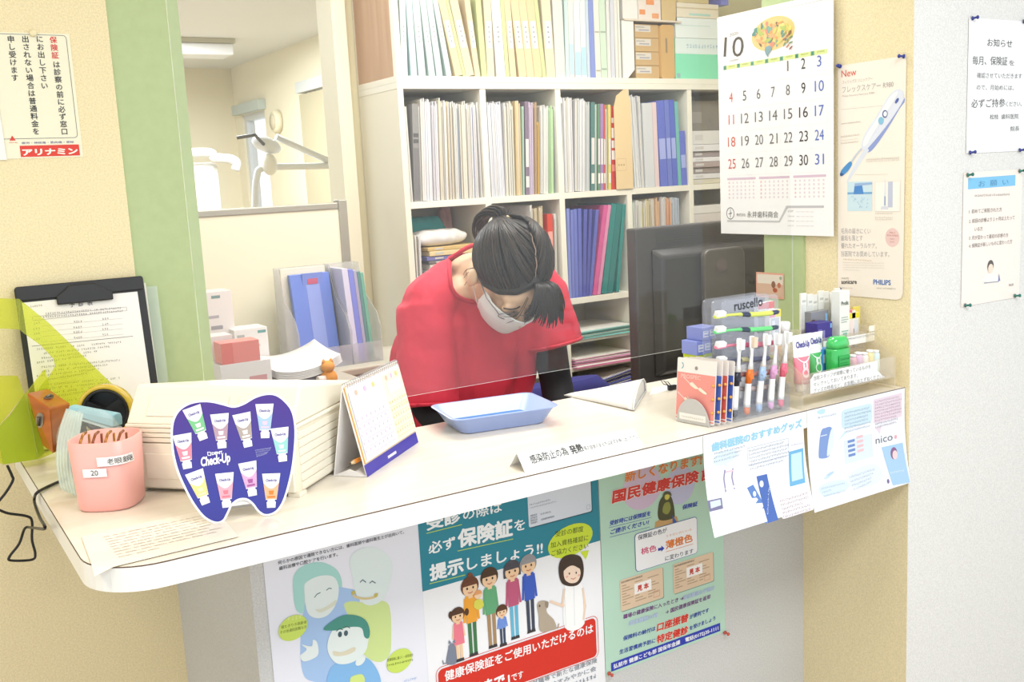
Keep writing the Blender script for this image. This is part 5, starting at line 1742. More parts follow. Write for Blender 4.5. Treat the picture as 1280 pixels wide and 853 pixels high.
# flat paper and black clip further right
P = Print(on_counter(808, 495), (1, 0, 0), (0, 1, 0))
P.sheet([(x, y) for x, y in (P.q(812, 494), P.q(852, 484), P.q(845, 479.5), P.q(815, 485))], '#f4f3f2', uv=True)
tag(P.build('paper_sheet'), 'small white sheet lying at the foot of the monitor', 'paper')
cl_ = thing('binder_clip', 'black binder clip on the small sheet beside the toothbrush rack', 'clip', on_counter(841, 490))
p = on_counter(842, 488)
MB().prism([p + Vector((-.010, 0, .0008)), p + Vector((.010, 0, .0008)), p + Vector((.010, .001, .010)), p + Vector((-.010, .001, .010))], (0, .008, 0), M('#222226', .35)).build('jaw', cl_, bevel=.001)
for s_ in (-1, 1):
    MB().tube([p + Vector((-.006, .004 + s_ * .004, .009)), p + Vector((-.016, .004 + s_ * .006, .020)), p + Vector((-.024, .004 + s_ * .006, .022)), p + Vector((-.018, .004 + s_ * .006, .014)), p + Vector((-.004, .004 + s_ * .004, .009))], .0009, M('#3a3a40', .3, .6), 6).build('handle', cl_)

# tent sign at the counter edge
s0_, s1_ = on_counter(656, 590.5), on_counter(808.5, 557.5)
s0_.y = max(s0_.y, CF_ + .004); s1_.y = s0_.y + .0
US = (s1_ - s0_).normalized(); NS = Vector((US.y, -US.x, 0))
hs = None
for k in range(200):
    z = .01 + k * .0004
    if hs is None and px(s0_ - NS * .022 + Vector((0, 0, z)))[1] < 568:
        hs = z
le = Vector((0, 0, hs)) - NS * .022
P = Print(s0_, US, le)
LS = (s1_ - s0_).length; fh = le.length
ts = thing('tent_sign', 'white folded infection notice card at the front counter edge', 'sign', s0_.lerp(s1_, .5))
P.sheet([(0, 0), (LS, 0), (LS - .002, fh), (.001, fh)], '#fbfaf8', uv=True)
P.text('感染防止の為', (665, 579.5), (711, 568), '#3c3a3c', 2, .012, h=.0165)
P.text('発熱', (715, 567.5), (730, 563.5), '#3c3a3c', 2, .03, h=.0165)
P.text('等の症状のある方は必ずお申し出ください。', (731, 563.5), (800, 547.5), '#5f5c5e', 2, h=.009)
P.build('front_face', ts)
rb0 = s0_ - NS * .044
MB().hexa([rb0, rb0 + US * LS, P.w(LS, fh), P.w(0, fh)], [rb0 + NS * .0006, rb0 + US * LS + NS * .0006, P.w(LS, fh) - P.N * .0006, P.w(0, fh) - P.N * .0006], M('#f4f2ef')).build('back_face', ts)

# black cable hanging down at the left
q = [ony(9, 582, 1.99), ony(15, 595, 1.99), ony(16, 601, 1.99), ony(8, 615, 1.99), ony(-4, 630, 1.99), ony(-12, 640, 1.99), ony(-4, 637, 1.99), ony(10, 642, 1.99), ony(33, 645.5, 1.99), ony(40, 652, 1.99), ony(40, 675, 1.99), ony(44, 692, 1.99), ony(40, 700, 1.99), ony(14, 701, 1.99), ony(12, 696, 1.99), ony(24, 680, 1.99), ony(31, 661, 1.98), ony(40, 660, 1.92), onx(56, 661, .158), onx(50, 648, .163), onx(44, 632, .165), onx(43, 624, .168), onz(46, 616.5, ZT + .004), onz(58, 609.5, ZT + .0034), onz(70, 604, ZT + .0034), onz(84, 598, ZT + .0034)]
tag(MB().tube(smooth_path(q, 5), .0024, M('#1c1b1d', .4), 8).build('power_cable', origin=q[0]), 'thin black cable looping down over the left end of the counter', 'cable')
# ------------------------------------------------------------------ dental goods displays at the right end of the counter
CLP = clear('display_clear', (.97, .975, .985), 1.45, .10, (.9, .92, .97), .05)
CLB = clear('display_clear_blue', (.955, .965, .99), 1.42, .10, (.86, .89, .98), .05)
CLE = clear('display_beige', (.97, .95, .90), 1.38, .20, (.96, .93, .87), .1)
ZC = ZT + .0008
YR = 1.285            # rack front
rk = thing('toothbrush_rack', 'clear acrylic toothbrush rack with three upright rounded panels', 'display rack', (1.33, 1.33, ZT))
xA, xB = onz(917, 531).x + .004, 1.397
MB().box(xA + .006, xB, YR + .002, YR + .12, ZC, ZC + .004, CLP).build('base', rk)
MB().box(xA + .006, xB, YR, YR + .0025, ZC, ZC + .026, CLP).build('front_rail', rk)
MB().box(xB - .003, xB, YR, YR + .12, ZC + .004, ZC + .05, CLP).build('side_panel', rk)
zt = ony(930, 373, 1.314).z
shx0, shx1 = max(ony(890, 400, 1.314).x, xA + .006), 1.400
for k in range(3):
    Y = 1.314 + k * .024
    pts = rr(shx0, ZC + .004, shx1, zt, .012)
    MB().prism([(x, Y, z) for x, z in pts], (0, .002, 0), CLB).build('panel', rk)
T = Print((shx0, 1.3138, ZC), (1, 0, 0), (0, 0, 1))
T.text('ruscello', (918, 388.5), (953, 382), '#2c2e36', 2, .022, h=.024)
T.build('printed_name', rk)
# horizontal toothbrushes on little pegs
HB = [('#d9e36a', '#3d4660', 'yellow', (893, 399), (974, 389)), ('#6fd887', '#3a4a5a', 'green', (893, 418), (973, 408)), ('#f08aa4', '#d86a8a', 'pink', (894, 437), (970, 427)), ('#5a6078', '#b8b48a', 'navy and cream', (895, 456), (969, 445)), ('#c98a7c', '#8a5a58', 'brownish red', (896, 475), (969, 463)), ('#b9aaa8', '#8d8488', 'greyish', (897, 493), (969, 481))]
WB_ = M('#f6f6f4', .4)


def brush(name, label, p0, p1, c1, c2, grp, face, bristle='#f7f8f8', star=None, fat=1.0):
    """a toothbrush from head p0 to handle end p1; face = direction the bristles point"""
    p0, p1 = Vector(p0), Vector(p1)
    d = (p1 - p0).normalized(); L = (p1 - p0).length
    face = (Vector(face) - d * Vector(face).dot(d)).normalized()
    sd = d.cross(face)
    o = thing(name, label, 'toothbrush', p1, grp)
    prof = [(0, .0045, .0022), (.03, .0058, .0022), (.13, .0056, .0022), (.19, .0026, .0022), (.34, .0030, .0026), (.42, .0052, .0040), (.50, .0062, .0046), (.62, .0052, .0042), (.85, .0058, .0044), (.97, .0048, .0040), (1, .0015, .0015)]

    def part(t0, t1, m, nm):
        ts = [t0] + [t for t, *_ in prof if t0 < t < t1] + [t1]
        rings = []
        for t in ts:
            for (a, w0, h0), (b, w1, h1) in zip(prof[:-1], prof[1:]):
                if a <= t <= b:
                    q = (t - a) / (b - a); w = (w0 + (w1 - w0) * q) * fat; h = (h0 + (h1 - h0) * q) * fat
            bend = face * (.002 * math.sin(t * PI * 2))
            rings.append([p0 + d * (L * t) + bend + sd * (w * math.cos(a)) + face * (h * math.sin(a)) for a in [2 * PI * k / 10 for k in range(10)]])
        return MB().loft(rings, m, True, True).build(nm, o)
    m1, m2 = M(c1, .3), M(c2, .35)
    if star:
        part(0, .42, WB_, 'neck'); part(.42, .60, m1, 'grip'); part(.60, .90, WB_, 'handle'); part(.90, 1, m1, 'tip')
        g = MB()
        c = p0 + d * (L * .51) + face * .0045
        pts = [c + (sd * math.cos(a) + d * math.sin(a)) * (.0085 if k % 2 == 0 else .004) for k, a in enumerate([2 * PI * j / 10 for j in range(10)])]
        g.prism(pts, face * .0012, m1).build('star_pad', o)
    else:
        part(0, .40, m1, 'neck'); part(.40, .52, m2, 'grip'); part(.52, .88, m1, 'handle'); part(.88, 1, m2, 'tip')
    bm_ = MB()
    for r_ in range(6):
        for s_ in (-1, 0, 1):
            b0 = p0 + d * (L * (.012 + .021 * r_)) + sd * (s_ * .0033) + face * .0015
            bm_.obox(b0 - sd * .0014, d * .0032, sd * .0028, face * .0088, M(bristle, .7))
    bm_.build('bristles', o)
    return o


for k, (c1, c2, nm, a, b) in enumerate(HB):
    p0, p1 = ony(*a, 1.3095), ony(*b, 1.3095)
    p0 = p0 + Vector((0, 0, .003)); p1 = p1 + Vector((0, 0, -.001))
    brush('toothbrush', '%s toothbrush lying across the clear rack, %s from the top' % (nm, ORD[k]), p0, p1, c1, c2, 'toothbrushes lying across the clear rack', (0, -.35, 1))
    for q in (.22, .72):
        pg = p0.lerp(p1, q)
        MB().box(pg.x - .006, pg.x + .006, 1.304, 1.3139, pg.z - .0085, pg.z - .0062, CLP).build('peg', rk)
for k, (a, b, c, nm) in enumerate((((924, 423), (918.5, 524), '#26283a', 'black'), ((940, 420), (933.5, 519), '#f07a28', 'orange'), ((957, 417), (948.5, 516), '#aac6e8', 'pale blue'), ((970, 416), (963.5, 512), '#e2a8d2', 'lilac pink'), ((983, 414), (976, 509), '#f07088', 'rose pink'))):
    p0, p1 = ony(*a, 1.2945), ony(*b, 1.2945)
    p1.z = max(p1.z, ZC + .0055)
    brush('toothbrush', 'white toothbrush with %s star grip standing in the rack' % nm, p0, p1, c, c, 'star grip toothbrushes standing in the rack', (.1, -1, 0), star=True, bristle=('#f4e0c8' if nm == 'orange' else '#f7f8f8'), fat=1.25)
# small boxes stacked behind the panels, poking out at the left
ROWB = [((866, 383.5), (882, 399.5), '#8d97d6', 'lilac'), ((859.5, 402.5), (887, 421), '#8f9be0', 'blue-lilac'), ((861, 422), (888, 441), '#c6d828', 'lime'), ((861, 442), (887, 461), '#d3dc8a', 'pale lime'), ((861, 462), (887, 480), '#c9c4d8', 'grey-lilac'), ((861, 481), (887, 500), '#c7c9b8', 'grey')]
zs_ = [ZC + .004]
for n, (a, b, c, nm) in enumerate(ROWB[::-1]):
    h = .0255 if n < 5 else .024
    z0 = zs_[-1] + .0003; zs_.append(z0 + h)
    Yb = 1.392
    x0 = ony(a[0] + 9, 440, Yb).x
    for j in range(2):
        xx = x0 + j * .020
        o = thing('toothpaste_box', '%s small carton, %s from the bottom, %s of two behind the rack panels' % (nm, ORD[n], ('left', 'right')[j]), 'box', (xx, Yb, z0), 'small cartons behind the rack panels')
        MB().box(xx, xx + .019, Yb - .006 + .004 * j, Yb + .036, z0, z0 + h, M(c, .35)).build('carton', o, bevel=.0008)
        f = Print((xx, Yb - .0062 + .004 * j, z0), (1, 0, 0), (0, 0, 1))
        f.quv([(.003, .006), (.016, .006), (.016, h - .006), (.003, h - .006)], '#eef0f6', 1)
        f.luv([(.006, .010), (.016, .010)], .0022, c, 2); f.luv([(.006, .016), (.014, .016)], .0014, c, 2)
        f.build('printed_panel', o)

# interdental brush packs in a grey stand
g0, g1 = onz(845, 524), onz(893, 533)
Ug = (g1 - g0).normalized(); Ng = Vector((Ug.y, -Ug.x, 0))
Lg = (g1 - g0).length
hgt = .0
for k in range(300):
    z = .05 + k * .0005
    if px(g0 + Vector((0, 0, z)) + Ng * -.012)[1] < 447:
        hgt = z; break
gs = thing('pack_stand', 'small grey half-round stand holding interdental brush packs', 'stand', g0.lerp(g1, .5))
GRY = M('#c9c8c6', .35, .2)


def half(c, w, r, off):
    return [c + Ug * (w * math.cos(t)) + Vector((0, 0, r * math.sin(t))) + Ng * off for t in [PI * k / 16 for k in range(17)]]


gc = g0.lerp(g1, .5) + Ug * .006
gc.z = ZC
MB().prism(half(gc, Lg * .42, .046, .012), Ng * .0015, GRY).build('front_lip', gs)
MB().prism(half(gc, Lg * .42, .046, -.040), Ng * -.0015, GRY).build('rear_lip', gs)
MB().obox(gc - Ug * (Lg * .42) + Ng * .012, Ug * Lg * .84, Ng * -.052, Vector((0, 0, .002)), GRY).build('base', gs)
LP = Print(gc + Ng * .0137, Ug, (0, 0, 1))
LP.quv([(-Lg * .34, .006), (Lg * .34, .006), (Lg * .34, .018), (-Lg * .34, .018)], '#f6f3ec', 1)
LP.tuv('~~~~~~~~~~~~~', (-Lg * .28, .010), (Lg * .28, .010), '#b5afa6', 2, h=.006)
LP.build('paper_label', gs)
packs = [('#f19a90', 'salmon pink', .009), ('#5a74c8', 'blue', -.003), ('#e2685e', 'red', -.014), ('#4f6ac2', 'deep blue', -.026)]
for n, (c, nm, off) in enumerate(packs):
    o = thing('brush_pack', '%s interdental brush blister pack, %s from the front in the grey stand' % (nm, ORD[n]), 'pack', gc + Ng * off, 'interdental brush packs in the grey stand')
    back = (Vector((0, 0, 1)) - Ng * .10 + Ug * .03).normalized()
    P = Print(gc - Ug * (Lg * .5 - n * .004) + Ng * off + Vector((0, 0, .0025)), Ug, back, rough=.35)
    hN = hgt * 1.0 - n * .001
    pts = rr(0, 0, Lg, hN, .003, 3)
    P.mb.prism([P.w(u, v) for u, v in pts], P.N * -.0012, M('#f4ece6', .4))
    P.quv([(.001, .008), (Lg - .001, .008), (Lg - .001, hN - .026), (.001, hN - .026)], c, 1)
    P.quv([(.001, .003), (Lg - .001, .003), (Lg - .001, .0055), (.001, .0055)], c, 1)
    if n == 0:
        P.tuv('PROSPEC', (.010, hN - .036), (Lg * .62, hN - .036), '#f6c4ba', 3, .04, h=.010)
        P.quv([(Lg * .5 + .0035 * math.cos(t), hN - .016 + .0035 * math.sin(t)) for t in [k * PI / 6 for k in range(12)]], '#9c948e', 2)
        P.luv([(.010 + .004 * math.cos(t), hN - .014 + .005 * math.sin(t)) for t in [-1.4 + k * .28 for k in range(11)]], .0016, '#5bb0bc', 2)
        for k in range(4):
            u, v = (.030, .050, .018, .040)[k], (.062, .055, .034, .028)[k]
            P.luv([(u - .014, v + .016), (u + .004, v + .004)], .0016, '#f7ddd6', 3)
            P.quv([(u, v + .006), (u + .004, v + .009), (u + .019, v + .001), (u + .020, v - .002), (u + .013, v - .002), (u + .002, v + .003)], '#fbe9d2', 4)
    P.build('card', o)
    bl = MB()
    for k in range(3):
        cpt = P.w(Lg * .96, .022 + k * .024) + P.N * .002
        bl.ball(cpt, .0028, M('#e6a64a', .3), None, 8, 6)
    bl.build('brush_tips', o)

# two-step tray display
YT0 = 1.268
tr = thing('step_display', 'two-step beige acrylic display tray with a handwritten-style notice on its front', 'display stand', (1.54, 1.30, ZT))
tx0, tx1 = ony(1001, 499, YT0).x + .004, 1.676
zf0, zf1 = ZT + .024, ZT + .066
Y1 = YT0 + .070; Y2 = YT0 + .140
z2f, z2t = ZT + .074, ZT + .110
BE = CLE
MB().box(tx0 + .003, tx1 - .003, YT0, YT0 + .003, zf0, zf1, BE).build('front_lip', tr)
MB().box(tx0 + .003, tx1 - .003, YT0 + .003, Y1, zf0, zf0 + .003, BE).build('lower_shelf', tr)
MB().box(tx0 + .003, tx1 - .003, Y1, Y1 + .003, zf0, z2t, BE).build('riser', tr)
MB().box(tx0 + .003, tx1 - .003, Y1 + .003, Y2, z2f, z2f + .003, BE).build('upper_shelf', tr)
MB().box(tx0 + .003, tx1 - .003, Y2, Y2 + .003, ZT + .001, z2t + .01, BE).build('back_panel', tr)
for x in (tx0, tx1 - .003):
    MB().prism([(x, YT0, ZC), (x, YT0, zf1), (x, Y1 - .02, zf1 + .03), (x, Y1, z2t + .012), (x, Y2 + .003, z2t + .012), (x, Y2 + .003, ZC)], (.003, 0, 0), BE).build('side_panel', tr)
P = Print((tx0 + .004, YT0 - .0006, zf0), (1, 0, 0), (0, 0, 1))
pa = P.q(1013, 490)[0]; pb_ = P.q(1106, 470)[0]
hh_ = zf1 - zf0
P.sheet([(pa, .004), (pb_, .004), (pb_ - .022, .020), (pb_ - .022, hh_ - .002), (pa + .01, hh_ - .002), (pa, hh_ - .012)], '#fbfaf6', uv=True)
for k, t in enumerate(('当院スタッフが実際に使っているものを', 'セレクトしておいてあります。', 'グッズの特長など、お気軽におたずねください。')):
    y = hh_ - .0135 - k * .0118
    P.tuv(t, (pa + .008, y), (pa + (pb_ - pa) * (.80, .62, .98)[k], y), '#7d7d86', 2, h=.0092)
P.build('front_notice', tr)
P = Print((tx0 + .004, Y1 - .0006, z2t), (1, 0, 0), (0, 0, 1))
qa, qb = P.q(1029, 430)[0], P.q(1099, 425)[0]
P.sheet([(qa, -.024), (qb, -.024), (qb, -.006), (qa, -.006)], '#fbfaf6', uv=True)
P.tuv('~~~~~~~~~~~~~~~~', (qa + .028, -.013), (qb - .006, -.013), '#8d8d94', 2, h=.006)
P.tuv('~~~~~~~', (qa + .028, -.021), (qa + .07, -.021), '#8d8d94', 2, h=.006)
P.sheet([(qb - .032, -.004), (qb - .006, -.004), (qb - .006, .008), (qb - .032, .008)], '#fbfaf6', uv=True)
P.build('riser_notice', tr)
zL = zf0 + .0033; zU = z2f + .0033


def carton(name, label, cat, x, y, z, w, d, h, c, panels=(), rot=0.0, grp=None, text=None, m=None):
    o = thing(name, label, cat, (x, y, z), grp)
    ux = Vector((math.cos(rot), math.sin(rot), 0)); uy = Vector((-ux.y, ux.x, 0))
    O_ = Vector((x, y, z)) - ux * w / 2
    MB().obox(O_, ux * w, uy * d, Vector((0, 0, h)), m or M(c, .35)).build('body', o, bevel=.0008)
    f = Print(O_ - uy * .0003, ux, (0, 0, 1), rough=.35)
    for (a0, b0, a1, b1, cc) in panels:
        f.quv([(a0 * w, b0 * h), (a1 * w, b0 * h), (a1 * w, b1 * h), (a0 * w, b1 * h)], cc, 1)
    if text:
        for (t, a0, b0, a1, cc, hh2) in text:
            f.tuv(t, (a0 * w, b0 * h), (a1 * w, b0 * h), cc, 3, .03, h=hh2)
    if panels or text:
        f.build('printed_panel', o)
    return o


def tube(label, x0, y0, x1, y1, Y, z, c1, c2, grp):
    """toothpaste tube standing on its cap, crimped end up"""
    bot = z
    top = ony((x0 + x1) / 2, y0, Y).z
    xc = ony((x0 + x1) / 2, (y0 + y1) / 2, Y).x
    w = (ony(x1, y0, Y) - ony(x0, y0, Y)).length * .5
    o = thing('toothpaste_tube', label, 'toothpaste', (xc, Y, z), grp)
    H_ = top - bot
    MB().lathe((xc, Y, bot), [(.011, 0), (.0125, .001), (.0125, .014), (.010, .016), (0, .016)], M('#f3f2f2', .3), 18).build('cap', o)
    m1, m2 = M('#f8f7f7', .25), M(c1, .25)

    def ring(t):
        hw = w * (.62 + .38 * t); hd = .013 * (1 - t) + .0006
        return [Vector((xc + hw * math.cos(a), Y + hd * math.sin(a), bot + .0155 + (H_ - .0155) * t)) for a in [2 * PI * k / 24 for k in range(24)]]
    MB().loft([ring(t) for t in (0, .2, .4, .55)], m2, True, True).loft([ring(t) for t in (.55, .75, .92, 1.0)], m1, True, True).build('body', o)

    def wf(s, u, v, l):
        t = max(0, min(1, (v - .0155) / (H_ - .0155)))
        hw = w * (.62 + .38 * t); hd = .013 * (1 - t) + .0006
        q = max(-.97, min(.97, u / hw))
        return Vector((xc + u, Y - hd * math.sqrt(1 - q * q) - .0004 - l, bot + v))
    f = Print((xc, Y, bot), (1, 0, 0), (0, 0, 1), warp=wf, rough=.25)
    hm = .0155 + (H_ - .0155) * .55
    f.quv([(-w * .7, hm + .012)] + [(-w * .7 + w * 1.4 * k / 8, hm - .012 * math.sin(PI * k / 8)) for k in range(9)] + [(w * .7, hm + .012)], '#f8f7f7', 1)
    f.tuv('Check-Up', (-w * .68, hm + .018), (w * .68, hm + .018), '#4f4aa0', 3, .04, h=.016)
    f.quv([(.009 * math.cos(t), hm * .55 + .010 * math.sin(t)) for t in [k * PI / 8 for k in range(16)]], c2, 2)
    for s_ in (-1, 1):
        f.quv([(s_ * .004 + .0026 * math.cos(t), hm * .55 + .013 + .008 * math.sin(t)) for t in [k * PI / 6 for k in range(12)]], c2, 2)
    f.tuv('~~~~~~', (-w * .45, .020), (w * .45, .020), '#fdf3f4', 3, .04, h=.006)
    f.build('print', o)
    return o


G = 'children toothpaste tubes on the display'
tube('pink and white toothpaste tube with a rabbit print on the lower display step', 990, 418, 1014, 478, YT0 + .030, zL, '#f08a9a', '#fbe3e4', G)
tube('green and white toothpaste tube on the lower display step', 1009, 415.5, 1028.5, 472, YT0 + .053, zL, '#5cc070', '#e9f6ea', G)
# green bottle
gb = ony(1047, 470, YT0 + .03)
bt = thing('mouthwash_bottle', 'glossy green plastic bottle on the lower display step', 'bottle', (gb.x, YT0 + .03, zL))
bw = (ony(1060, 440, YT0 + .03) - ony(1034, 440, YT0 + .03)).length * .43
bh = ony(1047, 420.5, YT0 + .03).z - zL
GB = M('#37bd5a', .15, coat=.5)


def bring(rx, ry, z, e=2.6):
    return [Vector((gb.x + math.copysign(abs(math.cos(a)) ** (2 / e), math.cos(a)) * rx, YT0 + .03 + math.copysign(abs(math.sin(a)) ** (2 / e), math.sin(a)) * ry, zL + z)) for a in [2 * PI * k / 28 for k in range(28)]]


MB().loft([bring(bw * .92, .014, 0), bring(bw, .016, .003), bring(bw, .016, bh * .72), bring(bw * .97, .0155, bh * .76)], GB).build('body', bt)
MB().loft([bring(bw * .95, .0152, bh * .765), bring(bw * .95, .0152, bh * .86), bring(bw * .82, .0135, bh * .95), bring(bw * .6, .010, bh), bring(bw * .1, .002, bh)], M('#43c765', .15, coat=.5)).build('cap', bt)
f = Print((gb.x, YT0 + .0136, zL), (1, 0, 0), (0, 0, 1))
f.quv([(-bw * .6, bh * .3), (bw * .6, bh * .3), (bw * .6, bh * .62), (-bw * .6, bh * .62)], '#2fae50', 1)
f.tuv('ConCool', (-bw * .5, bh * .52), (bw * .5, bh * .52), '#1d7f3c', 2, .03, h=.006)
for k in range(3):
    f.luv([(-bw * .5, bh * (.46 - .05 * k)), (bw * (.4 - .1 * k), bh * (.46 - .05 * k))], .0012, '#1f8a40', 2)
f.build('label', bt)
# lower step fillers
p = ony(1030, 462, YT0 + .052)
carton('floss_box', 'bright blue small carton behind the green bottle', 'box', p.x, YT0 + .045, zL, .026, .02, ony(1030, 437, YT0 + .045).z - zL, '#4a9be0', [(.1, .6, .9, .85, '#bfe0f8')])
p = ony(1066, 452, YT0 + .03)
MB_b = thing('floss_case', 'blue rounded floss case beside the green bottle', 'case', (p.x, YT0 + .035, zL))
MB().lathe((p.x + .003, YT0 + .035, zL), [(.016, 0), (.018, .003), (.018, .016), (.013, .022), (0, .023)], M('#4a78cc', .25), 22).build('body', MB_b)
MB().lathe((p.x + .003, YT0 + .035, zL + .0225), [(.008, 0), (.007, .002), (0, .002)], M('#5f8cd8', .25), 16).build('lid', MB_b)
for k, (c, nm) in enumerate((('#f2c4cc', 'pale pink'), ('#eccbe0', 'lilac'), ('#f3efe6', 'white'), ('#f0e2b0', 'cream yellow'), ('#d8ecf2', 'pale blue'))):
    x = tx1 - .016 - (4 - k) * .0172
    h = .049 + .003 * (k % 2)
    o = thing('rinse_tube', '%s small rinse vial, %s from the left on the lower step' % (nm, ORD[k]), 'vial', (x, YT0 + .035, zL), 'small vials on the lower display step')
    MB().lathe((x, YT0 + .035, zL), [(.0075, 0), (.0085, .002), (.0085, h * .8), (.0066, h * .9)], M(c, .3), 16).build('body', o)
    MB().lathe((x, YT0 + .035, zL + h * .9), [(.0070, 0), (.0070, h * .08), (.004, h * .1), (0, h * .1)], M('#f7f5f2', .3), 16).build('cap', o)
# upper step
YU = Y1 + .012
p = ony(1027, 428, YU)
carton('toothpaste_box', 'dark purple carton with a tooth print on the upper display step', 'box', ony(1031, 420, YU).x, YU, zU, .044, .030, ony(1028, 404, YU).z - zU, '#3a2f8c', [(.62, 0, .86, .30, '#e9e6f2'), (.06, .4, .3, .8, '#7a70c0'), (.36, .4, .5, .75, '#8f88cc'), (.84, .8, .95, .95, '#7fb4ea')])
carton('gel_box', 'flat grey carton lying above the purple carton', 'box', ony(1027, 400, YU + .03).x, YU + .034, zU, .050, .02, ony(1020, 390, YU + .034).z - zU, '#8f9096', [(.80, .70, .93, .92, '#8fc0ec'), (0, .0, .2, .8, '#6a4a4a')])
carton('profile_box', 'tall white carton with teal print on the upper display step', 'box', ony(1056, 400, YU).x, YU, zU, .029, .022, ony(1055, 364, YU).z - zU, '#f3f4ef', [(.15, .30, .85, .32, '#9cc4b4'), (.12, .46, .7, .475, '#a9b8ae'), (.12, .5, .85, .515, '#a9b8ae'), (.12, .54, .8, .555, '#a9b8ae'), (.3, .14, .72, .28, '#7fc4b0')], text=[('Profit', .14, .76, .84, '#6a7a74', .011)])
for k in range(7):
    x = ony(1006 + k * 7, 395, YU + .05).x
    h = ony(1010, 366 + (k % 3) * 2, YU + .052).z - zU
    carton('sample_sachet', 'slim white sachet, %s from the left in the back of the upper step' % ORD[k], 'sachet', x, YU + .052 - .002 * (k % 2), zU, .0155, .005, h, '#f1f1ea', [(.1, .5, .9, .8, '#e2e4dc'), (.2, .84, .8, .88, '#c9ccc4')], .08 * ((k % 3) - 1), 'white sachets on the upper display step')
p = ony(1071, 400, YU)
carton('gum_pack', 'pink topped slim pack beside the tall white carton', 'pack', ony(1069, 405, YU).x, YU + .004, zU, .010, .015, ony(1069, 388, YU).z - zU, '#f08a9c', [(0, .5, 1, 1, '#f3eedc')])
carton('brush_pack', 'yellow and black blister pack on the upper display step', 'pack', ony(1077, 400, YU).x, YU + .012, zU, .020, .004, ony(1077, 384, YU).z - zU, '#e9d76a', [(.2, .35, .75, .8, '#d6dde6'), (.55, .3, .75, .75, '#4a4d5a'), (.5, .04, .95, .22, '#d8443c')], -.1)
carton('floss_box', 'white carton with a yellow lid edge at the right of the upper step', 'box', min(ony(1089, 395, YU).x, tx1 - .018), YU + .004, zU, .030, .022, ony(1089, 388, YU).z - zU, '#f3efe2', [(0, .84, 1, 1, '#ecdf3c'), (.05, .1, .45, .78, '#f4e4e0'), (.5, .1, .95, .78, '#dfe2ea')])
# packs standing between rack and tray
YV = YT0 + .075
xs = tx0 - .011
carton('brush_pack', 'pink and yellow topped blister pack between rack and step display', 'pack', tx0 + .0205, YU + .002, zU, .030, .012, ony(992, 384, YU).z - zU, '#f4f1ea', [(0, .86, .5, 1, '#f4a6bc'), (.5, .86, 1, 1, '#f0e05a'), (.15, .5, .85, .84, '#c9ccd2'), (.2, .52, .45, .8, '#eef0f4'), (.05, .2, .5, .3, '#f2a090'), (.55, .1, .95, .3, '#f0b04a')])
carton('brush_pack', 'red topped white blister pack left behind the step display', 'pack', tx0 + .0165, YU + .032, zU, .022, .01, ony(989, 374, YU + .03).z - zU, '#f2efe8', [(0, .90, 1, 1, '#e04a3c'), (.1, .5, .9, .86, '#d6dcd6')])
carton('brush_pack', 'red and green topped white blister pack right behind the step display', 'pack', tx0 + .041, YU + .034, zU, .022, .01, ony(999, 372, YU + .03).z - zU, '#f2efe8', [(0, .88, 1, 1, '#e0402f')])
o = thing('white_cap_jar', 'white rounded jar at the left of the upper display step', 'jar', (tx0 + .052, YU + .010, zU))
h = ony(1008, 399, YU).z - zU
MB().lathe((tx0 + .052, YU + .010, zU), [(.011, 0), (.012, .002), (.012, h * .7), (.0115, h * .72)], M('#f7f6f4', .25), 20).build('body', o)
MB().lathe((tx0 + .052, YU + .010, zU + h * .73), [(.0122, 0), (.0122, h * .24), (.010, h * .27), (0, h * .27)], M('#fbfafa', .2), 20).build('cap', o)

# ------------------------------------------------------------------ monitor behind the splash guard, seen from the back
YM = 1.80
mt, mb_ = ony(792, 289, YM), ony(803, 482, YM)
DK = M('#4a4644', .35); DK2 = M('#3a3735', .3); DK3 = M('#262426', .35)
mo = thing('monitor', 'large black flat computer monitor seen from behind on the inner desk', 'monitor', (1.70, YM + .03, .72))
mx0, mx1 = 1.462, 1.462 + .54
mz0, mz1 = mb_.z, ony(870, 279.5, YM).z
MB().box(mx0, mx1, YM, YM + .034, mz0, mz1, DK).build('bezel', mo, bevel=.004)
MB().box(mx0 + .016, mx1 - .016, YM + .0345, YM + .036, mz0 + .02, mz1 - .016, M('#101216', .1)).build('screen', mo)
bz1 = ony(880, 305, YM - .02).z
MB().hexa([(mx0 + .042, YM, mz0 + .012), (mx1 - .042, YM, mz0 + .012), (mx1 - .042, YM, bz1), (mx0 + .042, YM, bz1)],
          [(mx0 + .056, YM - .028, mz0 + .03), (mx1 - .056, YM - .028, mz0 + .03), (mx1 - .056, YM - .028, bz1 - .02), (mx0 + .056, YM - .028, bz1 - .02)], DK2).build('back_housing', mo, bevel=.006)
vs = MB()
for k in range(9):
    z = mz1 - .010 - k * .0055
    if z > bz1 + .002:
        vs.box(mx0 + .06, mx1 - .06, YM - .0012, YM + .0005, z - .0012, z, DK3)
vs.build('vent_slots', mo)
hx = ony(905, 330, YM - .04).x
hz1 = ony(905, 310, YM - .04).z
MB().prism([(x, YM - .028, z) for x, z in rr(hx - .065, hz1 - .19, hx + .065, hz1, .02)], (0, -.016, 0), M('#5c5753', .4)).build('stand_cover', mo, bevel=.004)
P = Print((hx, YM - .0445, hz1 - .06), (1, 0, 0), (0, 0, 1))
P.quv([(.016 * math.cos(t) - .012, .016 * math.sin(t) + .02) for t in [k * PI / 10 for k in range(20)]], '#6a5f5c', 1)
P.build('round_badge', mo)
MB().box(hx - .035, hx + .035, YM - .026, YM - .008, .735, hz1 - .05, DK).build('stand_neck', mo, bevel=.003)
MB().lathe((hx, YM - .01, .7205), [(.13, 0), (.13, .008), (.05, .016), (0, .016)], DK, 32).build('stand_base', mo)
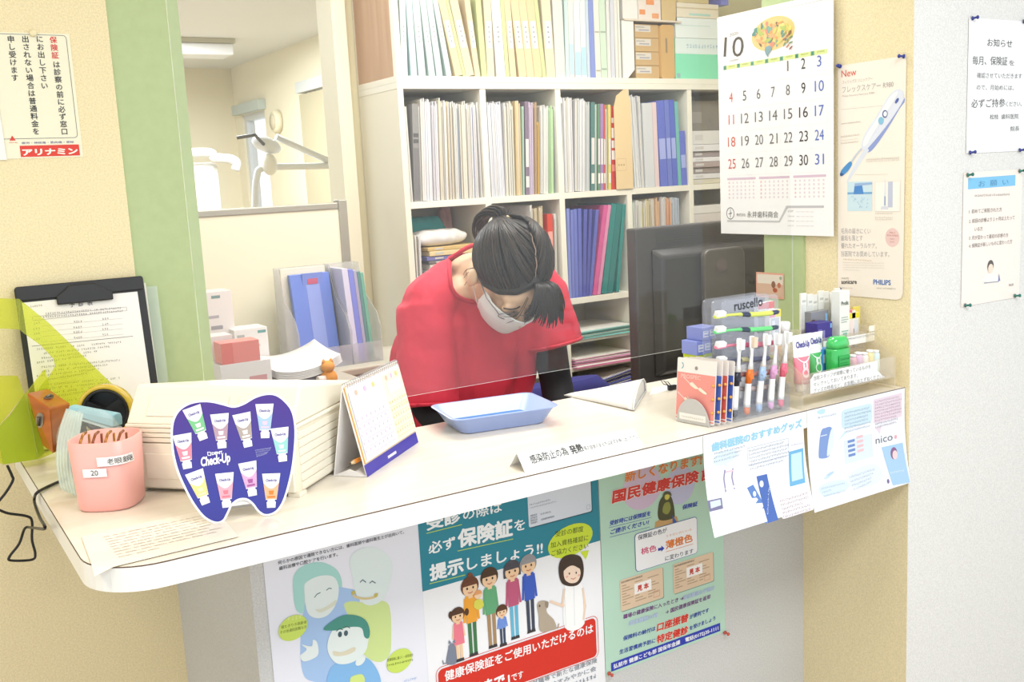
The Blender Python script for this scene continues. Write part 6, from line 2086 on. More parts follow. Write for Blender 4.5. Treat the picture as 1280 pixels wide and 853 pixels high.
ide = thing('inner_desk', 'low white inner desk behind the counter carrying the monitor', 'desk', (1.55, 1.90, 0))
MB().box(.82, 2.3, 1.668, 2.06, .695, .72, M('#f2efe8', .4)).build('top', ide, bevel=.002)
for x in (.84, 2.26):
    MB().box(x, x + .03, 1.70, 2.04, 0.0, .695, M('#dcd8d0', .5)).build('side_panel', ide, bevel=.002)
# ------------------------------------------------------------------ bookcase on the back wall
YK = 2.80
BW = M('#f8f4e6', .5)
INN = M('#e9e2cf', .6)
bk = thing('bookcase', 'tall white open bookcase full of files against the office back wall', 'bookcase', (2.1, 2.94, 0))
X0 = 1.385
pitch = .2872
divs = [X0 + .009 + pitch * k for k in range(6)]        # divider centres
XE = divs[-1] + .010
Yb = 3.085
ZS = [.05, .43, .705, .793, .886, 1.026, 1.382, 1.749]
MB().box(X0, XE, Yb - .006, Yb, 0, H - .05, INN).build('back_panel', bk)
MB().box(X0, X0 + .019, YK, Yb - .006, 0, 1.730, M('#f4eedb', .5)).build('side_panel', bk, bevel=.001)
MB().box(XE - .019, XE, YK, Yb - .006, 0, 1.730, BW).build('side_panel', bk, bevel=.001)
MB().box(X0 - .001, XE, YK - .001, Yb - .006, 1.730, 1.749, BW).build('top_board', bk, bevel=.001)
MB().box(X0 - .001, XE, YK - .001, Yb - .006, 1.7492, 1.768, BW).build('upper_base_board', bk, bevel=.001)
for k in range(1, 5):
    MB().box(divs[k] - .0105, divs[k] + .0105, YK + .001, Yb - .006, .05, 1.730, BW).build('divider', bk, bevel=.001)
for z, x0, x1 in ((1.372, X0 + .019, XE - .019), (1.0135, X0 + .019, XE - .019)):
    MB().box(x0, x1, YK + .0015, Yb - .006, z, z + .0205, BW).build('shelf', bk, bevel=.001)
for k in range(5):
    xa, xb = divs[k] + .0105, divs[k + 1] - .0105
    if k == 4:
        xb = XE - .019
    for z in (.40, .780, .878):
        MB().box(xa, xb, YK + .003, Yb - .006, z, z + .012, BW).build('thin_shelf', bk)
UW = wood('brown_side_wood', '#cda98a', '#c19a78', (40, 40, 2), .5)
MB().box(X0 + .001, X0 + .012, YK + .022, Yb - .006, 1.768, H - .05, UW).build('upper_side_panel', bk)
MB().box(X0 + .001, X0 + .019, YK, YK + .022, 1.768, H - .05, BW).build('upper_front_edge', bk)
MB().box(X0, XE, YK, Yb - .006, H - .07, H - .05, BW).build('upper_top_board', bk)
xd_ = ony(775, 60, YK).x
MB().box(xd_ - .001, xd_ + .005, YK + .004, Yb - .006, 1.768, H - .07, BW).build('upper_divider', bk)
MB().box(divs[2] - .004, XE, YK + .06, Yb - .006, 2.10, 2.115, BW).build('upper_shelf', bk)


PREV = {}


def file_(xb0, xb1, xt0, ytop, z, c, label, grp, name='file', yb=None, Y=YK + .008, depth=.20, labelc=None, ltxt=True, spine=None, style='binder', ztop=None):
    """one upright file: pixel x of its base edges, pixel x of its upper left corner at pixel row ytop"""
    ybase = px((ony(xb0, 200, Y).x, Y, z))[1]
    a = ony(xb0, ybase, Y); b = ony(xb1, ybase, Y); t = ony(xt0, ytop, Y)
    a.z = z; b.z = z
    # keep inside the compartment and clear of the neighbour on the left
    if z < Z1 - .01:
        ci = max(0, min(4, int(((a.x + b.x) / 2 - divs[0]) / pitch)))
        lo, hi = divs[ci] + .0122, divs[ci + 1] - .0122
    else:
        lo, hi = X0 + .021, ony(775, 60, YK).x - .0015
    key = round(z, 3)
    pv = PREV.get(key)
    w0 = max(.003, b.x - a.x)
    hi -= .0006
    if pv and pv[0] < a.x + w0 and pv[0] > lo:
        pass
    else:
        pv = None
    a.x = max(a.x, lo + .0004, pv[1] + .0006 if pv else -9)
    t.x = max(t.x, lo + .0006)
    if pv:   # right edge of the neighbour: from (pv[1], z) to (pv[2], pv[3])
        f_ = (t.z - z) / (pv[3] - z)
        t.x = max(t.x, (pv[1] + (pv[2] - pv[1]) * min(f_, 1.0)) + .0008, )
        if f_ > 1:
            t.x = max(t.x, a.x + (pv[2] + .0008 - a.x) * f_)
    b.x = min(max(b.x, a.x + .0035), hi - .0004)
    if b.x - a.x < .0035:
        a.x = b.x - .0035
    t.x = min(t.x, hi - (b.x - a.x))
    up = Vector((t.x - a.x, 0, t.z - z)); Ht = up.length; up.normalize()
    rt = Vector((up.z, 0, -up.x))
    w = max(.003, (b.x - a.x) * up.z)
    o0 = a.copy()
    if rt.z < 0:
        o0.z = z - rt.z * w + .0002
    else:
        o0.z = z + .0002
    if pv:
        ex = 0
        for zz_ in (max(pv[4], o0.z), min(pv[3], o0.z + up.z * Ht)):
            xr = pv[1] + (pv[2] - pv[1]) * (zz_ - pv[4]) / (pv[3] - pv[4])
            xl = o0.x + up.x / up.z * (zz_ - o0.z)
            ex = max(ex, xr + .0008 - xl)
        o0.x += ex
        over = (o0 + rt * w).x - hi + .0004
        over = max(over, (o0 + rt * w + up * Ht).x - hi + .0004)
        if over > 0:
            w = max(.0018, w - over / max(.2, rt.x))
    o = thing(name, label, {'file': 'file', 'folder': 'folder', 'book': 'book', 'binder': 'binder', 'envelope': 'envelope', 'clear_folder': 'folder'}[name], o0, grp)
    mc = M(c, .5, k=.76)
    PREV[key] = (a.x, (o0 + rt * w).x + .0002, (o0 + rt * w + up * Ht).x + .0002, (o0 + rt * w + up * Ht).z, (o0 + rt * w).z)
    D = Vector((0, depth, 0))
    if style == 'binder':
        cv = min(.0025, w * .25)
        s = MB()
        yv = Vector((0, cv, 0))
        s.prism([o0, o0 + rt * w, o0 + rt * w + D, o0 + rt * (w - cv) + D, o0 + rt * (w - cv) + yv, o0 + rt * cv + yv, o0 + rt * cv + D, o0 + D], up * Ht, mc)
        s.build('cover', o)
        MB().obox(o0 + rt * cv * 1.1 + up * .004 + Vector((0, cv + .002, 0)), rt * (w - 2.2 * cv), up * (Ht - .008), D * .96, M('#f5f2ea', .8)).build('pages', o)
    else:   # loose papers in a soft folder, slightly fanned
        R = random.Random(int(xb0 * 31 + ytop))
        n = max(1, int(w / .004))
        s = MB()
        for j in range(n):
            dw = w / n
            hh = Ht * (1 - R.uniform(0, .045)) ; dy = R.uniform(0, .008)
            lean_ = rt * (R.uniform(-.0015, 0) if j else 0)
            oo = o0 + rt * (dw * j) + Vector((0, dy, 0))
            s.prism([oo, oo + rt * dw * .86, oo + rt * dw * .86 + up * hh + lean_, oo + up * hh * (1 - R.uniform(0, .02)) + lean_], D * .95, mc if R.random() < .7 else M(R.choice(['#f2f0ee', '#e6e4e4', '#efe9dc']), .6, k=.76))
        s.build('papers', o)
        MB().obox(o0 + rt * w * .02, rt * min(.0012, w * .2), up * Ht * .93, D, mc).build('cover', o)
    P = Print(o0 - Vector((0, .0004, 0)), rt, up, rough=.5)
    any_ = False
    if labelc and w > .004:
        l0, l1 = labelc
        P.quv([(w * .2, Ht * l0), (w * .85, Ht * l0), (w * .85, Ht * l1), (w * .2, Ht * l1)], '#fbfaf8', 1)
        if ltxt:
            R = random.Random(int(xb0 * 7))
            for q in range(4):
                v = Ht * (l0 + (l1 - l0) * (.2 + .18 * q))
                P.quv([(w * .42, v), (w * .64, v), (w * .64, v + .006), (w * .42, v + .006)], '#a9a7a8', 2)
        any_ = True
    if spine:
        for (v0, v1, cc) in spine:
            P.quv([(w * .08, Ht * v0), (w * .92, Ht * v0), (w * .92, Ht * v1), (w * .08, Ht * v1)], cc, 1)
        any_ = True
    if any_:
        P.build('spine_label', o)
    return o


# upper row, standing on the thick double board (spine base, base, top pixels)
Z1 = 1.7683
G1 = 'files on the top row of the bookcase'
PB, TN, GRN_, WH = '#d6e9e6', '#f6dfb4', '#dbe6a8', '#f8f6f0'
row = [(501, 513, 499, PB, 1), (514, 523, 506, '#cfe9ec', 0), (523.5, 536, 512, PB, 1), (536.5, 545.5, 519, PB, 1), (546, 558, 525, '#d3e7e6', 1), (558.5, 567, 531, PB, 1), (569.5, 578.5, 536, TN, 1), (579, 582.5, 547, GRN_, 0), (583, 593, 561, '#f7e4c0', 1), (594, 600.5, 580, '#f6e2bc', 1),
       (602.5, 609, 594, GRN_, 0), (609.5, 620.5, 604, '#f8e6c6', 1), (621, 632, 611, WH, 1), (632.5, 637, 622, GRN_, 0), (638, 647, 627, '#f6e0b8', 1), (649, 658.5, 633, TN, 1), (659, 668, 641, TN, 1), (668.5, 678, 650, '#f6dcae', 1), (678.5, 683, 663, GRN_, 0), (683.5, 694.5, 676, '#f8e6c8', 1)]
names = {PB: 'pale green-blue', '#cfe9ec': 'pale aqua', '#d3e7e6': 'pale green-blue', TN: 'tan', GRN_: 'light green', '#f7e4c0': 'cream tan', '#f6e2bc': 'cream tan', '#f8e6c6': 'cream', WH: 'white', '#f6e0b8': 'cream tan', '#f6dcae': 'tan', '#f8e6c8': 'cream'}
tops = [r_[2] for r_ in row] + [690]
for n, (b0, b1, t0, c, lb) in enumerate(row):
    b1 = b0 + min(b1 - b0, max(3.4, (tops[n + 1] - t0) * 1.25))
    file_(b0, b1, t0 - (94 - 0) * 0, -4, Z1, c, '%s file with paper spine, %s from the left on the top bookcase row' % (names[c], ORD[n]) if lb else '%s thin file, %s from the left on the top bookcase row' % (names[c], ORD[n]), G1, labelc=(.36, .70) if lb else None)
row = [(695, 707, 690, '#ecebe6', None, 'grey-white folder'), (707.5, 712, 705, '#d9f0ee', None, 'pale aqua folder'), (712.5, 718.5, 709, WH, [(.04, .42, '#c2dff2')], 'white and sky blue file'), (719.5, 727, 716, '#f4f6fa', [(.03, .32, '#bcd8f0')], 'white file with sky blue foot'), (727.5, 734, 724, '#eef4fa', [(.03, .38, '#b9dcea')], 'white file with aqua foot'), (734.5, 738, 731, '#d4e2f2', None, 'thin pale blue folder'), (738.5, 744.5, 734, '#8f9ee4', None, 'violet-blue file'), (745, 751.5, 741, '#f4f3e8', [(.08, .10, '#b5b2a2'), (.56, .58, '#b5b2a2')], 'cream dotted file'), (752, 759.5, 748, '#dcf0da', [(.10, .12, '#a2b2a2'), (.56, .58, '#a2b2a2')], 'mint green dotted file'), (760, 764, 757, '#f2f1ee', None, 'slim white file'), (764.5, 769, 762, '#e3e4f0', None, 'slim lilac-grey file'), (769.5, 773.5, 767, '#f4f3ee', None, 'slim white folder')]
for n, (b0, b1, t0, c, sp_, nm) in enumerate(row):
    file_(b0, b1, t0, -4, Z1, c, '%s, %s right of the tan files, top row' % (nm, ORD[n]), G1, spine=sp_)
# boxes in the top right compartment
YX = YK + .02


def bxx(name, label, x0, y0, x1, y1, z0, d, c, panels=(), grp=None, Y=YX, text=None):
    a = ony(x0, y0, Y); b = ony(x1, y1, Y)
    h = a.z - z0 if y0 < 1e5 else .1
    o = carton(name, label, 'box', (a.x + b.x) / 2, Y, z0, b.x - a.x, d, h, c, panels, 0, grp, text)
    return o, z0 + h


ob = thing('document_box', 'white cardboard file box standing open at the side on the top row', 'box', (ony(786, 60, YX).x, YX, Z1))
xa, xb = ony(777, 60, YX).x, ony(791.5, 60, YX).x
zt_ = ony(785, 26, YX).z
MB().prism([(x, YX - .004, z) for x, z in [(xa, Z1 + .0003), (xa + .020, Z1 + .0003), (xb, Z1 + .03), (xb + .001, zt_ - .03), (xb + .001, zt_), (xa, zt_)]], (0, .003, 0), M('#f6f5f2', .5)).build('front', ob)
MB().box(xa, xa + .003, YX, YX + .2, Z1 + .0003, zt_, M('#f1f0ec', .5)).box(xa + .003, xb, YX + .197, YX + .2, Z1 + .0003, zt_, M('#f1f0ec', .5)).build('sides', ob)
z = Z1 + .0003
KR = '#d2b07c'
xk0, xk1 = ony(794, 60, YX + .01).x, ony(823.5, 60, YX + .01).x
ys_ = [102, 86.5, 70.5, 53.5, 36]
for k in range(4):
    h = .0468
    o = thing('carton', 'brown cardboard carton with white label, %s from the bottom of its stack' % ORD[k], 'box', ((xk0 + xk1) / 2, YX + .01, z), 'brown cartons on the top row')
    MB().box(xk0, xk1, YX + .01, YX + .2, z, z + h - .001, M(KR, .6)).build('body', o, bevel=.001)
    f = Print((xk0, YX + .0096, z), (1, 0, 0), (0, 0, 1))
    w_ = xk1 - xk0
    f.quv([(w_ * .02, h * .42), (w_ * .66, h * .42), (w_ * .66, h * .9), (w_ * .02, h * .9)], '#e2dbd0', 1)
    f.luv([(w_ * .05, h * .75), (w_ * .4, h * .75)], .003, '#b0a8a4', 2); f.luv([(w_ * .18, h * .55), (w_ * .58, h * .55)], .004, '#a8a4b4', 2)
    f.build('label', o)
    z += h
zk = z
o = thing('box_file', 'tan cardboard box file standing right of the brown cartons', 'box', (ony(833, 60, YX).x, YX, Z1))
xa, xb = ony(826, 60, YX).x, ony(843, 60, YX).x
MB().prism([(x, YX, z_) for x, z_ in rr(xa, Z1 + .0003, xb, ony(835, 31, YX).z, .012)], (0, .2, 0), M('#d9b070', .5)).build('body', o)
MB().box(xa + .022, xa + .030, YX - .0006, YX, Z1 + .09, Z1 + .14, M('#a08a66')).build('printed_strip', o)
sh_ = MB().box(ony(778, 30, YX).x, ony(850, 30, YX).x, YX - .01, YX + .2, zk + .006, zk + .012, M('#e9dccb', .6))
tag(sh_.build('cardboard_sheet', origin=(ony(812, 30, YX).x, YX, zk)), 'thin cardboard sheet bridging the brown cartons on the top row', 'cardboard')
zq = zk + .0125
for nm, x0, x1, c, pan in (('white striped carton on the cardboard sheet', 778, 797, '#f4f1ee', ()), ('white carton with orange diagonal print on the cardboard sheet', 797.5, 826, '#f0e4dc', ((.05, .15, .3, .3, '#f09a5a'), (.35, .45, .7, .6, '#f09a5a'), (.6, .05, .9, .2, '#f0a870'), (.5, .75, .95, .9, '#f09a5a'))), ('tan carton beside the orange printed one', 827, 846, '#dcc08a', ())):
    a, b = ony(x0, 10, YX).x, ony(x1, 10, YX).x
    carton('carton', nm, 'box', (a + b) / 2, YX, zq, b - a - .001, .19, .112, c, pan)
MT = '#8fecc4'
a, b = ony(844.5, 80, YX).x, ony(899, 80, YX).x
za, zb_, zc_ = ony(870, 67.5, YX).z, ony(870, 48, YX).z, ony(870, 22.5, YX).z
carton('carton', 'large mint green carton with white upper half, top right compartment', 'box', (a + b) / 2, YX, Z1 + .0003, b - a, .2, zb_ - Z1 - .001, MT, [(0, (za - Z1) / (zb_ - Z1), 1, 1, '#e9f6f4'), (.02, .03, .1, .14, '#9fc0c4')], text=[('~~~~~~~', .25, .76, .95, '#a9c6da', .018)])
carton('carton', 'white carton lying on the large mint green carton', 'box', (a + b) / 2 + .002, YX, zb_ + .0003, b - a - .004, .2, zc_ - zb_ - .001, '#f0f8f6', [(.1, .6, .8, .64, '#d2e8e4')])
carton('carton', 'cream flat carton with teal stripe on top of the white one', 'box', (a + b) / 2 + .004, YX, zc_ + .0003, b - a - .006, .2, .05, '#f0e6d0', [(.3, .15, .8, .3, '#b9e0d4'), (0, .6, 1, .7, '#d9c8a4')])
carton('carton', 'tan carton topmost above the mint carton', 'box', (a + b) / 2 - .016, YX, zc_ + .0512, b - a - .06, .18, .06, '#dcc898')
carton('carton', 'small violet-blue carton at the calendar edge on the top row', 'box', b + .034, YX, zc_ + .0512, .035, .18, .05, '#8a8fe0')

# second row
Z2 = 1.3927
G2 = 'folders and books on the second row of the bookcase'
R2 = [(513.5, 517, 503, 128, '#f0efe6', 'p'), (518, 525.5, 515, 130, '#9a9896', 'g'), (526.5, 528.5, 521, 128, '#f4f4f0', 'p'), (529, 543, 525, 122, '#f6f5f8', 'p'), (543.5, 551, 535, 126, '#ebe8ee', 'p'), (551.5, 556, 541, 122, '#e6ddc6', 'p'), (556.5, 562, 547, 125, '#f0ece4', 'p'), (562.5, 566, 552, 124, '#ead8ae', 'p'), (566.5, 570, 556, 126, '#e0d2b8', 'p'), (570.5, 575, 561, 125, '#f2efe8', 'p'), (575.5, 577.5, 566, 127, '#c8d8ee', 'p'), (578, 587, 571, 126, '#f3ecdc', 'p'), (587.5, 594, 580, 128, '#f2eee8', 'p'), (594.5, 600, 587, 126, '#cfd0ee', 'p'), (600.5, 614, 594, 127, '#f1efec', 'p'),
      (614.5, 633, 608, 126, '#f2f3fb', 'p'), (633.5, 637, 630, 128, '#f2ecda', 'p'), (637.5, 642, 634, 126, '#efece2', 'p'), (642.5, 646, 639, 129, '#e8e6d6', 'p'), (646.5, 654, 644, 124, '#efd6a6', 'p'), (654.5, 657, 653, 128, '#bfe0cc', 'p'), (657.5, 662, 656, 127, '#8f7d92', 'b'), (662.5, 668, 661, 126, '#e4d4ea', 'p'), (668.5, 672, 668, 127, '#cdb08e', 'p'), (672.5, 675.5, 672, 150, '#dcb45a', 'p'), (676, 687, 676, 131, '#f3f2ee', 'p'), (687.5, 693, 686, 131, '#c9ecb8', 'p'), (693.5, 700, 692, 130, '#f2f1ee', 'p'),
      (703, 718, 702, 121, '#f7f6f8', 'p'), (719, 733, 719, 123, '#f4f4f6', 'p'), (733.5, 738.5, 732, 126, '#e6e8e8', 'p'), (739, 743.5, 739, 128, '#5d8a86', 'b'), (744, 747, 743, 129, '#d9e4dc', 'p'), (747.5, 750.5, 747, 130, '#6d9a76', 'b'), (751, 754.5, 750, 130, '#b78ac8', 'b'), (755, 757, 754, 131, '#d8605c', 'b'), (757.5, 760.5, 757, 132, '#eee6dc', 'p'), (761, 764, 760, 131, '#efe284', 'b'), (764.5, 771, 762, 133, '#e2402c', 'r')]
CN = {'#f0efe6': 'off-white', '#9a9896': 'grey', '#f4f4f0': 'white', '#f6f5f8': 'thick white', '#ebe8ee': 'lilac-white', '#e6ddc6': 'beige', '#f0ece4': 'white', '#ead8ae': 'tan', '#e0d2b8': 'beige', '#f2efe8': 'white', '#c8d8ee': 'thin blue', '#f3ecdc': 'cream', '#f2eee8': 'white', '#cfd0ee': 'lavender', '#f1efec': 'white', '#f2f3fb': 'wide white', '#f2ecda': 'cream', '#efece2': 'off-white', '#e8e6d6': 'pale', '#efd6a6': 'tan', '#bfe0cc': 'thin green', '#8f7d92': 'mauve', '#e4d4ea': 'lilac', '#cdb08e': 'brown', '#dcb45a': 'short mustard', '#f3f2ee': 'white', '#c9ecb8': 'light green', '#f2f1ee': 'white', '#f7f6f8': 'thick white', '#f4f4f6': 'thick white', '#e6e8e8': 'grey-white', '#5d8a86': 'dark teal', '#d9e4dc': 'pale green', '#6d9a76': 'green', '#b78ac8': 'violet', '#d8605c': 'thin red', '#eee6dc': 'cream', '#efe284': 'yellow', '#e2402c': 'red'}
for n, (b0, b1, t0, yt, c, k) in enumerate(R2):
    comp = 0 if n < 15 else (1 if n < 28 else 2)
    i = n - (0, 15, 28)[comp]
    nm = 'book' if k in 'br' else 'folder'
    lab = '%s %s, %s from the left in the %s compartment of the second bookcase row' % (CN[c], nm, ORD[i], ('left', 'middle', 'third')[comp])
    sp_ = {'g': [(.02, .55, '#7d7b7c'), (.6, .64, '#5d5b5c'), (.66, .70, '#5d5b5c')], 'b': [(.08, .2, '#f2efe8'), (.3, .6, '#e6e2e0')], 'r': [(.80, .86, '#f6e6e0'), (.62, .74, '#fbf4f0'), (.50, .59, '#fbf4f0'), (.36, .47, '#fbf4f0'), (.22, .3, '#f0907c')]}.get(k)
    file_(b0, b1, t0, yt, Z2, c, lab, G2, name=nm, style='binder' if k in 'gbr' else 'papers', spine=sp_)
# brown envelope in front of the divider
P = Print(ony(780, 180, YK - .004), (1, 0, 0), (0, 0, 1))
eu0, ev0 = P.q(771, 238); eu1 = P.q(792, 235)[0]; ev1 = P.q(780, 112)[1]
P.mb.prism([P.w(u, v) for u, v in [(eu0, Z2 - P.O.z + .0003), (eu1, Z2 - P.O.z + .0003), (eu1 - .002, ev1 - .04), (eu1 - .012, ev1 - .012), (eu1 - .010, ev1), (eu1 - .030, ev1), (eu0 + .012, ev1 - .02), (eu0 - .001, ev1 - .06)]], (0, .0022, 0), M('#ecd0a0', .55))
P.luv([(eu0 + .005, .0 - .09), (eu0 + .045, -.09), (eu0 + .045, -.05), (eu0 + .005, -.05)], .001, '#c9a878', 1, True)
for k in range(3):
    P.quv([(eu0 + .010 + k * .011, -.074), (eu0 + .016 + k * .011, -.074), (eu0 + .016 + k * .011, -.068), (eu0 + .010 + k * .011, -.068)], '#c0a074', 1)
tag(P.build('envelope'), 'large brown envelope standing in front of the bookcase divider', 'envelope')
R3 = [(793.5, 802, 786, 118, '#f3f3f4', 'p', 'white folder'), (802.5, 806, 797, 118, '#f0f0f2', 'p', 'slim white folder'), (807, 819, 802.5, 129, '#e4e6ea', 'b', 'pale grey binder'), (819.5, 824.5, 813, 128, '#f6dcde', 'b', 'pale pink file'), (826, 835, 818, 126, '#6a78dc', 'l', 'wide blue binder'), (835.5, 841, 830, 125, '#7484dc', 'l', 'slim blue binder'), (841.5, 847.5, 835, 125, '#5f70d8', 'l', 'deep blue binder'), (848, 852, 843, 127, '#7cc8c4', 'b', 'teal file'), (852.5, 860, 847, 164, '#6c7ce0', 'l', 'short blue binder'), (860.5, 865.5, 857, 126, '#8f9ae4', 'l', 'pale blue binder')]
for n, (b0, b1, t0, yt, c, k, nm) in enumerate(R3):
    file_(b0, b1, t0, yt, Z2, c, '%s, %s from the left in the fourth compartment of the second row' % (nm, ORD[n]), G2, name='binder', style='papers' if k == 'p' else 'binder', spine=[(.32, .56, '#a9b4f0')] if k == 'l' else None)
# piled papers in the fifth compartment, under a dark upright file
YQ = YK + .012
xa, xb = divs[4] + .013, XE - .021
o = thing('archive_box', 'dark grey archive box at the back of the fifth compartment, second row', 'box', ((xa + xb) / 2, YQ + .06, Z2 + .20))
zz = Z2 + .0004
for k, (c, h, nm) in enumerate((('#ded6c0', .018, 'cream'), ('#e9e8ea', .020, 'white'), ('#a59a98', .022, 'grey'), ('#b9a8a6', .020, 'mauve-grey'), ('#f1f0f4', .018, 'white'), ('#a89c9e', .020, 'brown-grey'), ('#eeedf0', .025, 'white'), ('#e6e4e2', .05, 'thick white'))):
    q = thing('paper_pile', '%s bundle, %s from the bottom of the pile in the fifth compartment' % (nm, ORD[k]), 'paper pile', ((xa + xb) / 2, YQ + .1, zz), 'paper bundles in the fifth compartment')
    MB().box(xa + .003 * (k % 3), xb - .004 * (k % 2), YQ + .004 * (k % 3), YQ + .22, zz, zz + h - .001, M(c, .6)).build('sheets', q, bevel=.002)
    MB().box(xa + .003 * (k % 3) + .02, xa + .06, YQ + .004 * (k % 3) - .0006, YQ + .004 * (k % 3), zz + h * .3, zz + h * .7, M('#d9d5d2', .6)).build('edge_tab', q)
    zz += h
o.location.z = zz
MB().box(xa, xb, YQ + .05, YQ + .24, zz + .0003, zz + .11, M('#8d877e', .6)).build('body', o, bevel=.002)
MB().box(xa + .04, xa + .1, YQ + .0494, YQ + .05, zz + .03, zz + .07, M('#a39d94', .6)).build('label', o)

# third row, left: folded cloths on papers
Z3 = 1.0342
YC = YK + .02
xa, xb = divs[0] + .012, divs[1] - .012


def cloth(name, label, cx, cy, z, rx, ry, h, c, seed, cat='cloth', fuzzy=0.0):
    R = random.Random(seed)
    ph = [R.uniform(0, 6) for _ in range(6)]

    def fn(u, v):
        a = 2 * PI * u; t = v * PI
        r_ = math.sin(t) ** .6
        wob = 1 + .10 * math.sin(3 * a + ph[0]) + .06 * math.sin(5 * a + ph[1] + 3 * v)
        fold = .12 * math.sin(14 * (math.cos(a) * .8 + .3 * math.sin(a)) * r_ + ph[2]) * math.sin(t)
        x = rx * r_ * math.cos(a) * wob; y = ry * r_ * math.sin(a) * wob
        zz_ = h * (.5 - .5 * math.cos(t)) * (1 + fold)
        if fuzzy:
            n = noise.noise(Vector((x, y, zz_)) * 90 + Vector((seed, 0, 0))) * fuzzy
            x += n; y += n; zz_ = max(0, zz_ + n)
        return Vector((cx + x, cy + y, z + max(0, zz_)))
    return tag(MB().grid(fn, 48, 24, M(c, .85)).build(name, origin=(cx, cy, z)), label, cat)


# slim upright folders at the left of the compartment
for k, (b0, b1, t0, c, nm) in enumerate(((517, 521, 513, '#e4ddd0', 'grey-beige'), (522, 526, 518, '#ece6d8', 'cream'), (527, 531, 523, '#d9d4ca', 'pale grey'))):
    file_(b0, b1, t0, 292, Z3, c, '%s slim folder, %s from the left beside the folded cloths' % (nm, ORD[k]), 'slim folders beside the cloths', name='folder', style='papers')
zz = Z3 + .0003
xs0 = ony(536, 300, YC).x
for k, (c, h, nm) in enumerate((('#4a4e66', .10, 'dark blue box'), ('#6a7ab0', .020, 'blue folder'), ('#dcd6cc', .022, 'white paper bundle'), ('#e9e4da', .020, 'cream paper bundle'), ('#77706e', .010, 'dark folder'), ('#7a78b4', .014, 'violet folder'), ('#e9d3a0', .016, 'tan envelope stack'), ('#d8b878', .012, 'brown envelope'))):
    q = thing('paper_pile', '%s, %s from the bottom of the pile under the folded cloths' % (nm, ORD[k]), 'paper pile', ((xs0 + xb) / 2, YC + .1, zz), 'pile under the cloths')
    MB().box(xs0 - .004 * (k % 3), xb - .006 - .004 * (k % 2), YC + .003 * (k % 2), YC + .2, zz, zz + h - .0008, M(c, .6)).build('sheets', q, bevel=.002)
    MB().box(xs0 + .02, xs0 + .05, YC + .003 * (k % 2) - .0005, YC + .003 * (k % 2), zz + h * .3, zz + h * .7, M('#cfcac4', .6)).build('edge_tab', q)
    zz += h
cloth('white_cloth', 'crumpled white cloth on the pile in the third bookcase row', (xa + xb) / 2 - .012, YC + .058, zz + .0005, .096, .046, .052, '#f4f2f2', 4)
cloth('teal_cloth', 'folded teal cloth behind the white cloth on the third row', (xa + xb) / 2 - .022, YC + .138, zz + .0005, .078, .022, .092, '#3fa9ab', 8)
cloth('fluffy_cloth', 'fluffy dusty pink cloth beside the teal one on the third row', xb - .036, YC + .198, zz + .0005, .024, .026, .118, '#d8aaa2', 5, 'cloth', .006)
# third row middle: round lilac hat, folders, red book
xa, xb = divs[1] + .012, divs[2] - .012
q = ony(645, 262, YC + .03)
MB_h = thing('round_cushion', 'round blue-grey cushion standing in the middle of the third row', 'cushion', (q.x, YC + .06, Z3))
q.x = divs[1] + .0135 + .0725
MB().lathe((q.x, YC + .035, Z3 + .0725), [(0, 0), (.050, .004), (.064, .02), (.067, .04), (.060, .055), (0, .06)], M('#8288a8', .8), 40, (0, 1, 0)).build('cover', MB_h)
MB().tube([(q.x + .0670 * math.cos(t), YC + .075, Z3 + .0725 + .0670 * math.sin(t)) for t in [k * PI / 24 for k in range(49)]], .004, M('#9ea4c4', .7), 8).build('piping', MB_h)
for k, (b0, b1, t0, yt, c, nm, st_) in enumerate(((666, 670.5, 663, 256, '#d8d2c4', 'grey cream folder', 'papers'), (671, 676, 668, 256, '#e0d0b0', 'tan folder', 'papers'), (676.5, 681, 674, 255, '#e6d6b4', 'wide tan folder', 'papers'), (687, 693.5, 684, 268, '#ea4a34', 'red book', 'binder'), (694.5, 699, 693, 266, '#e4dfd6', 'pale folder', 'papers'))):
    file_(b0, b1, t0, yt, Z3, c, '%s, %s of the upright row behind the head, third bookcase row' % (nm, ORD[k]), 'upright files behind the head', name='book' if nm == 'red book' else 'folder', style=st_, spine=[(.5, .8, '#f6b0a4')] if nm == 'red book' else None)
# third row third compartment: blue, pink and teal clear folders
G3 = 'coloured clear folders on the third row'
cl = [(711.5, 715, 708, 261, '#8f9ce6', 'periwinkle'), (715.5, 719, 713, 263, '#7d88dc', 'periwinkle'), (719.5, 723.5, 717, 262, '#7580d8', 'blue'), (724, 728, 722.5, 261, '#6a74d0', 'blue'), (728.5, 732.5, 730, 262, '#5d63c0', 'deep blue'), (732.5, 736, 737, 262, '#5a5cb8', 'deep blue'), (736, 740, 745, 263, '#6a70cc', 'violet-blue'), (741, 746, 755, 258, '#e860a4', 'hot pink'), (746.5, 750.5, 760, 257, '#f29ac4', 'light pink'), (752, 758.5, 762, 256, '#2a8f8a', 'teal'), (759, 766, 767, 256, '#258480', 'teal'), (766.5, 774, 774, 257, '#2c9690', 'teal')]
for n, (b0, b1, t0, yt, c, nm) in enumerate(cl):
    file_(b0, b1, t0, yt, Z3, c, '%s clear folder, %s from the left in the bright row behind the counter' % (nm, ORD[n]), G3, name='clear_folder', style='binder')
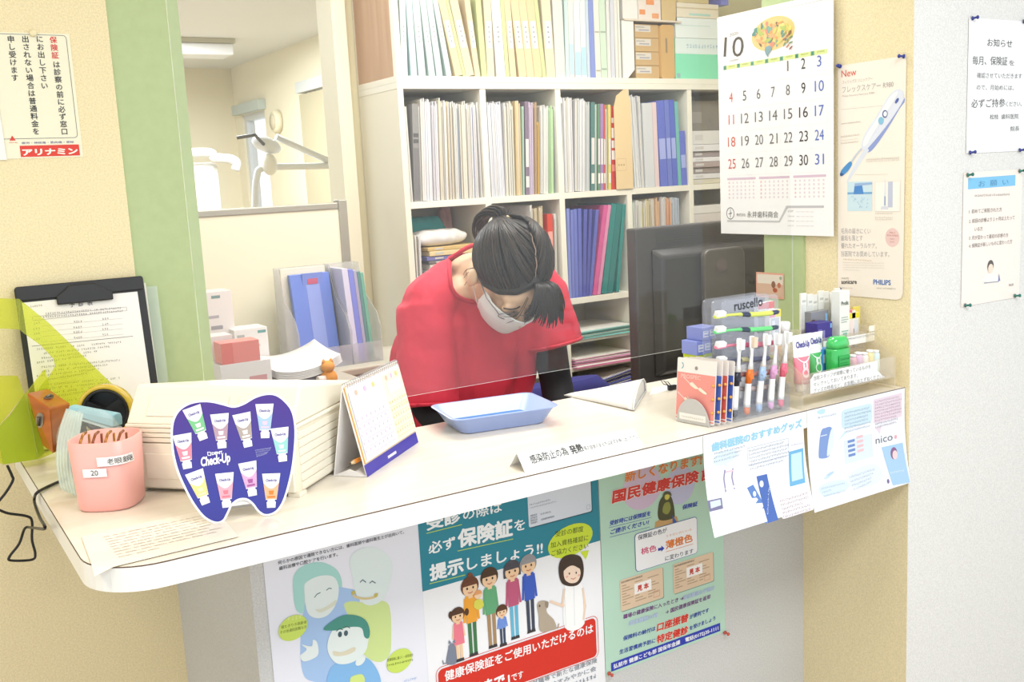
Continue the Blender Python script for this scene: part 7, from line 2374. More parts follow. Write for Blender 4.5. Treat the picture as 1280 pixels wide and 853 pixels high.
# third row fourth: striped papers
for n, (b0, b1, t0, yt, c, nm) in enumerate(((793, 799, 790, 249, '#cfe0d4', 'pale green'), (799.5, 805, 797, 249, '#f0eee4', 'white'), (805.5, 808.5, 803, 252, '#e6dc6a', 'yellow'), (809, 815, 806, 249, '#efe2b8', 'cream'), (815.5, 822, 812, 248, '#e8dcc0', 'beige'), (822.5, 828, 820, 247, '#f2c8a0', 'peach'), (828.5, 834, 827, 246, '#e9e4e2', 'grey-white'), (835, 842, 833, 247, '#f0b890', 'orange striped'), (842.5, 852, 840, 246, '#c9d4e2', 'blue-grey'))):
    file_(b0, b1, t0, yt, Z3, c, '%s folder, %s from the left in the row above the monitor' % (nm, ORD[n]), 'folders above the monitor', name='folder', style='papers')
xa, xb = divs[4] + .012, XE - .02
zz = Z3 + .0004
for k, (c, h, nm) in enumerate((('#e8e2e2', .10, 'white box'), ('#c98aa8', .05, 'rose folder stack'), ('#d8a0b8', .06, 'pink folder stack'), ('#e4dcd8', .04, 'pale folder stack'), ('#f0ece8', .03, 'white folder stack'))):
    q = thing('paper_pile', '%s, %s from the bottom at the calendar side of the third row' % (nm, ORD[k]), 'paper pile', ((xa + xb) / 2, YC + .1, zz), 'stacks beside the calendar')
    MB().box(xa + .002 * k, xb, YC - .003 * (k % 2), YC + .2, zz, zz + h - .001, M(c, .6)).build('sheets', q, bevel=.002)
    zz += h
# rows four to six, right of the person: stacked clear folders
G4 = 'flat clear folders on the low shelves'


def flat_stack(x0, x1, z, n, cols, hh, name, fmt, seed, tilt=0.0):
    R = random.Random(seed)
    zz_ = z + .0004
    for k in range(n):
        h = hh * R.uniform(.7, 1.3)
        o = thing(name, fmt % ORD[k], 'folder', ((x0 + x1) / 2, YK + .1, zz_), G4)
        dx = R.uniform(-.006, .006); yf = YK - .012 + R.uniform(-.01, .012)
        t = tilt * (k + 1) / n
        m = M(cols[k % len(cols)], .25)
        MB().hexa([(x0 + .004, yf, zz_), (x1 - .004, yf + R.uniform(-.01, .01), zz_ + t), (x1 - .004, yf + .22, zz_ + t), (x0 + .004, yf + .22, zz_)],
                  [(x0 + .004, yf, zz_ + h * .55), (x1 - .004, yf, zz_ + t + h * .55), (x1 - .004, yf + .22, zz_ + t + h * .55), (x0 + .004, yf + .22, zz_ + h * .55)], m).build('cover', o)
        MB().hexa([(x0 + .012, yf + .004, zz_ + h * .56), (x1 - .012, yf + .004, zz_ + t + h * .56), (x1 - .012, yf + .21, zz_ + t + h * .56), (x0 + .012, yf + .21, zz_ + h * .56)],
                  [(x0 + .012, yf + .004, zz_ + h * .9), (x1 - .012, yf + .004, zz_ + t + h * .9), (x1 - .012, yf + .21, zz_ + t + h * .9), (x0 + .012, yf + .21, zz_ + h * .9)], M('#f2efe9', .6)).build('sheets', o)
        zz_ += h + .0004


xa, xb = divs[2] + .011, divs[3] - .011
flat_stack(xa, xb, .890, 4, ['#7fd0c8', '#9adcd2', '#6cc4bc', '#8ed6d0'], .008, 'clear_folder', 'teal clear folder lying flat, %s from the bottom on the fourth row', 1)
flat_stack(xa, xb, .792, 4, ['#c97a9a', '#d98aa8', '#d08ab0', '#d69ab4'], .007, 'clear_folder', 'pink clear folder lying flat, %s from the bottom on the fifth row', 2)
flat_stack(xa, xb, .640, 9, ['#4a4fb0', '#6a72cc', '#3d3f96', '#8a92d8', '#5358b8'], .009, 'clear_folder', 'blue clear folder in the slanted low stack, %s from the bottom', 3, .035)
MB().box(xa, xb, YK + .003, Yb - .006, .628, .640, BW).build('thin_shelf', bk)
xa, xb = divs[3] + .011, divs[4] - .011
flat_stack(xa, xb, .890, 3, ['#5cb8b0', '#8ad4cc'], .012, 'clear_folder', 'teal clear folder beside the monitor edge, %s from the bottom of the fourth row', 5)
flat_stack(xa, xb, .792, 3, ['#c9a0b0', '#b98aa0'], .010, 'clear_folder', 'rose clear folder beside the monitor edge, %s from the bottom of the fifth row', 6)
flat_stack(xa, xb, .412, 6, ['#6a78b8', '#8a98cc'], .03, 'clear_folder', 'blue-grey folder low beside the monitor edge, %s from the bottom of the sixth row', 7)

# ------------------------------------------------------------------ side cabinet in the office, left, with holders and boxes
ZD = .945
sc = thing('side_cabinet', 'grey-beige side cabinet against the low partition in the office', 'cabinet', (.92, 2.7, 0))
CG = M('#cfc8b8', .5)
MB().box(.60, 1.05, 2.42, 2.90, 0, ZD - .024, M('#ddd6c4', .55)).box(1.05, 1.36, 2.64, 2.90, 0, ZD - .024, M('#ddd6c4', .55)).build('body', sc, bevel=.003)
MB().prism([(.59, 2.40, ZD - .024), (1.06, 2.40, ZD - .024), (1.06, 2.62, ZD - .024), (1.372, 2.62, ZD - .024), (1.372, 2.905, ZD - .024), (.59, 2.905, ZD - .024)], (0, 0, .024), CG).build('top', sc, bevel=.006, seg=3)
for k in range(2):
    d = MB().box(.615 + k * .215, .825 + k * .215, 2.404, 2.42, .06, ZD - .04, M('#e3dccb', .5)).build('door', sc, bevel=.002)
    MB().box(.80 + k * .05, .81 + k * .05, 2.39, 2.404, .62, .74, M('#b5b0a6', .3, .6)).build('door_handle', d)


def holder(label, x0, x1, y0, z1, kids):
    """clear upright magazine holder, slanted side, front open"""
    o = thing('magazine_holder', label, 'magazine holder', ((x0 + x1) / 2, y0, ZD))
    m = clear('holder_clear', (.93, .93, .94), 1.4, .32, (.92, .92, .93), .15)
    yb = y0 + .17
    for x in (x0, x1 - .002):
        pts = [(x, y0, ZD + .001), (x, y0, ZD + .10), (x, y0 + .02, ZD + .14), (x, y0 + .09, ZD + .19), (x, y0 + .13, z1), (x, yb, z1), (x, yb, ZD + .001)]
        MB().prism(pts, (.002, 0, 0), m).build('side', o)
    MB().box(x0, x1, yb - .002, yb, ZD + .001, z1, m).build('back', o)
    MB().box(x0 + .002, x1 - .002, y0 + .002, yb - .002, ZD + .001, ZD + .003, m).build('bottom', o)
    MB().box(x0 + .002, x1 - .002, y0, y0 + .002, ZD + .001, ZD + .06, m).build('front_lip', o)
    return o


Yh = 2.67
hx0 = ony(372, 400, Yh).x; hx1 = ony(438, 400, Yh).x; hx2 = ony(476, 400, Yh).x
zh = ony(372, 333, Yh + .17).z
holder('left clear magazine holder with a blue tag on the side cabinet', hx0, hx1 - .002, Yh, zh, 0)
holder('right clear magazine holder with purple and green sleeves on the side cabinet', hx1 + .001, hx2, Yh, zh, 0)
fa, fb, ft = ony(395, 455, Yh + .06), ony(420, 455, Yh + .06), ony(393, 338, Yh + .1)
zd = ZD + .004


def slab_(name, label, x0, x1, y, th, z1, c, grp=None, lean_=0.0, extra=None):
    o = thing(name, label, 'folder', ((x0 + x1) / 2, y, zd), grp)
    MB().hexa([(x0, y, zd), (x1, y, zd), (x1, y + th, zd), (x0, y + th, zd)], [(x0 + .0, y + lean_, z1), (x1, y + lean_, z1), (x1, y + th + lean_, z1), (x0, y + th + lean_, z1)], M(c, .4)).build('cover', o, bevel=.001)
    if extra:
        extra(o, x0, x1, y, z1, lean_)
    return o


def blue_extra(o, x0, x1, y, z1, le):
    w = x1 - x0
    MB().hexa([(x0 + w * .38, y - .001, zd + .001), (x0 + w * .72, y - .001, zd + .001), (x0 + w * .72, y - .0005, zd + .001), (x0 + w * .38, y - .0005, zd + .001)], [(x0 + w * .38, y + le - .001, z1 - .002), (x0 + w * .72, y + le - .001, z1 - .002), (x0 + w * .72, y + le - .0005, z1 - .002), (x0 + w * .38, y + le - .0005, z1 - .002)], M('#93a6ea', .4)).build('pale_band', o)
    MB().box(x0 + w * .30, x0 + w * .82, y + le - .006, y + le - .002, z1 - .048, z1 + .002, M('#7f97e6', .4)).build('closing_flap', o)
    MB().box(x0 + w * .42, x0 + w * .68, y + le - .007, y + le - .006, z1 - .030, z1 - .014, M('#d06a8a', .4)).build('red_stamp', o)


slab_('blue_folder', 'blue document folder with a flap and red stamp in the left magazine holder', hx0 + .028, hx1 - .008, Yh + .07, .018, zh - .02, '#6f8be0', None, .045, blue_extra)
slab_('cream_folder', 'cream folder with orange edge behind the blue folder in the holder', hx0 + .010, hx1 - .010, Yh + .118, .012, zh - .002, '#f2ead8', None, .02, lambda o, x0, x1, y, z1, le: MB().box(x0 + .012, x0 + .045, y + le - .0012, y + le, z1 - .04, z1 - .016, M('#e9c9a0', .5)).build('printed_label', o))
xs_ = hx1 + .006
for k, (c, w, nm) in enumerate((('#d4d2ea', .018, 'pale lilac'), ('#7d86dc', .016, 'violet-blue'), ('#a9a4c0', .010, 'grey-lilac'), ('#5d8a8a', .010, 'dark teal'), ('#6fae98', .010, 'sea green'))):
    o = thing('document_sleeve', '%s sleeve, %s from the left in the right magazine holder' % (nm, ORD[k]), 'sleeve', (xs_, Yh + .03, zd), 'sleeves in the right magazine holder')
    MB().hexa([(xs_, Yh + .01, zd), (xs_ + w, Yh + .01, zd), (xs_ + w, Yh + .165, zd), (xs_, Yh + .165, zd)], [(xs_, Yh + .05, zh - .01 - .004 * k), (xs_ + w, Yh + .05, zh - .01 - .004 * k), (xs_ + w, Yh + .165, zh - .01 - .004 * k), (xs_, Yh + .165, zh - .01 - .004 * k)], M(c, .35)).build('cover', o, bevel=.001)
    xs_ += w + .0005
# medicine boxes at the left end
Yq = 2.44
for (nm, x0, y0, x1, pan, c, yy, d) in (('tall white medicine carton with grey print beside the green post', 252, 365, 289, [(.3, .93, .6, .96, '#7f9a9a'), (.15, .72, .5, .75, '#b9b2bc'), (.2, .6, .6, .64, '#a9a4ac'), (.15, .36, .6, .4, '#a9a4ac')], '#f3ebea', 2.66, .08), ('white medicine carton with teal corner mark, right of the tall one', 292, 411, 334, [(.7, .90, .95, .95, '#6fa8a4'), (.08, .84, .3, .9, '#b9bcb8'), (.4, .66, .75, .7, '#c9ccc8'), (.1, .4, .5, .44, '#c9ccc8')], '#f3f0ee', 2.62, .08), ('low white carton with grey lettering under the pink box', 262, 420, 290, [(.4, .82, .9, .88, '#a9a4ac'), (.3, .5, .8, .6, '#8f8a94')], '#f1e9ea', 2.52, .06)):
    a, b = ony(x0, y0, yy).x, ony(x1, y0, yy).x
    carton('medicine_box', nm, 'box', (a + b) / 2, yy, ZD + .0005, b - a, d, ony((x0 + x1) / 2, y0, yy).z - ZD, c, pan)
a, b = ony(273, 455, 2.44).x, ony(337, 455, 2.44).x
hA = ony(310, 452, 2.44).z - ZD
carton('medicine_box', 'flat white carton at the front carrying the pink box', 'box', (a + b) / 2, 2.43, ZD + .0005, b - a, .07, hA, '#f1eef0', [(.55, .45, .9, .6, '#d9a0a8'), (.55, .25, .85, .33, '#c9c2ca')])
a, b = ony(274, 440, 2.45).x, ony(322, 440, 2.45).x
carton('pink_box', 'salmon pink box with a shiny lid on the flat white carton', 'box', (a + b) / 2, 2.432, ZD + hA + .001, b - a, .062, ony(300, 428, 2.43).z - ZD - hA, '#f0928c', [(0, 0, .3, 1, '#ea7f7a')])
# curved pile of loose sheets
o = thing('loose_papers', 'curled pile of loose white sheets on the dark tray on the side cabinet', 'papers', (ony(380, 450, 2.5).x, 2.5, ZD))
c0_, c1_ = ony(337, 455, 2.46), ony(421, 440, 2.46)
MB().box(c0_.x + .012, c1_.x - .03, 2.44, 2.62, ZD + .0005, ZD + .026, M('#6a6076', .5)).build('tray', o, bevel=.003)
for k in range(6):
    def fn(u, v, k=k):
        x = c0_.x + .006 + (c1_.x - c0_.x - .006) * u; y = 2.425 + .18 * v + .002 * k
        z_ = ZD + .030 + k * .0035 + .045 * (u - .35) ** 2 * 1.6 + .02 * v * v
        return Vector((x, y, z_))
    MB().grid(fn, 14, 6, M('#f8f6f5', .5)).build('sheet', o, solid=.0008)
# small orange mascot-free toy: plain plush
p = ony(414, 470, 2.41)
ty = thing('orange_plush', 'small plain orange plush toy on the cabinet edge behind the letter case', 'plush toy', (p.x, 2.425, ZD))
OR = M('#f2a64a', .8)
MB().ball((p.x, 2.428, ZD + .022), (.023, .018, .022), OR).ball((p.x - .002, 2.424, ZD + .052), (.018, .016, .016), OR).build('body', ty)
for s_ in (-1, 1):
    MB().lathe((p.x - .002 + s_ * .010, 2.424, ZD + .062), [(.006, 0), (.004, .007), (0, .012)], OR, 10).build('ear', ty)
MB().lathe((p.x - .024, 2.418, ZD + .022), [(.010, -.01), (.010, .01), (0, .01)], M('#f5e6e0', .5), 12, (1, 0, 0)).build('white_tag', ty)
# ------------------------------------------------------------------ the receptionist bowing behind the counter


def fuse(name, mb, m, voxel, smooth_it, parent=None, factor=0.5):
    """fuse overlapping volumes into one continuous skin"""
    o = mb.build(name + '_raw')
    r = o.modifiers.new('r', 'REMESH'); r.mode = 'VOXEL'; r.voxel_size = voxel; r.use_smooth_shade = True
    s = o.modifiers.new('s', 'SMOOTH'); s.iterations = smooth_it; s.factor = factor
    dg = bpy.context.evaluated_depsgraph_get(); dg.update()
    me = bpy.data.meshes.new_from_object(o.evaluated_get(dg))
    bpy.data.objects.remove(o)
    me.materials.clear(); me.materials.append(m)
    me.polygons.foreach_set('use_smooth', [True] * len(me.polygons))
    me.polygons.foreach_set('material_index', [0] * len(me.polygons))
    me.name = name
    n = bpy.data.objects.new(name, me); COL.objects.link(n)
    if parent:
        n.parent = parent
        n.matrix_parent_inverse = Matrix.Translation(-parent.location)
    return n


def limb(mb, pts, rs, m, n=14):
    """tapered chain with rounded ends"""
    pts = [Vector(p) for p in pts]
    P_, R_l = [], []
    for (a, b, ra, rb) in zip(pts[:-1], pts[1:], rs[:-1], rs[1:]):
        for k in range(6):
            t = k / 6
            P_.append(a.lerp(b, t)); R_l.append(ra + (rb - ra) * t)
    P_.append(pts[-1]); R_l.append(rs[-1])
    mb.tube(P_, R_l, m, n)
    for p, r in zip(pts, rs):
        mb.ball(p, r, m, None, 14, 10)
    return mb


SK = bpy.data.materials.new('skin'); SK.use_nodes = True
b_ = SK.node_tree.nodes['Principled BSDF']
b_.inputs['Base Color'].default_value = rgb('#edc6a4'); b_.inputs['Roughness'].default_value = .5
b_.inputs['Subsurface Weight'].default_value = .12; b_.inputs['Subsurface Radius'].default_value = (.008, .004, .002); b_.inputs['Subsurface Scale'].default_value = 1.0
RED = M('#e0344c', .75, bump=.25, bscale=14)
REDT = M('#cf2c44', .75)
BLK2 = M('#17161b', .8)

HC = Vector((1.222, 1.955, 1.228))
al = math.radians(60)
HR = Matrix.Rotation(math.radians(-8), 3, 'Z') @ Matrix.Rotation(al, 3, 'X') @ Matrix.Rotation(math.radians(0), 3, 'Y')


def hd(x, y, z):
    return HC + HR @ Vector((x, y, z))


SHR, SHL = Vector((1.100, 2.135, 1.165)), Vector((1.388, 2.095, 1.180))
ELR, ELL = Vector((1.066, 2.105, .925)), Vector((1.412, 2.075, .955))
WRR, WRL = Vector((1.120, 1.915, .770)), Vector((1.330, 1.900, .770))
NB = Vector((1.248, 2.115, 1.205))
body = MB()
# head
body.ball(hd(0, .012, .028), (.073, .090, .084), SK, HR)
body.ball(hd(0, -.028, -.040), (.057, .062, .074), SK, HR)
body.ball(hd(0, -.070, -.096), (.024, .020, .018), SK, HR)
body.ball(hd(0, -.064, .034), (.050, .022, .030), SK, HR)
for s in (-1, 1):
    body.ball(hd(s * .034, -.058, -.026), (.019, .020, .021), SK, HR)      # cheeks
    body.ball(hd(s * .031, -.078, .006), (.017, .012, .011), SK, HR)       # lids
    body.ball(hd(s * .030, -.083, .024), (.020, .008, .006), SK, HR)       # brow
    body.ball(hd(s * .086, .014, -.014), (.009, .019, .031), SK, HR)
    limb(body, [hd(s * .066, .014, -.014), hd(s * .084, .014, -.014)], [.018, .012], SK)       # ears
    body.ball(hd(s * .086, .012, -.038), (.007, .011, .011), SK, HR)
limb(body, [hd(0, -.084, .008), hd(0, -.106, -.024)], [.008, .0115], SK)
for s in (-1, 1):
    body.ball(hd(s * .010, -.098, -.028), (.008, .009, .007), SK, HR)
body.ball(hd(0, -.087, -.058), (.024, .010, .006), SK, HR)                 # lips
body.ball(hd(0, -.085, -.068), (.020, .010, .006), SK, HR)
# neck, shoulders, trunk
limb(body, [hd(0, .022, -.045), hd(0, .02, -.10), NB, NB + Vector((0, .05, -.015))], [.056, .054, .062, .085], SK)
limb(body, [NB + Vector((0, .03, -.02)), SHR + Vector((.03, .01, .0))], [.062, .046], SK)
limb(body, [NB + Vector((0, .03, -.02)), SHL + Vector((-.03, .01, .0))], [.062, .046], SK)
body.ball((1.245, 2.20, 1.13), (.14, .11, .12), SK)
body.ball((1.245, 2.31, 1.00), (.125, .10, .12), SK)
body.ball((1.245, 2.42, .88), (.15, .11, .10), SK)
for sh, el, wr, s in ((SHR, ELR, WRR, -1), (SHL, ELL, WRL, 1)):
    limb(body, [sh, sh.lerp(el, .5), el, el.lerp(wr, .35), wr], [.046, .041, .034, .036, .024], SK)
    # hand resting on the inner desk: palm, four bent fingers, thumb from the side
    f = (wr - el).normalized(); f = Vector((f.x * .6 - s * .25, f.y, 0)).normalized()
    side = Vector((-f.y, f.x, 0)) * s
    pc = wr + f * .05 + Vector((0, 0, -.016))
    limb(body, [wr, wr + f * .02 + Vector((0, 0, -.006))], [.024, .022], SK)
    for q in (-1.2, -.4, .4, 1.2):
        limb(body, [wr + f * .018 + side * (q * .011) + Vector((0, 0, -.008)), wr + f * .078 + side * (q * .0165) + Vector((0, 0, -.016))], [.014, .0115], SK, 10)
    for q, L in ((-1.5, .062), (-.5, .076), (.5, .080), (1.5, .072)):
        k0 = wr + f * .080 + side * (q * .0150) + Vector((0, 0, -.014))
        k1 = k0 + f * (L * .45) + side * (q * .002) + Vector((0, 0, -.006))
        k2 = k1 + f * (L * .30) + Vector((0, 0, -.012))
        k3 = k2 + f * (L * .22) + Vector((0, 0, -.008))
        limb(body, [k0, k1, k2, k3], [.0092, .0085, .0078, .0066], SK, 10)
    t0 = wr + f * .030 - side * .022 + Vector((0, 0, -.010))
    t1 = t0 + f * .030 - side * .020 + Vector((0, 0, -.008)); t2 = t1 + f * .030 - side * .004 + Vector((0, 0, -.008))
    limb(body, [wr + f * .012 - side * .008, t0, t1, t2], [.016, .0125, .0100, .0080], SK, 10)
for s in (-1, 1):
    hip = Vector((1.245 + s * .085, 2.44, .85))
    kn = Vector((1.245 + s * .095, 2.40, .47)); an = Vector((1.245 + s * .10, 2.44, .09))
    limb(body, [hip, kn, kn.lerp(an, .35), an], [.080, .055, .054, .036], SK)
    limb(body, [an, an + Vector((0, -.06, -.045)), an + Vector((0, -.13, -.058))], [.036, .034, .026], SK)
P_ = fuse('person', body, SK, .0042, 5)
tag(P_, 'person in a red scrub top and white mask bowing deeply behind the counter', 'person')
me = P_.data
mid = Vector((1.245, 2.25, 0))
for v in me.vertices:
    v.co -= mid
P_.location = mid
PB_ = P_

# scrub top: trunk, loose sleeves, hanging front
st = MB()
st.ball((1.245, 2.17, 1.165), (.150, .090, .098), RED, Matrix.Rotation(.3, 3, 'X'))
st.ball((1.245, 2.235, 1.120), (.168, .115, .125), RED)
st.ball((1.245, 2.33, .99), (.155, .118, .14), RED)
st.ball((1.245, 2.43, .87), (.178, .128, .12), RED)
st.ball((1.245, 2.45, .79), (.180, .130, .07), RED)
limb(st, [Vector((1.245, 2.145, 1.10)), Vector((1.245, 2.16, .98)), Vector((1.245, 2.22, .86)), Vector((1.245, 2.28, .80))], [.092, .098, .105, .10], RED)
limb(st, [Vector((1.15, 2.15, 1.10)), Vector((1.15, 2.16, .98)), Vector((1.17, 2.22, .86))], [.072, .075, .08], RED)
limb(st, [Vector((1.335, 2.13, 1.10)), Vector((1.335, 2.16, .98)), Vector((1.32, 2.22, .86))], [.072, .07, .075], RED)
limb(st, [NB + Vector((-.03, .055, -.005)), SHR + Vector((.02, .012, .014)), SHR], [.072, .062, .066], RED)
limb(st, [NB + Vector((.03, .055, -.005)), SHL + Vector((-.02, .012, .014)), SHL], [.072, .062, .062], RED)


def sleeve(sh, el, t, r0, r1):
    ax = (el - sh)
    pts = [sh.lerp(el, t * k / 6) for k in range(7)]
    st.tube(pts, [r0 + (r1 - r0) * k / 6 for k in range(7)], RED, 20, True, 1.0)
    return sh.lerp(el, t), ax.normalized()


hemR = sleeve(SHR + Vector((-.012, .0, .0)), ELR + Vector((-.006, -.01, 0)), .98, .066, .076)
hemL = sleeve(SHL + Vector((.006, .0, .0)), ELL + Vector((.006, -.01, 0)), .66, .062, .074)
top = fuse('scrub_top', st, RED, .006, 10, PB_)
# wrinkle and fold relief in the cloth
bm = bmesh.new(); bm.from_mesh(top.data)
ctrN = hd(0, .02, -.075)
bm.normal_update()
for v in bm.verts:
    p = v.co
    q = Vector((p.x * 16, p.y * 16, p.z * 5))
    n = noise.noise(q) * .008 + noise.noise(Vector((p.x * 9 + p.z * 14, p.y * 9, p.z * 9 - p.x * 12))) * .006 + noise.noise(p * 60) * .0012
    v.co = p + v.normal * n
# neck opening: cloth vertices near the neck axis are opened out
nax = (hd(0, .02, -.06) - NB).normalized()
from mathutils.bvhtree import BVHTree
u1 = Vector((1, 0, 0)); u1 = (u1 - nax * u1.dot(nax)).normalized(); u2 = nax.cross(u1)
tree = BVHTree.FromBMesh(bm)


def ringr(t):
    return Vector(((.084 if math.cos(t) > 0 else .104) * math.cos(t), (.092 if math.sin(t) > 0 else .050) * math.sin(t)))


col = []
for k in range(49):
    t = 2 * PI * k / 48
    r_ = ringr(t)
    p = NB + u1 * r_.x + u2 * r_.y
    hit = tree.ray_cast(p + nax * .25, -nax)
    col.append(hit[0] + nax * .001 if hit[0] else p)
dead = []
for v in bm.verts:
    d = v.co - NB
    a = Vector((d.dot(u1), d.dot(u2)))
    lim = ringr(math.atan2(a.y / (.092 if a.y > 0 else .050), a.x / (.084 if a.x > 0 else .104))).length
    if d.dot(nax) > -.06 and a.length < lim * .98:
        dead.append(v)
bmesh.ops.delete(bm, geom=dead, context='VERTS')
bm.to_mesh(top.data); bm.free()
top.data.polygons.foreach_set('use_smooth', [True] * len(top.data.polygons))
MB().tube(col, .0055, REDT, 10, True).build('collar', PB_)
for (c, ax), r, nm in ((hemR, .0765, 'sleeve_hem'), (hemL, .0745, 'sleeve_hem')):
    e1 = ax.orthogonal().normalized(); e2 = ax.cross(e1)
    MB().tube([c - ax * .004 + e1 * (r * math.cos(t)) + e2 * (r * math.sin(t)) for t in [2 * PI * k / 30 for k in range(31)]], .0042, REDT, 8).build(nm, PB_)
# breast pocket edge
# black undersleeves
for sh, el, wr in ((SHR, ELR, WRR), (SHL, ELL, WRL)):
    us = MB()
    limb(us, [sh.lerp(el, .45), el, el.lerp(wr, .35), wr - (wr - el).normalized() * .005], [.047, .041, .041, .029], BLK2)
    fuse('undersleeve', us, BLK2, .006, 4, PB_)
# trousers and shoes
tr_ = MB()
tr_.ball((1.245, 2.43, .84), (.165, .120, .10), BLK2)
for s in (-1, 1):
    hip = Vector((1.245 + s * .085, 2.44, .84)); kn = Vector((1.245 + s * .095, 2.405, .47)); an = Vector((1.245 + s * .10, 2.44, .12))
    limb(tr_, [hip, kn, an], [.094, .072, .062], BLK2)
fuse('trousers', tr_, M('#2a2c46', .8), .009, 6, PB_)
for s in (-1, 1):
    a = Vector((1.245 + s * .10, 2.46, .04))
    sh_ = MB()
    limb(sh_, [a, a + Vector((0, -.09, -.002)), a + Vector((0, -.165, -.010))], [.045, .044, .032], SK)
    o = fuse('shoe', sh_, M('#f2f0ec', .5), .006, 4, PB_)
    for v in o.data.vertices:
        v.co.z = max(v.co.z, .002)

# hair: cap, gathered strands, tail, fringe
HAIR = bpy.data.materials.new('hair'); HAIR.use_nodes = True
nt = HAIR.node_tree; b_ = nt.nodes['Principled BSDF']
b_.inputs['Roughness'].default_value = .46; b_.inputs['Specular IOR Level'].default_value = .35
tcn = nt.nodes.new('ShaderNodeTexCoord'); nz = nt.nodes.new('ShaderNodeTexNoise'); rp = nt.nodes.new('ShaderNodeValToRGB')
nz.inputs['Scale'].default_value = 12
rp.color_ramp.elements[0].color = (.008, .006, .006, 1); rp.color_ramp.elements[1].color = (.016, .012, .011, 1)
nt.links.new(tcn.outputs['Object'], nz.inputs['Vector']); nt.links.new(nz.outputs['Fac'], rp.inputs[0]); nt.links.new(rp.outputs[0], b_.inputs['Base Color'])
HAIR2 = M('#33261f', .40)
cap = MB()
cap.ball(hd(0, .024, .040), (.084, .094, .088), HAIR, HR)
cap.ball(hd(0, .052, .012), (.077, .072, .078), HAIR, HR)
limb(cap, [hd(.012, -.056, .084), hd(-.030, -.066, .064), hd(-.060, -.050, .040), hd(-.076, -.018, .018), hd(-.078, .012, .012)], [.013, .009, .008, .008, .010], HAIR)
limb(cap, [hd(.012, -.056, .084), hd(.040, -.062, .062), hd(.062, -.048, .034), hd(.076, -.018, .008), hd(.077, .012, .004)], [.013, .009, .008, .008, .010], HAIR)
hair = fuse('hair', cap, HAIR, .0045, 4, PB_)
EC = Vector((0, .027, .038)); ER = Vector((.0845, .0935, .0895))
TIE = Vector((-.004, .116, .052))


def surf(p, k=1.0):
    """push a local head point out onto the hair ellipsoid"""
    d = Vector(p) - EC
    l = math.sqrt((d.x / ER.x) ** 2 + (d.y / ER.y) ** 2 + (d.z / ER.z) ** 2)
    return EC + d * (k / l)


R = random.Random(11)
strands = MB()
PX = .009       # parting, on her left
for side in (-1, 1):
    for k in range(96):
        t = k / 95
        # start along the parting, then around the hairline to the ear and nape
        if t < .45:
            q = t / .45
            s0_l = Vector((PX + side * .004, .055 - .125 * q, .118 - .04 * q))
        else:
            q = (t - .45) / .55
            s0_l = Vector((side * (.020 + .068 * min(1, q * 1.5)), -.078 + .110 * q, .066 - .080 * q))
        pts = []
        jv = Vector((R.uniform(-1, 1), R.uniform(-1, 1), R.uniform(-1, 1))) * .003; kv = R.uniform(.004, .030)
        for j in range(11):
            u = j / 10
            p = s0_l.lerp(TIE, u)
            p = p + Vector((side * .020 * math.sin(u * PI) * (1 if t < .45 else .35), 0, .012 * math.sin(u * PI)))
            pts.append(hd(*surf(p + jv, 1.030 + .014 * math.sin(u * PI) + kv)))
        strands.tube(pts, [.0010 + .0024 * math.sin((j / 10) ** .7 * PI) for j in range(11)], (HAIR, HAIR2)[k % 3 == 0], 6)
# tail: loop above the tie then falling behind the neck
tl = [hd(*TIE), hd(-.012, .134, .060), hd(-.028, .148, .040), hd(-.036, .148, .010), hd(-.036, .138, -.02), hd(-.03, .130, -.05)]
for k in range(44):
    a = R.uniform(0, 6.28); rr_ = math.sqrt(R.random())
    off = [Vector((math.cos(a), .3 * math.sin(a), math.sin(a))) * (rr_ * w) for w in (.009, .014, .018, .020, .017, .010)]
    off = [HR @ o for o in off]
    pts = smooth_path([p + o for p, o in zip(tl, off)], 3)
    strands.tube(pts, [.0034 * (1 - .75 * j / (len(pts) - 1)) for j in range(len(pts))], (HAIR, HAIR2)[k % 2], 5)
for k in range(16):
    a = R.uniform(0, 6.28)
    p = hd(*(TIE + Vector((.006 * math.cos(a), .004, .006 * math.sin(a)))))
    strands.tube([p, p + HR @ Vector((R.uniform(-.02, .02), .018, R.uniform(.0, .022)))], [.0016, .0004], HAIR, 4)
# fringe hanging from the front of the parting, drawn down by its weight
root = hd(*surf((PX + .004, -.060, .085), 1.01))
for k in range(84):
    q = k / 83
    ex = -.056 + .104 * q
    jit = R.uniform(-.003, .003)
    start = hd(*surf((PX + .002 + .030 * q + jit, -.050 - .012 * (1 - q), .088 - .018 * q), 1.01))
    endp = root + Vector((ex + .018 + jit * 2, -.012 - .010 * math.sin(q * PI), -.100 + .034 * abs(q - .62) + R.uniform(-.008, .022)))
    m1 = start.lerp(endp, .35) + Vector((.0, -.024, .012)); m2 = start.lerp(endp, .72) + Vector((0, -.018, .004))
    pts = smooth_path([start, m1, m2, endp], 3)
    strands.tube(pts, [.0036 * (1 - .8 * (j / (len(pts) - 1)) ** 2) + .0003 for j in range(len(pts))], HAIR, 5)
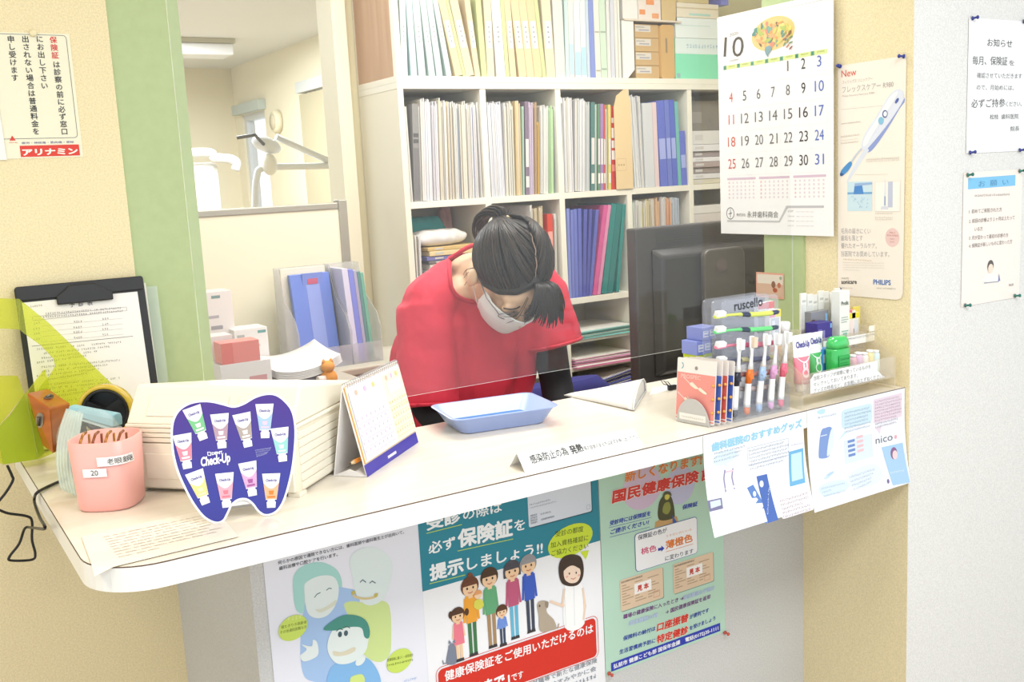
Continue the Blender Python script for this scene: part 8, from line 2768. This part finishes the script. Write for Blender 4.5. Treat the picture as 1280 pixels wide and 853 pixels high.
# loose hairs: across the brow and in front of and behind the ear
for a, b, c in (((-.002, -.078, .058), (-.024, -.106, .028), (-.046, -.098, .006)), ((.0, -.080, .056), (-.018, -.108, .020), (-.038, -.108, -.010)), ((-.080, .010, .028), (-.090, .030, -.02), (-.078, .045, -.085)), ((-.078, .020, .02), (-.088, .042, -.03), (-.070, .06, -.10)), ((-.082, .0, .02), (-.092, .012, -.02), (-.088, .02, -.07)), ((-.076, .032, .0), (-.080, .05, -.05), (-.058, .062, -.11))):
    strands.tube(smooth_path([hd(*a), hd(*b), hd(*c)], 5), [.0007] * 10 + [.0003], HAIR, 5)
strands.build('hair_strands', hair)
pt_ = [hd(*surf((PX + .0015 * math.sin(j * 2.1), .040 - .100 * j / 12, .118 - .036 * j / 12), 1.050)) for j in range(12)]
MB().tube(pt_, [.0006 + .0009 * math.sin(PI * j / 11) for j in range(12)], M('#a58a78', .6), 6).build('parting', hair)
c = hd(*TIE)
ax_ = (HR @ Vector((-.15, 1, .25))).normalized(); e1 = ax_.orthogonal().normalized(); e2 = ax_.cross(e1)
MB().tube([c + ax_ * .004 + e1 * (.0165 * math.cos(t)) + e2 * (.0165 * math.sin(t)) for t in [2 * PI * k / 24 for k in range(25)]], .0042, M('#e6cfa6', .45), 8).build('hair_tie', PB_)

# white pleated mask with ear loops
MK = M('#f7f7f8', .7)


def maskp(u, v):
    th = (u - .5) * math.radians(152)
    z = .004 - .112 * v
    rx, ry = .0715, .0905
    bul = 1 + .13 * math.exp(-((u - .5) / .17) ** 2) * (1 - .55 * v) + .02 * math.sin(v * PI)
    jaw = 1 - .26 * max(0, v - .45) / .55
    pl = .0014 * abs(math.sin(v * PI * 4))
    x = rx * math.sin(th) * jaw * 1.02
    y = -.018 - (ry * math.cos(th) * bul * (1 - .07 * v) + pl) + .012 * v
    if abs(u - .5) > .42:
        y += .008
    return hd(x, y, z + .010 * (1 - abs(u - .5) * 2) * (1 - v))


mk = MB().grid(maskp, 36, 20, MK)
mo_ = mk.build('face_mask', PB_, solid=.0016)
for s, u in ((-1, .0), (1, 1.0)):
    a, b = maskp(u, .06), maskp(u, .90)
    e = hd(s * .083, .030, -.006)
    MB().tube(smooth_path([a, hd(s * .080, .0, .006), e, hd(s * .080, .022, -.036), b], 5), .0013, MK, 6).build('ear_loop', mo_)
MB().tube([maskp(.36 + .28 * k / 10, .015) + HR @ Vector((0, -.001, 0)) for k in range(11)], .0018, M('#eef0f2', .5), 6).build('nose_wire', mo_)
# spectacles and lowered lashes
gl = MB()
GMt = M('#8d8a90', .3, .6)
for s in (-1, 1):
    c = Vector((s * .033, -.098, .004))
    gl.tube([hd(c.x + .024 * math.cos(t), c.y + .006 * abs(math.cos(t)), c.z + .016 * math.sin(t)) for t in [2 * PI * k / 24 for k in range(25)]], .0009, GMt, 6)
    gl.tube([hd(s * .057, -.092, .008), hd(s * .076, -.05, .008), hd(s * .080, .010, .004)], .0011, GMt, 6)
gl.tube([hd(-.009, -.099, .006), hd(0, -.102, .009), hd(.009, -.099, .006)], .0011, GMt, 6)
gg = gl.build('glasses', PB_)
ln = MB()
for s in (-1, 1):
    ln.prism([hd(s * .033 + .0235 * math.cos(t), -.0975 + .006 * abs(math.cos(t)), .004 + .0155 * math.sin(t)) for t in [2 * PI * k / 20 for k in range(20)]], HR @ Vector((0, .0012, 0)), clear('lens', (.98, .985, 1), 1.5))
ln.build('lenses', gg)
ey = MB()
for s in (-1, 1):
    ey.tube([hd(s * .031 + .016 * (k / 5 - 1), -.0905 + .004 * (k / 5 - 1) ** 2, .001 - .003 * math.sin(PI * k / 10)) for k in range(11)], .0011, M('#2a211e', .6), 5)
    ey.tube([hd(s * .031 + .020 * (k / 5 - 1), -.0915 + .006 * (k / 5 - 1) ** 2, .026 + .004 * math.sin(PI * k / 10)) for k in range(11)], .0016, M('#3a2e2a', .7), 5)
ey.build('lashes_and_brows', PB_)

# navy office chair behind her
ch = thing('office_chair', 'navy fabric office chair standing behind the bowing person', 'chair', (1.60, 2.40, 0))
NV = M('#3c3c84', .85, bump=.2, bscale=300)
q = ony(704, 487, 2.36)
MB().loft([[Vector((q.x + .0 + .22 * math.cos(a) * w_, 2.40 + .035 * math.sin(a), z_)) for a in [2 * PI * k / 24 for k in range(24)]] for z_, w_ in ((.56, .75), (.60, .92), (.74, 1.0), (q.z - .02, .9), (q.z + .015, .7))], NV).build('backrest', ch)
MB().loft([[Vector((q.x + .235 * math.cos(a) * w_, 2.54 + .205 * math.sin(a) * w_, z_)) for a in [2 * PI * k / 28 for k in range(28)]] for z_, w_ in ((.415, .85), (.43, .98), (.47, 1.0), (.485, .9))], NV).build('seat', ch)
MB().tube([(q.x, 2.43, .60), (q.x, 2.50, .44), (q.x, 2.53, .40)], .018, BLK, 10).build('back_bar', ch)
MB().tube([(q.x, 2.53, .08), (q.x, 2.53, .42)], .025, BLK, 12).build('post', ch)
for k in range(5):
    a = 2 * PI * k / 5 + .3
    e = Vector((q.x + .20 * math.cos(a), 2.53 + .20 * math.sin(a), .065))
    lg = MB().tube([(q.x, 2.53, .10), e], [.02, .014], BLK, 8).build('leg', ch)
    MB().lathe(e + Vector((0, .0, -.038)), [(.026, -.012), (.027, 0), (.026, .012)], BLK, 16, (math.cos(a + 1.57), math.sin(a + 1.57), 0)).build('caster', lg)
ch.location = (q.x, 2.53, 0)
for o in [x for x in bpy.data.objects if x.parent == ch]:
    o.matrix_parent_inverse = Matrix.Translation(-ch.location)
